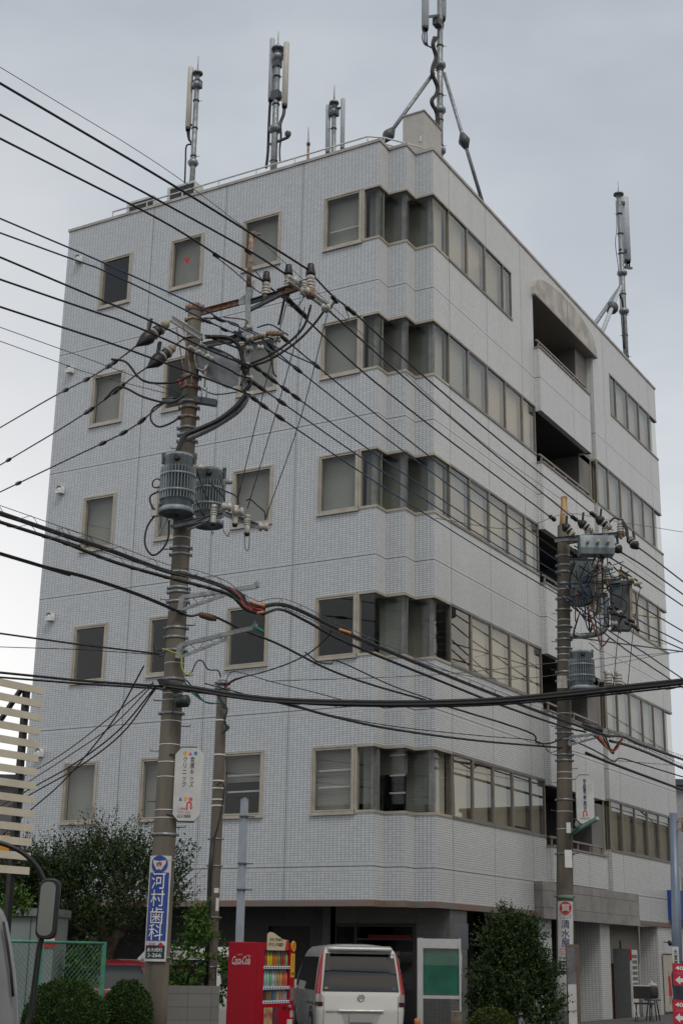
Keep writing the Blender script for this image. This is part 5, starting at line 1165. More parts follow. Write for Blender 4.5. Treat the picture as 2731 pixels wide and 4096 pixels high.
flat(t, [[(.085, f(2166)), (.13, f(2172)), (.10, f(2172)), (.10, f(2178)), (.07, f(2178)), (.07, f(2172)), (.04, f(2172))]], m1_, 'redi', 'arrow')
text(t, 'この先', m1_, -.06, f(2170.5), h=.045, w=.15, m='redi', bold=.01, curved=True); text(t, '666-4350', m1_, 0, f(2168.0-.0)+0-.062, h=.05, w=.29, m='navy', bold=.01, curved=True)
text(t, '東大成町', m1_, 0, f(2183), h=.055, w=.23, m='white', bold=.01, curved=True); text(t, '2-266', m1_, 0, f(2195), h=.055, w=.2, m='white', bold=.01, curved=True)
t, mp, H, panel = wrap_sign(p2, 'pawnshop sign with red emblem and navy characters wrapped low on the farther pole', 2072, 2230, -.1, .20)
f = lambda v: (2151-v)/158*H
panel(-.165, .165, f(2228), f(2208), 'greenp', 'black_plate', .003)
m1_ = lambda a, b: mp(a, b, .012); m2_ = lambda a, b: mp(a, b, .018)
flat(t, [circ(0, f(2087), .14, 28)], m1_, 'redi', 'emblem'); text(t, '質', m2_, 0, f(2086.5), h=.17, w=.19, m='board', bold=.02, curved=True)
text(t, 'ディスカウント', m1_, 0, f(2103), h=.05, w=.30, bold=.01, curved=True); text(t, 'ショップ', m1_, 0, f(2109), h=.055, w=.26, bold=.01, curved=True)
for ch, v in (('清', 2124), ('水', 2146), ('屋', 2167)): text(t, ch, m1_, 0, f(v), h=.19, w=.19, m='navy', bold=.0, curved=True)
text(t, '宮原東口', m1_, 0, f(2181), h=.04, w=.26, m='redi', curved=True); text(t, '大宮カワーノ', m1_, 0, f(2187), h=.04, w=.28, m='redi', curved=True); text(t, '送無すぐ', m1_, 0, f(2193), h=.04, w=.24, m='redi', curved=True)
text(t, '641-1738', m1_, 0, f(2201), h=.05, w=.30, bold=.01, curved=True); text(t, '東大成町', m1_, 0, f(2214), h=.05, w=.24, m='white', curved=True); text(t, '2-263', m1_, 0, f(2222), h=.05, w=.2, m='white', curved=True)
mb = MB(); mb.tube(pts([(1282, 2062), (1300, 2062), (1316, 2064)], D2-.62), .05, 8); mb.build('cable_guard', mat('green_guard', (.10, .17, .13), .7), T2)

# ================================================================ street level
def leafmat(name, c1, c2, c3):
    m, tt, b = newmat(name); cc = tt.nodes.new('ShaderNodeTexCoord')
    f1 = noise(tt, cc.outputs['Object'], 2.2, 3); wn = tt.nodes.new('ShaderNodeTexWhiteNoise'); ge = tt.nodes.new('ShaderNodeNewGeometry'); 
    tt.links.new(ge.outputs['Random Per Island'], wn.inputs['Vector']) if 'Random Per Island' in ge.outputs else 0
    mx = mth(tt, 'ADD', mth(tt, 'MULTIPLY', f1, .5), mth(tt, 'MULTIPLY', ge.outputs['Random Per Island'], .5))
    tt.links.new(ramp(tt, mx, [(.25, c1), (.5, c2), (.78, c3)]), b.inputs['Base Color']); b.inputs['Roughness'].default_value = .5; b.inputs['Specular IOR Level'].default_value = .18
    return m
LM = leafmat('tree_leaves', (.016, .034, .012), (.032, .062, .018), (.068, .108, .028))
LH = leafmat('hedge_leaves', (.014, .035, .008), (.028, .06, .012), (.055, .10, .018))
LB = leafmat('bright_leaves', (.035, .08, .015), (.07, .15, .025), (.12, .22, .04))
LY = leafmat('olive_leaves', (.035, .05, .01), (.06, .08, .015), (.10, .12, .025))
BK = mat('bark', (.07, .055, .04), .9, 0, .4, 9., bump=.5)
def leaf(mb, p, d, n, s):
    side = d.cross(n); side = side.normalized() if side.length > 1e-5 else V((1, 0, 0))
    mb.quad(p, p+d*s*.5+side*s*.26, p+d*s, p+d*s*.5-side*s*.26)
def rv():
    while True:
        v = V((random.uniform(-1, 1), random.uniform(-1, 1), random.uniform(-1, 1)))
        if .05 < v.length < 1: return v.normalized()
def shoots(mb, lobes, n, ln, ls, nl, up=.6, tw=None):
    for i in range(n):
        c, r = random.choice(lobes); q = rv(); rr = random.uniform(.35, 1.)**.5
        p = V((c[0]+q.x*r[0]*rr, c[1]+q.y*r[1]*rr, c[2]+q.z*r[2]*rr)); d = (q+UP*up+rv()*.5).normalized(); L_ = ln*random.uniform(.5, 1.25)
        if tw is not None and random.random() < .35: tw.tube([p, p+d*L_*.5, p+d*L_*.5+(d+rv()*.15).normalized()*L_*.45], [.008, .006, .003], 4, False)
        for k in range(nl):
            f = (k+random.random())/nl; ld = (d*.5+rv()).normalized(); leaf(mb, p+d*L_*f+rv()*.02, ld, rv(), ls*random.uniform(.6, 1.2)*(1.15-.5*f))
def lob(u, v, D_, w_, h_, dp=None):
    c = at(u, v, D_); r = px(w_, D_); return (c, (r, dp or r, px(h_, D_)))
def plant(name, label, cat, base, lobes, n, ln, ls, nl, m, up=.6, trunk=None, branches=(), group=None, core=True):
    t = thing(name, label, cat, base, group); mb = MB(); tw = MB(); shoots(mb, lobes, n, ln, ls, nl, up, tw)
    mb.build('crown' if trunk else 'foliage', m, t)
    if tw.v: tw.build('twigs', BK, t)
    if trunk: mb = MB(); mb.tube(catmull(trunk[0], 5), trunk[1] if not isinstance(trunk[1], tuple) else [trunk[1][0]+(trunk[1][1]-trunk[1][0])*i/(len(catmull(trunk[0], 5))-1) for i in range(len(catmull(trunk[0], 5)))], 10); mb.build('trunk', BK, t)
    for b_, r_ in branches: mb = MB(); q = catmull(b_, 4); mb.tube(q, [r_*(1-.7*i/(len(q)-1)) for i in range(len(q))], 7); mb.build('limb', BK, t)
    return t
Dt = 30.5
b0 = at(232, 2330, Dt); b0.z = 0
lobes = [lob(215, 2010, Dt, 80, 55), lob(300, 2020, Dt, 70, 55), lob(150, 2040, Dt, 75, 55), lob(250, 2075, Dt, 115, 55), lob(340, 2065, Dt, 65, 50), lob(100, 2085, Dt, 80, 40), lob(225, 2120, Dt, 75, 30), lob(235, 1975, Dt, 45, 30), lob(325, 1985, Dt, 45, 28), lob(120, 2020, Dt, 50, 30), lob(60, 2040, Dt, 55, 35)]
base_p = V((b0.x, b0.y, 0))
tr = [base_p, at(238, 2230, Dt), at(250, 2180, Dt), at(275, 2140, Dt)]
plant('tree', 'broad dark green tree with feathery shoots left of the nearer pole', 'tree', base_p, lobes, 1500, .80, .075, 20, LM, .9, (tr, (.17, .11)),
      [([at(250, 2180, Dt), at(230, 2120, Dt), at(200, 2050, Dt), at(190, 1990, Dt)], .1), ([at(262, 2160, Dt), at(300, 2110, Dt), at(330, 2050, Dt)], .09), ([at(275, 2140, Dt), at(270, 2060, Dt), at(250, 1960, Dt)], .08), ([at(245, 2190, Dt), at(190, 2140, Dt), at(120, 2100, Dt)], .07)])
Dq = 29.5
t_ = thing('tree_branch', 'loose leafy sprays of a small tree sticking out right of the nearer pole', 'tree', at(385, 2330, Dq)*1)
mb = MB(); tw = MB()
for (u0, v0, u1, v1) in ((375, 2060, 452, 1938), (375, 2050, 430, 1925), (370, 2080, 440, 2030), (378, 2040, 405, 1955), (372, 2070, 425, 2055), (374, 2060, 440, 1985), (375, 2085, 415, 2075), (370, 2030, 400, 1940), (372, 2060, 400, 2010)):
    a, b = at(u0, v0, Dq), at(u1, v1, Dq); mid = (a+b)/2+V((0, 0, .12)); q = catmull([a, mid, b], 8); tw.tube(q, [.02*(1-.8*i/(len(q)-1)) for i in range(len(q))], 4, False)
    for k in range(110):
        f = random.random()**.8; p = q[int(f*(len(q)-1))]; leaf(mb, p+rv()*.11, (rv()+UP*.3).normalized(), rv(), random.uniform(.05, .095))
mb.build('foliage', LM, t_); tw.build('twigs', BK, t_); mb = MB(); q = at(375, 2330, Dq); mb.tube([V((q.x, q.y, 0)), at(372, 2200, Dq), at(373, 2050, Dq)], [.05, .035, .015], 7); mb.build('stem', BK, t_)
bl = at(0, 2330, 31); plant('tree', 'dim leafy tree at the left edge beneath the cream slats', 'tree', V((bl.x, bl.y, 0)), [lob(20, 2030, 31, 80, 75), lob(60, 2060, 31, 60, 55), lob(-20, 2090, 31, 70, 60)], 800, .5, .085, 18, LM, .6, ([V((bl.x, bl.y, 0)), at(5, 2200, 31), at(10, 2100, 31)], (.12, .06)))
def hedge(label, u, v, D_, w_, h_, n, m, ls=.035, seed=3):
    random.seed(seed); c = at(u, v, D_); r = (px(w_, D_), px(w_, D_), px(h_, D_)); t = thing('shrub', label, 'shrub', (c.x, c.y, 0))
    mb = MB(); rows = []
    for i in range(11):
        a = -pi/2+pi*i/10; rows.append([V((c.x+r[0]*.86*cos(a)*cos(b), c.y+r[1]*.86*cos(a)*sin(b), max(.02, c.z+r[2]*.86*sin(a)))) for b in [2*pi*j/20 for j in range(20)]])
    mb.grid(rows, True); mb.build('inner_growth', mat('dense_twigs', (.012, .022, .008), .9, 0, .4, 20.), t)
    mb = MB()
    for i in range(n):
        q = rv(); k = 1+.05*sin(q.x*9+seed)*cos(q.y*8)+random.gauss(0, .022); p = V((c.x+q.x*r[0]*.93*k, c.y+q.y*r[1]*.93*k, c.z+q.z*r[2]*.93*k))
        if p.z < .03: continue
        leaf(mb, p, (q*.9+rv()).normalized(), rv(), ls*random.uniform(.6, 1.3))
    mb.build('foliage', m, t); return t
hedge('large round clipped shrub at the bottom left', 148, 2352, 20.4, 92, 94, 26000, LH)
hedge('smaller round clipped shrub against the foot of the nearer pole', 290, 2352, 21.2, 58, 92, 17000, LH, seed=5)
hedge('low rounded olive shrub below the dark conical tree', 1128, 2362, 27.5, 50, 42, 7000, LY, .05, 8)
random.seed(21)
Ds = 29.8; bs = at(1182, 2380, Ds); bs = V((bs.x, bs.y, 0))
lobes = [lob(1183, 2335, Ds, 80, 50), lob(1130, 2310, Ds, 35, 45), lob(1240, 2310, Ds, 35, 40), lob(1180, 2262, Ds, 64, 42), lob(1240, 2250, Ds, 22, 22), lob(1125, 2255, Ds, 22, 25), lob(1164, 2212, Ds, 38, 32), lob(1204, 2210, Ds, 30, 30), lob(1174, 2170, Ds, 20, 26), lob(1135, 2165, Ds, 8, 14), lob(1205, 2155, Ds, 12, 18), lob(1163, 2135, Ds, 8, 16)]
plant('tree', 'dense dark conical tree in front of the ground floor bays', 'tree', bs, lobes, 1700, .42, .075, 24, LM, .85, ([bs, at(1182, 2250, Ds), at(1180, 2150, Ds)], (.08, .03)),
      [([at(1180, 2160, Ds), at(1160, 2110, Ds), at(1158, 2068, Ds)], .02), ([at(1180, 2160, Ds), at(1205, 2110, Ds), at(1214, 2080, Ds)], .02), ([at(1180, 2180, Ds), at(1140, 2120, Ds), at(1130, 2085, Ds)], .02)])
lobes = [lob(418, 2230, 25.6, 38, 60), lob(450, 2170, 25.6, 25, 45), lob(400, 2270, 25.6, 35, 35), lob(455, 2130, 25.6, 14, 30), lob(500, 2250, 26.2, 25, 50)]
plant('shrub', 'bright green climbing shrub beside the short pole above the block wall', 'shrub', at(430, 2352, 25.6)-V((0, 0, .5)), lobes, 330, .3, .075, 16, LB, .7)
for (u, v, D_, w_, h_, n, lab) in ((33, 2078, 25, 24, 12, 40, 'bright broad leaves poking over the grey shed roof'), (190, 2225, 26.5, 28, 40, 110, 'light green bush behind the green mesh fence')):
    plant('shrub', lab, 'shrub', at(u, v+30, D_), [lob(u, v, D_, w_, h_)], n, .25, .10, 12, LB, .8)
# block wall
blk = tile_mat('concrete_block', (.17, .165, .155), (.20, .195, .18), (.07, .07, .065), (), tw=.4, th=.2, rough=.85, hor=False)
a, b = at(352, 2265, 24.2), at(505, 2265, 24.6); zt = a.z; dr = (b-a); dr.z = 0; Lw = dr.length; dr.normalize(); nn = V((dr.y, -dr.x, 0))
mb = MB(); fr = FR((a.x-dr.x*.6, a.y-dr.y*.6, 0), dr, nn); wallgrid(mb, fr, 0, Lw+.6, 0, zt, [], t=.15); o = mb.build('block_wall', blk); tag(o, 'low grey concrete block wall between the nearer pole and the drink machine', 'wall')
# green mesh fence
a, b = at(-60, 2162, 22.6), at(240, 2166, 24.0); t = thing('mesh_fence', 'pale green wire mesh fence behind the round clipped shrubs', 'fence', (a.x, a.y, 0))
gp = mat('fence_green', (.08, .30, .20), .5, .1, .2, 6.); zt = (a.z+b.z)/2; a.z = b.z = zt; dr = (b-a).normalized(); Lf = (b-a).length
mb = MB(); mb.tube([a, b], .022, 8); mb.build('top_rail', gp, t)
for k in (0, .5, 1): p = a.lerp(b, k); mb = MB(); mb.bar(V((p.x, p.y, 0)), p+UP*.02, .05, .05, dr); mb.build('post', gp, t)
mb = MB(); Hm = 1.3; sp_ = .085
for k in range(int((Lf+Hm)/sp_)):
    s0 = k*sp_-Hm
    for sg in (0, 1):
        x0, x1 = max(s0, 0), min(s0+Hm, Lf)
        if x1 <= x0: continue
        f0, f1 = x0-s0, x1-s0
        if sg: f0, f1 = Hm-f0, Hm-f1
        mb.tube([a+dr*x0-UP*(Hm-f0), a+dr*x1-UP*(Hm-f1)], .0035, 4, False)
mb.build('wire_mesh', mat('mesh_wire', (.10, .22, .17), .5, .2), t)
# grey storage shed
c = at(35, 2200, 26.0); t = thing('storage_shed', 'pale grey green metal shed at the left behind the mesh fence', 'shed', (c.x, c.y, 0))
shp = mat('shed_panel', (.26, .30, .29), .5, .1, .08, 1.5); z1_ = at(60, 2104, 26).z; hw_ = px(80, 26)
mb = MB(); mb.obox(V((c.x, c.y, z1_/2))-NF*.6, RH*hw_, NF*.6, UP*z1_/2); mb.build('body', shp, t)
mb = MB(); mb.obox(V((c.x, c.y, z1_+.06))-NF*.58, RH*(hw_+.04), NF*.66, UP*.065); mb.build('roof', M['steel'], t)
for du in (-.30, .35): mb = MB(); q = V((c.x, c.y, z1_/2))+RH*hw_*du+NF*.003; mb.obox(q, RH*.008, NF*.006, UP*(z1_/2-.05)); mb.build('seam', M['steelD'], t)
mb = MB(); q = at(73, 2282, 25.95); mb.bar(q-UP*.08, q+UP*.08, .03, .03, NF); mb.build('handle', M['black'], t)
mb = MB(); q = V((c.x, c.y, 0))+RH*(hw_-.12)+NF*.012; q.z = at(130, 2160, 26).z; mb.obox(q, RH*.16, NF*.006, UP*.13); lb = mb.build('label_plate', M['redi'], t)
mb = MB(); mb.obox(q+NF*.008, RH*.14, NF*.002, UP*.025); mb.build('stripe', M['white'], lb)
# cream slatted screen
R0 = at(99, 1588, 18.); z11 = at(81, 1936, 18.).z; dz_ = (R0.z-z11)/11; Lp = atz(0, 1567, R0.z); dr = (Lp-R0); dr.z = 0; dr.normalize(); nn = V((-dr.y, dr.x, 0))
if nn.dot(NF) < 0: nn = -nn
t = thing('slatted_screen', 'cream horizontal slats on black posts at the left edge', 'slatted screen', (R0.x, R0.y, 0)); sl = mat('slat_cream', (.58, .53, .42), .6, 0, .08, 3.)
for k in range(14):
    c = V((R0.x, R0.y, R0.z-dz_*k)); mb = MB(); mb.obox(c+dr*1.6, dr*1.6, nn*.012, UP*dz_*.26); mb.build('slat', sl, t)
for s_ in (.22, 1.05, 2.0): mb = MB(); p = V((R0.x, R0.y, 0))+dr*s_-nn*.06; mb.bar(p+UP*0, p+UP*(R0.z+.05), .07, .07, nn); mb.build('post', M['black'], t)
mb = MB(); p = V((R0.x, R0.y, R0.z))+dr*.25-nn*.12; mb.bar(p, p+dr*.75-UP*1.1, .05, .05); mb.build('brace', M['black'], t)
mb = MB(); c = at(8, 1943, 20.5); mb.obox(c, RH*px(27, 20.5), NF*.05, UP*px(22, 20.5)); o = mb.build('orange_panel', mat('orange_panel_paint', (.62, .27, .02), .5)); tag(o, 'orange panel behind the lowest cream slats', 'panel')
# distant houses
def house(label, u0, u1, vt, D_, col, roof, depth=8):
    a, b = at(u0, vt, D_), at(u1, vt, D_); c = (a+b)/2; W_ = (b-a).length; t = thing('house', label, 'building', (c.x, c.y, 0)); d = -NF
    mb = MB(); mb.obox(V((c.x, c.y, a.z/2))+d*depth/2, RH*W_/2, d*depth/2, UP*a.z/2); mb.build('wall', col, t)
    mb = MB(); mb.obox(V((c.x, c.y, a.z+.12))+d*depth/2, RH*(W_/2+.25), d*(depth/2+.3), UP*.12); mb.build('roof', roof, t)
    n = max(1, int(W_/2.2))
    for k in range(n):
        for z in range(1, max(2, int(a.z/2.9))+1):
            zz_ = z*2.9-1.4
            if zz_+.7 > a.z: continue
            q = V((c.x, c.y, zz_))+RH*((k+.5)/n-.5)*W_-d*.02; mb = MB(); mb.obox(q, RH*.55, d*.03, UP*.6); o = mb.build('window', M['frame'], t); mb = MB(); mb.obox(q-d*.035, RH*.5, d*.004, UP*.55); mb.build('pane', M['dark'], o)
    return t
house('dim house with a dark roof behind the slatted screen', -60, 42, 1796, 48, mat('house_grey', (.22, .21, .20), .8, 0, .1), M['steelD'])
house('grey house beyond the far end of the office building', 1530, 1640, 1806, 62, mat('house_pale', (.36, .37, .38), .8, 0, .1), M['steelD'])
# buildings mirrored in the glass; last two are unseen, added to darken the facade
def block(label, x0, x1, y0, y1, h, col, fy=True):
    t = thing('house', label, 'building', ((x0+x1)/2, (y0+y1)/2, 0)); mb = MB(); mb.box(x0, x1, y0, y1, 0, h); mb.build('wall', col, t)
    mb = MB(); mb.box(x0-.2, x1+.2, y0-.2, y1+.2, h, h+.3); mb.build('roof', M['steelD'], t)
    mb = MB(); n = int(h/3)
    for z in range(n):
        if fy:
            for k in range(int((y1-y0)/3)): mb = MB(); mb.box(x0-.02, x0+.05, y0+k*3+.8, y0+k*3+2.2, z*3+1., z*3+2.3); mb.build('window', M['dark'], t)
        else:
            for k in range(int((x1-x0)/3)): mb = MB(); mb.box(x0+k*3+.8, x0+k*3+2.2, y1-.05, y1+.02, z*3+1., z*3+2.3); mb.build('window', M['dark'], t)
hc = mat('house_render', (.12, .12, .12), .8, 0, .15, 1.)
block('dark four storey block far across the street, mirrored in the second floor glass', 27, 38, 84, 120, 13.5, hc)
block('long low house row across the street, beyond the right edge', 27, 36, 34, 80, 9.5, hc)
block('unseen plain block added across the street to darken the lower facade', 27, 38, -14, 28, 9, hc)
block('unseen long block added behind the viewpoint to cut low sky light', -40, 22, -66, -56, 11, hc, False)

# ================================================================ vehicles
def vehicle(name, label, cat, loc, rz, prof, paint, group=None):
    """prof rows: z, rear y, front y, half width, rear corner radius, front corner radius"""
    t = thing(name, label, cat, loc, group, rz)
    def row(z):
        if z <= prof[0][0]: return prof[0][1:]
        for a, b in zip(prof[:-1], prof[1:]):
            if a[0] <= z <= b[0]:
                f = (z-a[0])/(b[0]-a[0]); return [x+(y-x)*f for x, y in zip(a[1:], b[1:])]
        return prof[-1][1:]
    def half(z, off=0.):          # right half outline, rear centre to front centre: list of (x, y)
        lr, lf, hw, r0, r1 = row(z); q = []
        for i in range(5): q.append(((hw-r0)*i/4, lr-off))
        for i in range(1, 6): a = pi/2*i/5; q.append((hw-r0+(r0+off)*sin(a), lr+r0-(r0+off)*cos(a)))
        for i in range(1, 13): q.append((hw+off, lr+r0+(lf-r1-lr-r0)*i/12))
        for i in range(1, 6): a = pi/2*i/5; q.append((hw-r1+(r1+off)*cos(a), lf-r1+(r1+off)*sin(a)))
        for i in range(1, 5): q.append(((hw-r1)*(1-i/4), lf+off))
        return q
    rows = []; z0, z1 = prof[0][0], prof[-1][0]; n = 34
    for i in range(n+1):
        z = z0+(z1-z0)*i/n; h = half(z); rows.append([V((x, y, z)) for x, y in h]+[V((-x, y, z)) for x, y in h[-2:0:-1]])
    mb = MB(); mb.grid(rows, True, True, True); mb.build('body', paint, t, local=True)
    def rear(x, z, off=.006):
        lr, lf, hw, r0, r1 = row(z); ax_ = abs(x); s_ = 1 if x >= 0 else -1
        if ax_ <= hw-r0: return V((x, lr-off, z))
        a = min((ax_-(hw-r0))/r0, pi/2); rest = ax_-(hw-r0)-r0*pi/2
        if rest <= 0: return V((s_*(hw-r0+(r0+off)*sin(a)), lr+r0-(r0+off)*cos(a), z))
        return V((s_*(hw+off), lr+r0+rest, z))
    def side(s_, y, z, off=.006): lr, lf, hw, r0, r1 = row(z); return V((s_*(hw+off), y, z))
    def patch(name, m, fn, xa, xb, za, zb, n=10, k=6, parent=t, th=0):
        # xa, xb: functions of f (0 bottom, 1 top) giving the limits
        rows = [[fn(xa(j/k)+(xb(j/k)-xa(j/k))*i/n, za+(zb-za)*j/k) for i in range(n+1)] for j in range(k+1)]
        mb = MB(); mb.grid(rows); return mb.build(name, m, parent, local=True)
    return t, rear, side, patch, row
def wheel(t, x, y, r=.31):
    mb = MB(); mb.lathe((x-.1, y, r), [(r*.6, 0), (r*.95, .01), (r, .04), (r, .16), (r*.95, .19), (r*.6, .2)], 24, (1, 0, 0)); w_ = mb.build('wheel', M['black'], t, local=True)
    mb = MB(); sx = x+(.102 if x > 0 else -.102); mb.lathe((sx, y, r), [(.02, 0), (r*.6, .004), (r*.62, .0)], 16, (1 if x > 0 else -1, 0, 0)); mb.build('rim', M['steel'], w_, local=True)
paintw = mat('pearl_white_paint', (.62, .62, .58), .25, 0, .03, 2., coat=.6); tint = mat('privacy_glass', (.012, .013, .014), .04, 0, spec=.8)
tailr = mat('tail_lamp_red', (.38, .008, .015), .12, coat=.8); clear = mat('clear_lens', (.45, .40, .40), .1, .3)
vr = at(829, 2300, 28.4)
az = -.66
t, rear, side, patch, row = vehicle('minivan', 'white minivan seen from behind, parked nose in under the building', 'van', (vr.x, vr.y, 0), -az,
  [(.20, .10, 4.5, .78, .12, .25), (.30, .02, 4.64, .83, .14, .3), (.62, .0, 4.68, .845, .12, .32), (.66, .0, 4.68, .845, .12, .32), (.92, .03, 4.5, .845, .12, .35), (1.0, .06, 4.1, .84, .12, .35), (1.3, .12, 3.75, .80, .13, .35), (1.6, .20, 3.3, .745, .14, .35), (1.72, .24, 3.1, .70, .15, .32), (1.79, .32, 2.95, .64, .2, .3), (1.83, .5, 2.7, .52, .25, .25), (1.845, .9, 2.3, .3, .2, .2)], paintw)
van = t
patch('rear_window', tint, rear, lambda f: -(.735-.075*f), lambda f: .735-.075*f, .975, 1.665, 16, 8)
patch('seam', M['steelD'], lambda x, z: rear(x, z, .004), lambda f: -.715, lambda f: -.705, .25, .98, 1, 6); patch('seam', M['steelD'], lambda x, z: rear(x, z, .004), lambda f: .705, lambda f: .715, .25, .98, 1, 6)
for s_ in (-1, 1):
    rr_ = (lambda x, z, s_=s_: rear(s_*x, z, .014))
    patch('tail_lamp', tailr, rr_, lambda f: .765-.07*f, lambda f: .89-.13*f, .93, 1.76, 6, 12); patch('reversing_lamp', clear, rr_, lambda f: .735, lambda f: .885, .79, .93, 5, 3); patch('lamp_base', mat('lamp_dark', (.05, .01, .012), .3), rr_, lambda f: .725, lambda f: .90, .715, .79, 5, 2)
mb = MB(); rows = []
for x in [(-.62+1.24*i/12) for i in range(13)]:
    y0 = row(1.74)[0]; k = 1-(x/.62)**2*.25; rows.append([V((x, y0-.10*k, 1.735)), V((x, y0-.11*k, 1.765)), V((x, y0+.12, 1.81)), V((x, y0+.12, 1.70)), V((x, y0-.05*k, 1.70))])
mb.grid(rows, True, True, True); mb.build('spoiler', paintw, t, local=True)
mb = MB(); mb.box(-.58, .58, .12, .20, 1.66, 1.70); mb.build('spoiler_underside', M['steelD'], t, local=True)
mb = MB(); mb.lathe((0, .0355-.03, .875), [(.060, .0), (.064, .012), (.048, .016), (.046, .004)], 24, (0, -1, 0)); mb.box(-.072, .072, -.022, -.010, .862, .888); mb.build('emblem', mat('chrome', (.55, .55, .55), .15, 1.), t, local=True)
mpv = lambda a, b: rear(a, b, .010)
text(t, 'SERENA', lambda a, b: worldmat(van) @ mpv(a, b), -.545, .615, h=.032, w=.25, m=mat('chrome_dark', (.30, .30, .30), .2, 1.), bold=.02)
mb = MB()
mb.grid([[rear(x, z, o_) for x in (-.43, -.2, .0, .2, .43)] for z, o_ in ((.655, .004), (.65, .035), (.615, .03), (.61, .004))]); mb.build('plate_garnish', paintw, t, local=True)
patch('plate_recess', mat('recess_grey', (.42, .42, .40), .35), lambda x, z: rear(x, z, .0035), lambda f: -.30-.09*f, lambda f: .30+.09*f, .375, .61, 8, 4)
mb = MB(); mb.obox(V((0, -.018, .505)), V((.225, 0, 0)), V((0, .006, 0)), V((0, 0, .075))); mb.build('number_plate', mat('plate_grey', (.34, .34, .34), .6), t, local=True)
patch('bumper_line', M['steelD'], lambda x, z: rear(x, z, .004), lambda f: -.95, lambda f: .95, .325, .332, 20, 1)
for x, z, m_, r in ((-.66, 1.03, 'ygreen', .03), (.64, 1.03, 'skyb', .028)):
    mb = MB(); c = rear(x, z, .009); mb.quad(*[c+V((r*1.3*cos(2*pi*i/14), 0, r*sin(2*pi*i/14))) for i in range(14)][::-1]); mb.build('sticker', M[m_], t, local=True)
for s_ in (-1, 1):
    patch('side_window', tint, lambda y, z, s_=s_: side(s_, y, z), lambda f: .38+.16*f, lambda f: 3.55-.62*f, .985, 1.60, 12, 6)
    patch('window_rail', M['black'], lambda y, z, s_=s_: side(s_, y, z, .008), lambda f: .15, lambda f: 1.6, .735, .755, 6, 1)
    mb = MB(); mb.box(s_*.93-.07, s_*.93+.07, 3.28, 3.38, .96, 1.14); mb.bar(V((s_*.80, 3.34, 1.0)), V((s_*.90, 3.34, 1.0)), .05, .05); mb.build('wing_mirror', paintw, t, local=True)
    for y in (.85, 3.7): wheel(t, s_*.76, y)
    mb = MB(); mb.lathe((s_*.846, .85, .33), [(.36, 0), (.37, .006), (.33, .007)], 24, (s_, 0, 0), False); mb.build('wheel_arch', M['black'], t, local=True)
# second pale van, behind the drink machine
cw = at(560, 2300, 29.5)
t, rear, side, patch, row = vehicle('parked_van', 'white van glimpsed between the short pole and the drink machine', 'van', (cw.x, cw.y, 0), 1.25,
  [(.25, .05, 3.3, .70, .1, .2), (.6, .0, 3.38, .73, .1, .2), (1.0, .02, 3.3, .73, .1, .2), (1.5, .1, 2.9, .68, .12, .2), (1.68, .15, 2.7, .62, .12, .2), (1.75, .3, 2.5, .5, .15, .2)], paintw)
for s_ in (-1, 1):
    patch('side_window', tint, lambda y, z, s_=s_: side(s_, y, z), lambda f: .2, lambda f: 3.0-.4*f, 1.02, 1.50, 8, 4)
    for k in range(6): patch('grille_slot', M['black'], lambda y, z, s_=s_: side(s_, y, z), lambda f: .1, lambda f: 3.1, .42+k*.062, .445+k*.062, 6, 1)
    for y in (.6, 2.8): wheel(t, s_*.64, y, .27)
patch('rear_window', tint, rear, lambda f: -.55, lambda f: .55, 1.02, 1.5, 8, 4)
# dark red hatchback behind the fence
cr_ = at(262, 2300, 29.0); cr2 = cr_+(at(262, 2300, 30)-cr_).normalized()*.0
t, rear, side, patch, row = vehicle('red_car', 'dark red hatchback mostly hidden behind the mesh fence and hedges', 'car', (cr_.x, cr_.y, 0), .72,
  [(.2, .06, 3.8, .72, .12, .3), (.5, .0, 3.9, .79, .12, .3), (.85, .04, 3.8, .80, .12, .3), (.95, .08, 2.9, .78, .12, .3), (1.3, .28, 2.4, .68, .12, .25), (1.44, .42, 2.1, .60, .12, .25), (1.49, .6, 1.9, .45, .15, .2)], mat('dark_red_paint', (.20, .015, .022), .25, 0, .1, coat=.6))
patch('rear_window', mat('dull_glass', (.02, .025, .03), .35, 0, spec=.15), rear, lambda f: -(.70-.10*f), lambda f: .70-.10*f, .95, 1.38, 10, 5)
for s_ in (-1, 1):
    patch('side_window', tint, lambda y, z, s_=s_: side(s_, y, z), lambda f: .5, lambda f: 2.7-.5*f, .96, 1.38, 8, 4)
    for y in (.7, 3.1): wheel(t, s_*.70, y, .28)
# ---- truck at the left edge of the street, close by
Dk = 10.
tk = at(0, 2300, Dk); t = thing('truck', 'white truck cab corner with a tall black mirror at the left edge', 'truck', (tk.x, tk.y, 0))
mb = MB(); rows = []
for u, v in ((36, 2460), (38, 2352), (36, 2290), (30, 2230), (21, 2170), (12, 2120), (2, 2095), (-8, 2082)):
    e = at(u, v, Dk); ring = []
    for dx, dn in ((-.03, -.15), (0, -.08), (-.012, -.03), (-.04, -.008), (-.10, 0), (-.9, 0), (-.9, -.15)): ring.append(e+RH*dx+NF*dn)
    rows.append(ring)
mb.grid(rows, True, True, True); mb.build('cab', mat('truck_white', (.22, .225, .23), .35, 0, .05, coat=.4), t)
mb = MB(); mb.tube(pts([(8, 2118), (17, 2172), (25, 2232), (30, 2290)], Dk-.02), .010, 6); mb.build('door_seal', M['gasket'], t)
mb = MB(); mb.tube(catmull(pts([(-40, 1930), (5, 1938), (50, 1958), (84, 1990), (101, 2022), (107, 2036)], Dk-.1), 5), .016, 8); mb.build('mirror_arm', M['black'], t)
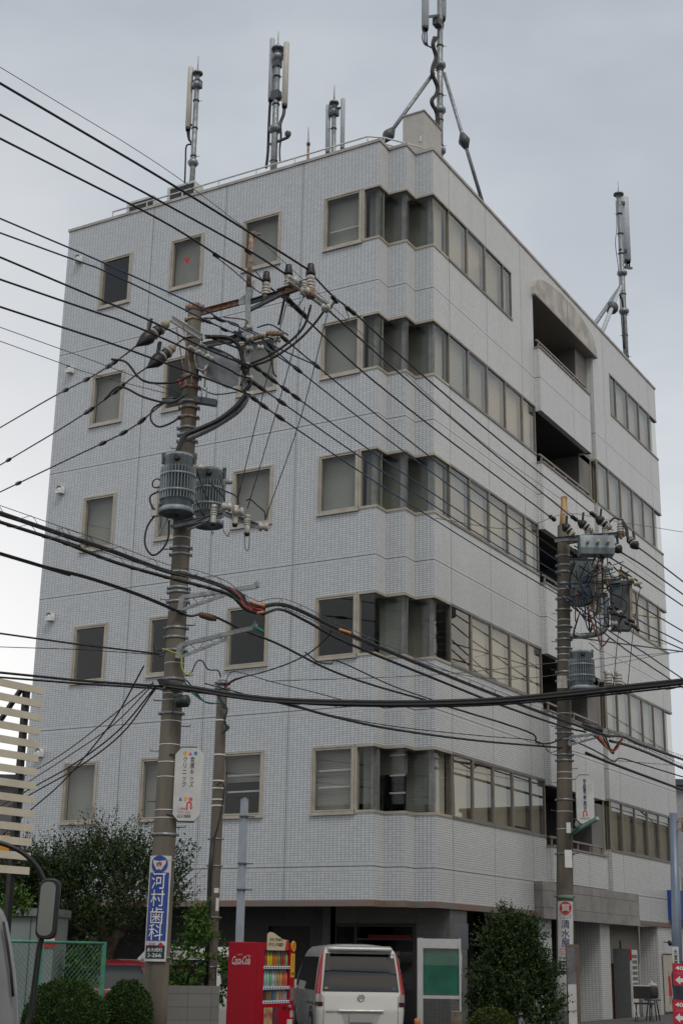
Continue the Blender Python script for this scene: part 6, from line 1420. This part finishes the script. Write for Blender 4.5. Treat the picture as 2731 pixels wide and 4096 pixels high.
mb = MB(); mb.tube(catmull(pts([(100, 2145), (91, 2175), (80, 2260), (68, 2345), (40, 2380)], Dk-.1), 5), [.013]*3+[.02]*18, 8); mb.build('mirror_stay', M['black'], t)
c = at(110, 2088, Dk-.15); hh_ = px(63, Dk); ww_ = px(22, Dk)
def rrect(hw, hh, r, n=5):
    o = []
    for cx_, cy_, a0 in ((hw-r, hh-r, 0), (-hw+r, hh-r, pi/2), (-hw+r, -hh+r, pi), (hw-r, -hh+r, 3*pi/2)):
        for i in range(n+1): a = a0+pi/2*i/n; o.append((cx_+r*cos(a), cy_+r*sin(a)))
    return o
Xm = (RH*.95-NF*.1+UP*.0).normalized(); Zm = (UP+RH*.02).normalized()
mb = MB(); rows = []
for d_, k in ((-.09, .55), (-.07, .85), (-.03, 1.0), (.0, 1.0), (.012, .96), (.012, .86)): rows.append([c+Xm*a*k+Zm*b*(1-(1-k)*.4)+NF*d_ for a, b in rrect(ww_, hh_, ww_*.75)])
mb.grid(rows, True, True, True); mm = mb.build('mirror_housing', M['black'], t)
mb = MB(); mb.prism([(a-ww_*.12, b) for a, b in rrect(ww_*.72, hh_*.88, ww_*.6)], c+NF*.013, Xm, Zm, (NF+RH*.5+UP*.12).normalized(), .003); mb.build('mirror_glass', mat('mirror', (.13, .145, .145), .08, 1.), mm)

# ================================================================ drink machines
red = mat('machine_red', (.40, .004, .018), .25, coat=.4)
X0, X1, Y0, Y1, ZT = -.13, .556, -6.72, -5.67, 1.815
t = thing('vending_machine', 'red soft drink vending machine beside the white minivan', 'vending machine', (X0, Y0, 0))
mb = MB(); mb.box(X0, X1-.10, Y0, Y1, .06, ZT); mb.build('cabinet', red, t, bevel=.008)
yy = lambda a: Y0+(Y1-Y0)*a
mb = MB(); fy = [(0, 1, 1.70, ZT), (0, .055, .06, 1.70), (.86, 1, .06, 1.70), (.055, .86, .06, .835)]
for a, b, z0, z1 in fy: mb.box(X1-.099, X1, yy(a), yy(b), z0, z1)
mb.build('door', red, t); mb = MB(); mb.box(X1-.12, X1-.0995, yy(.055), yy(.86), .835, 1.70)
mb.build('display_back', mat('display_back', (.16, .28, .42), .6, col2=(.35, .42, .45), vs=3.), t)
mb = MB(); mb.box(X1-.012, X1-.006, yy(.055), yy(.86), .835, 1.70); mb.build('display_glass', glass_mat('display_glass', (.97, .98, .98), 1.35), t)
cols_ = [(.30, .03, .03), (.32, .04, .04), (.55, .45, .02), (.5, .42, .02), (.45, .12, .02), (.5, .14, .02), (.10, .28, .06), (.30, .03, .05), (.30, .05, .06), (.25, .35, .10)]
c2_ = [(.08, .30, .10), (.30, .40, .38), (.32, .42, .42), (.1, .35, .12), (.40, .44, .42), (.32, .30, .30), (.36, .22, .08), (.45, .30, .06), (.50, .08, .05), (.52, .12, .06)]
c3_ = [(.14, .05, .03), (.03, .03, .03), (.22, .08, .03), (.16, .12, .04), (.04, .08, .2), (.12, .14, .1), (.3, .25, .16), (.34, .12, .06), (.2, .2, .26), (.26, .22, .22)]
cm = {}
for r_, (z0, h_, cs, bot) in enumerate(((1.44, .215, cols_, True), (1.11, .25, c2_, True), (.885, .155, c3_, False))):
    for k in range(10):
        y = yy(.055)+.05+k*(yy(.86)-yy(.055)-.1)/9; cc = cs[k]
        if cc not in cm: cm[cc] = mat('drink_label', tuple(min(.8, x*1.5) for x in cc), .35)
        rr = .030 if bot else .027; mb = MB(); prof = [(rr, 0), (rr, h_*.62), (rr*.75, h_*.75), (rr*.4, h_*.88), (rr*.4, h_)] if bot else [(rr*.9, 0), (rr, .01), (rr, h_*.88), (rr*.85, h_*.92)]
        mb.lathe((X1-.06, y, z0), prof, 10); mb.build('bottle' if bot else 'can', cm[cc], t)
    mb = MB(); mb.box(X1-.11, X1+.004, yy(.055), yy(.85), z0-.05, z0-.004); sh_ = mb.build('shelf', mat('shelf_white', (.72, .74, .78), .4), t)
    mb = MB()
    for k in range(10): y = yy(.055)+.05+k*(yy(.86)-yy(.055)-.1)/9; mb.box(X1+.004, X1+.008, y-.022, y+.018, z0-.040, z0-.018)
    mb.build('buttons', mat('button_blue', (.03, .04, .18), .4), sh_)
mb = MB(); mb.box(X1, X1+.006, yy(.87), yy(.99), 1.25, 1.64); st_ = mb.build('yellow_strip', M['yel'], t)
mpm = lambda a, b: V((X1+.009, Y0+a, b)); text(t, 'お金を入れて', mpm, yy(.93)-Y0, 1.50, h=.22, w=.04, m='redi', vert=True, bold=.02); text(t, '100', mpm, yy(.93)-Y0, 1.31, h=.05, w=.08, m='ink', bold=.03)
mb = MB(); mb.prism([(a, b) for a, b in circ(0, 0, .065, 24, 1.35)], V((X1, yy(.93), 1.765)), (0, 1, 0), (0, 0, 1), (1, 0, 0), .02); mb.build('yellow_oval', M['yel'], t); mb = MB(); mb.box(X1+.02, X1+.024, yy(.93)-.018, yy(.93)+.018, 1.72, 1.82); mb.build('oval_mark', M['redi'], t)
# header card
hd = [(.12, 1.69), (.75, 1.69), (.76, 1.86), (.60, 1.87), (.42, 1.93), (.30, 1.975), (.20, 1.985), (.12, 1.95)]
mb = MB(); mb.prism([((a)*(Y1-Y0), b) for a, b in hd], V((X1+.006, Y0, 0)), (0, 1, 0), (0, 0, 1), (1, 0, 0), .010); hc_ = mb.build('header_card', mat('card_cream', (.60, .52, .34), .5), t)
mph = lambda a, b: V((X1+.020, Y0+a, b)); text(t, 'スタンプためて、', mph, .405, 1.865, h=.055, w=.44, bold=.03); text(t, 'ドリンクGET!', mph, .405, 1.785, h=.065, w=.46, bold=.035)
mb = MB(); mb.prism([(.66, 1.69), (.76, 1.69), (.755, 1.85), (.72, 1.87), (.69, 1.84)], V((X1+.017, Y0, 0)), (0, 1.04, 0), (0, 0, 1), (1, 0, 0), .004); mb.build('card_picture', M['redi'], hc_)
mb = MB(); mb.box(X1, X1+.006, yy(.10), yy(.34), .44, .77); mb.build('poster', mat('poster_yellow', (.55, .48, .22), .5, col2=(.30, .05, .05), vs=7.), t)
mb = MB(); mb.box(X1, X1+.006, yy(.345), yy(.52), .45, .77); mb.build('poster', mat('poster_dark_red', (.25, .02, .05), .5, col2=(.04, .02, .03), vs=9.), t)
mb = MB(); mb.box(X1, X1+.008, yy(.66), yy(.76), .735, .78); mb.build('coin_slot', M['black'], t); mb = MB(); mb.lathe((X1, yy(.86), .77), [(.035, 0), (.035, .02), (.02, .03)], 14, (1, 0, 0)); mb.build('return_lever', M['steel'], t)
mb = MB(); mb.box(X1, X1+.01, yy(.885), yy(.965), .87, 1.08); mb.build('note_slot', M['steel'], t); mb = MB(); mb.box(X1, X1+.008, yy(.80), yy(.95), .45, .57); mb.build('notice', M['board'], t); mb = MB(); mb.box(X1, X1+.008, yy(.885), yy(.965), .60, .71); mb.build('return_tray', M['porc'], t)
mps = lambda a, b: V((X0+a, Y0-.004, b)); wht = mat('logo_white', (.62, .60, .58), .5)
text(t, 'Coca-Cola', mps, .27, 1.52, h=.135, w=.37, m=wht, bold=.015, shear=.45); text(t, 'ecoる', mps, .24, 1.615, h=.03, w=.09, m=wht)
mb = MB(); q = [mps(.09, 1.462), mps(.16, 1.447), mps(.23, 1.462), mps(.29, 1.458)]; mb.tube(catmull(q, 4), .004, 5); q = [mps(.36, 1.585), mps(.41, 1.60), mps(.46, 1.585)]; mb.tube(catmull(q, 4), .004, 5); mb.build('swash', wht, t)
mb = MB(); mb.box(X0+.02, X0+.10, Y0+.1, Y0+.2, 0, .06); mb.box(X1-.2, X1-.1, Y0+.1, Y0+.2, 0, .06); mb.box(X0+.02, X0+.10, Y1-.2, Y1-.1, 0, .06); mb.box(X1-.2, X1-.1, Y1-.2, Y1-.1, 0, .06); mb.build('feet', M['steelD'], t)
# grey sided machine at the far pillar
cx0 = onB(1444, 2180, .25); y0 = cx0.y; y1 = onB(1465, 2180, .25).y; xb = at(1407, 2180, 1.); d_ = ray(1407, 2180); s_ = (y0-CP.y)/d_.y; xb = (CP+d_*s_).x; zt = cx0.z
t = thing('vending_machine', 'grey sided goods machine with a white shelved front by the far pillar', 'vending machine', (xb, y0, 0))
mb = MB(); mb.box(xb, .25, y0, y1, .08, zt); mb.build('cabinet', mat('machine_grey', (.13, .14, .145), .5, .2, .08), t)
mb = MB(); mb.box(.2501, .30, y0+.02, y1-.25, .1, zt-.03); mb.build('front', M['board'], t)
mb = MB(); mb.box(.2501, .31, y0, y0+.05, zt-.3, zt-.02); mb.build('red_corner', M['redi'], t)
n = 8
for k in range(n):
    z = .62+k*(zt-.75)/n; mb = MB(); mb.box(.301, .306, y0+.08, y0+.62*(y1-y0), z+.03, z+(zt-.75)/n-.03); c_ = mb.build('compartment', mat('compartment_glass', (.10, .13, .12), .2, col2=(.20, .17, .15), vs=12.), t)
mb = MB(); mb.box(.301, .31, y0+.8*(y1-y0)-.1, y1-.3, .2, .75); mb.build('coin_panel', M['steel'], t)
mb = MB(); mb.box(-.1, -.06, y0+.2, y0+.24, zt, zt+.22); mb.build('aerial', M['black'], t)

# ================================================================ posts, boards, street furniture
D5 = 26.8; a = at(543, 2352, D5); tp = at(545, 1832, D5); t = thing('steel_post', 'pale square steel post with a flat top plate behind the red drink machine', 'post', (a.x, a.y, 0))
r_ = px(8.5, D5); pg = mat('post_pale', (.40, .45, .50), .45, .2, .1); mb = MB(); mb.bar(V((a.x, a.y, 0)), V((a.x, a.y, tp.z)), 2*r_*.78, 2*r_*.78, (1, 0, 0)); mb.build('shaft', pg, t)
mb = MB(); c = V((a.x, a.y, tp.z+.02)); mb.obox(c-RH*.04, RH*px(19, D5), NF*.07, UP*.012); mb.build('top_plate', M['steelD'], t)
for v in (1876, 1984, 2044): mb = MB(); c = V((a.x, a.y, at(545, v, D5).z)); mb.obox(c, RH*r_*1.15, NF*r_*1.15, UP*.015); mb.bar(c, c+RH*.2, .03, .02); mb.build('bracket', M['steelD'], t)
# notice board
D6 = 29.3; u0, u1 = 958, 1058; A_ = at(u0, 2155, D6); B_ = at(u1, 2155, D6); t = thing('notice_board', 'aluminium framed green glass notice board on posts right of the minivan', 'notice board', (A_.x, A_.y, 0))
al = mat('aluminium', (.50, .51, .52), .35, .5, .06); zb = at(960, 2294, D6).z; zt = A_.z; W_ = (B_-A_).length; X_ = RH
o_ = V((A_.x, A_.y, 0))
mb = MB()
for x, wd in ((.055, .055), (W_-.02, .02)): mb.obox(o_+X_*x+UP*(zt/2)+NF*.0, X_*wd, NF*.05, UP*zt/2)
mb.build('posts', al, t); mb = MB(); mb.obox(o_+X_*(W_/2+.04)+UP*(zt-.10), X_*(W_/2-.07), NF*.045, UP*.09); mb.obox(o_+X_*(W_/2+.04)+UP*(zb+.03), X_*(W_/2-.07), NF*.045, UP*.03); mb.build('frame', al, t)
mb = MB(); mb.obox(o_+X_*(W_/2+.04)+UP*((zt+zb)/2)-NF*.02, X_*(W_/2-.07), NF*.01, UP*((zt-zb)/2-.08)); mb.build('board', mat('board_green', (.02, .20, .14), .6, 0, .25, 2.), t)
mb = MB(); mb.obox(o_+X_*(W_/2+.04)+UP*((zt+zb)/2)+NF*.03, X_*(W_/2-.07), NF*.003, UP*((zt-zb)/2-.08)); mb.build('pane', M['glass'], t)
c = at(1058, 2152, 30.2); t = thing('projecting_sign', 'plain grey blue sign panel on the corner pillar behind the notice board', 'sign', (c.x, c.y, 0)); z1_ = at(1058, 2122, 30.2).z; z0_ = at(1058, 2181, 30.2).z
mb = MB(); mb.obox(V((c.x, c.y, (z0_+z1_)/2)), RH*px(16, 30.2), NF*.04, UP*(z1_-z0_)/2); mb.build('panel', mat('sign_blue_grey', (.11, .115, .15), .5, col2=(.09, .10, .095), vs=1.2), t); mb = MB(); mb.tube([V((c.x, c.y, 0))-NF*.05, V((c.x, c.y, z1_))-NF*.05], .025, 8); mb.build('post', al, t)
# round blue grey post at the right
D7 = 26.; a = at(1557, 2352, D7); b = at(1546, 1868, D7); t = thing('street_post', 'thick blue grey round post at the right edge', 'post', (a.x, a.y, 0)); pb = mat('post_blue_grey', (.16, .20, .26), .4, .2, .12, 3.)
mb = MB(); a0 = V((a.x, a.y, 0)); mb.tube([a0, V((b.x, b.y, b.z))], [px(11.5, D7)*1.05, px(9, D7)], 18); mb.build('shaft', pb, t)
mb = MB(); c = at(1566, 1895, D7); mb.bar(c-RH*.12-UP*.08, c+RH*.5-UP*.08, .06, .05); mb.bar(c-RH*.12+UP*.08, c+RH*.5+UP*.08, .06, .05); mb.tube([c+RH*.05-UP*.12, c+RH*.05+UP*.12], .06, 10); mb.build('bracket', M['rust'], t)
mb = MB(); c = at(1551, 2200, D7-.13); mb.obox(c, RH*px(7, D7), NF*.012, UP*px(22, D7)); lab_ = mb.build('address_plate', M['board'], t); mpp = board_map(c, off=.016); text(t, '大宮市', mpp, 0, 0, h=px(34, D7), w=px(8, D7), vert=True, bold=.02)
t1_ = mat('sign_red', (.48, .012, .04), .45)
for k, (v0, v1) in enumerate(((2218, 2263), (2302, 2350))):
    c = at(1573, (v0+v1)/2, 25.6); t = thing('parking_sign', ('upper' if k == 0 else 'lower')+' of two red parking price signs with a white arrow at the right edge', 'sign', c, 'red parking price signs'); W2, H2 = px(26, 25.6), px((v1-v0)/2, 25.6)
    Xs = (RH-UP*.05).normalized(); mb = MB(); mb.obox(c, Xs*W2, NF*.015, UP*H2); mb.build('panel', t1_, t); mb = MB(); mb.bar(c-NF*.03-UP*H2*1.3, c-NF*.03+UP*H2*1.3, .04, .04, NF); mb.build('bracket', M['steelD'], t)
    mpq = board_map(c, X=Xs, off=.019); text(t, '400円', mpq, .0, H2*.60, h=H2*.42, w=W2*1.6, m='white', bold=.03); text(t, '60MIN', mpq, -.02, H2*.12, h=H2*.28, w=W2*1.3, m='pink', bold=.02)
    flat(t, [[(-W2*.85, -H2*.5), (-W2*.45, -H2*.1), (-W2*.45, -H2*.9)], [(-W2*.45, -H2*.33), (W2*.9, -H2*.33), (W2*.9, -H2*.67), (-W2*.45, -H2*.67)]], mpq, 'white', 'arrow')
# banner on the far pillar, spot lamp above it
P0 = onB(1522, 2192, .03); P1 = onB(1549, 2195, .03); zb = onB(1530, 2326, .03).z; t = thing('wall_banner', 'tall cream banner with red and black figures hung on the far pillar', 'banner', (.03, P0.y, zb)); yc = (P0.y+P1.y)/2; hw_ = (P1.y-P0.y)/2; hz = (P0.z-zb)/2; zc_ = (P0.z+zb)/2
mb = MB(); mb.obox(V((.03, yc, zc_)), V((.012, 0, 0)), V((0, hw_, 0)), V((0, 0, hz))); mb.build('cloth', mat('banner_cream', (.48, .44, .36), .7, 0, .08), t); mb = MB()
for s_ in (-1, 1): mb.tube([V((.04, yc-hw_*1.1, zc_+s_*hz)), V((.04, yc+hw_*1.1, zc_+s_*hz))], .02, 6)
mb.build('rod', M['steelD'], t)
mq = lambda a, b: V((.046, yc+a*hw_, zc_+b*hz))
flat(t, [[(-.45, .18), (-.2, .28), (.0, .2), (.08, -.1), (.2, -.42), (-.1, -.5), (-.42, -.42), (-.35, -.1)]], mq, 'redi', 'red_figure')
flat(t, [[(.15, .25), (.3, .42), (.55, .3), (.5, 0), (.55, -.35), (.6, -.7), (.5, -.72), (.35, -.4), (.2, -.1)], [(-.3, -.5), (-.2, -.5), (-.18, -.72), (-.26, -.72)], [(.0, -.5), (.1, -.5), (.16, -.78), (.08, -.78)], [(-.35, .3), (-.25, .3), (-.3, .42)]], mq, 'ink', 'black_figure')
c = onB(1538, 2168, .2); t = thing('wall_lamp', 'small black spot lamp on a bracket above the banner', 'lamp', c); mb = MB(); mb.lathe(c, [(.05, -.06), (.07, .05), (.03, .09)], 10, (-.3, .2, .8)); mb.build('head', M['black'], t); mb = MB(); mb.tube([c, c+V((-.2, 0, .05))], .015, 6); mb.build('bracket', M['black'], t)
# information board and white box beside the farther pole
D8 = 33.5; c = at(1316, 2260, D8); z1_ = at(1316, 2170, D8).z; t = thing('notice_board', 'narrow brown information board partly behind the farther pole', 'notice board', (c.x, c.y, 0)); mb = MB(); mb.obox(V((c.x, c.y, z1_/2)), RH*px(14, D8), NF*.03, UP*z1_/2); mb.build('board', mat('board_brown', (.14, .10, .085), .6, 0, .2), t)
mb = MB(); mb.obox(V((c.x, c.y, z1_*.72))+NF*.033-RH*.04, RH*px(9, D8), NF*.003, UP*z1_*.24); mb.build('panel', mat('panel_mauve', (.17, .16, .17), .5, col2=(.11, .11, .11), vs=6.), t)
mb = MB(); z2 = at(1316, 2262, D8).z; mb.obox(V((c.x, c.y, z2/2))+NF*.06-RH*.04, RH*px(9, D8), NF*.02, UP*z2/2); mb.build('white_panel', M['board'], t)
# things in the far bay
def leg(mb, a, b, r=.012): mb.tube([a, b], r, 6)
c = at(1480, 2352, 40.); c = V((c.x, c.y, .12)); t = thing('folding_chair', 'black folding chair with a pale backrest edge in the far bay', 'chair', c); X_, Y_ = RH, -NF
mb = MB(); mb.obox(c+UP*.45, X_*.22, Y_*.2, UP*.02); mb.build('seat', M['black'], t); mb = MB(); mb.obox(c+UP*.72+Y_*.2, X_*.22, Y_*.015, UP*.16); mb.build('backrest', M['black'], t); mb = MB(); mb.obox(c+UP*.89+Y_*.2, X_*.23, Y_*.02, UP*.015); mb.build('back_rail', M['board'], t)
for sx in (-1, 1):
    for sy in (-1, 1): mb = MB(); leg(mb, c+X_*.2*sx+Y_*.18*sy, c+X_*.2*sx-Y_*.1*sy+UP*.45); mb.build('leg', M['steelD'], t)
c = at(1500, 2352, 41.); c = V((c.x, c.y, .12)); t = thing('stool', 'black round stool in the far bay beside the folding chair', 'stool', c); mb = MB(); mb.lathe(c+UP*.5, [(.22, 0), (.23, .02), (.2, .05)], 16); mb.build('seat', M['steelD'], t)
for k in range(4): a_ = pi/4+k*pi/2; mb = MB(); leg(mb, c+V((cos(a_)*.2, sin(a_)*.2, 0)), c+V((cos(a_)*.12, sin(a_)*.12, .5)), .016); mb.build('leg', M['black'], t)
c = c+UP*.56; t = thing('pot', 'dark pot with a white lid standing on the round stool', 'pot', c); mb = MB(); mb.lathe(c, [(.14, 0), (.17, .05), (.17, .25), (.15, .3)], 16); mb.build('body', M['dark'], t); mb = MB(); mb.lathe(c+UP*.31, [(.16, 0), (.13, .06), (.03, .09), (.03, .13), (.01, .14)], 16); mb.build('lid', M['porc'], t)
c = at(958, 2352, 27.5); t = thing('bollard', 'yellow orange topped bollard at the foot of the notice board', 'bollard', (c.x, c.y, 0)); zt = at(958, 2340, 27.5).z; mb = MB(); mb.lathe((c.x, c.y, 0), [(.05, 0), (.05, zt-.15)], 14); mb.build('shaft', M['board'], t); mb = MB(); mb.lathe((c.x, c.y, zt-.15), [(.055, 0), (.055, .13), (.04, .15)], 14); mb.build('cap', M['orange'], t)
c = at(1047, 2352, 28.); t = thing('wooden_post', 'weathered stump of a wooden post beside the low olive shrub', 'post', (c.x, c.y, 0)); zt = at(1047, 2325, 28).z; mb = MB(); mb.lathe((c.x, c.y, 0), [(.13, 0), (.12, zt*.6), (.115, zt)], 12); mb.build('trunk', mat('grey_wood', (.12, .10, .075), .9, 0, .4, 8., bump=.4), t)
mb = MB(); mb.lathe((c.x, c.y, zt), [(.118, 0), (.10, .012)], 12); mb.build('cut_top', mat('cut_wood', (.22, .18, .12), .9, 0, .3, 12.), t)
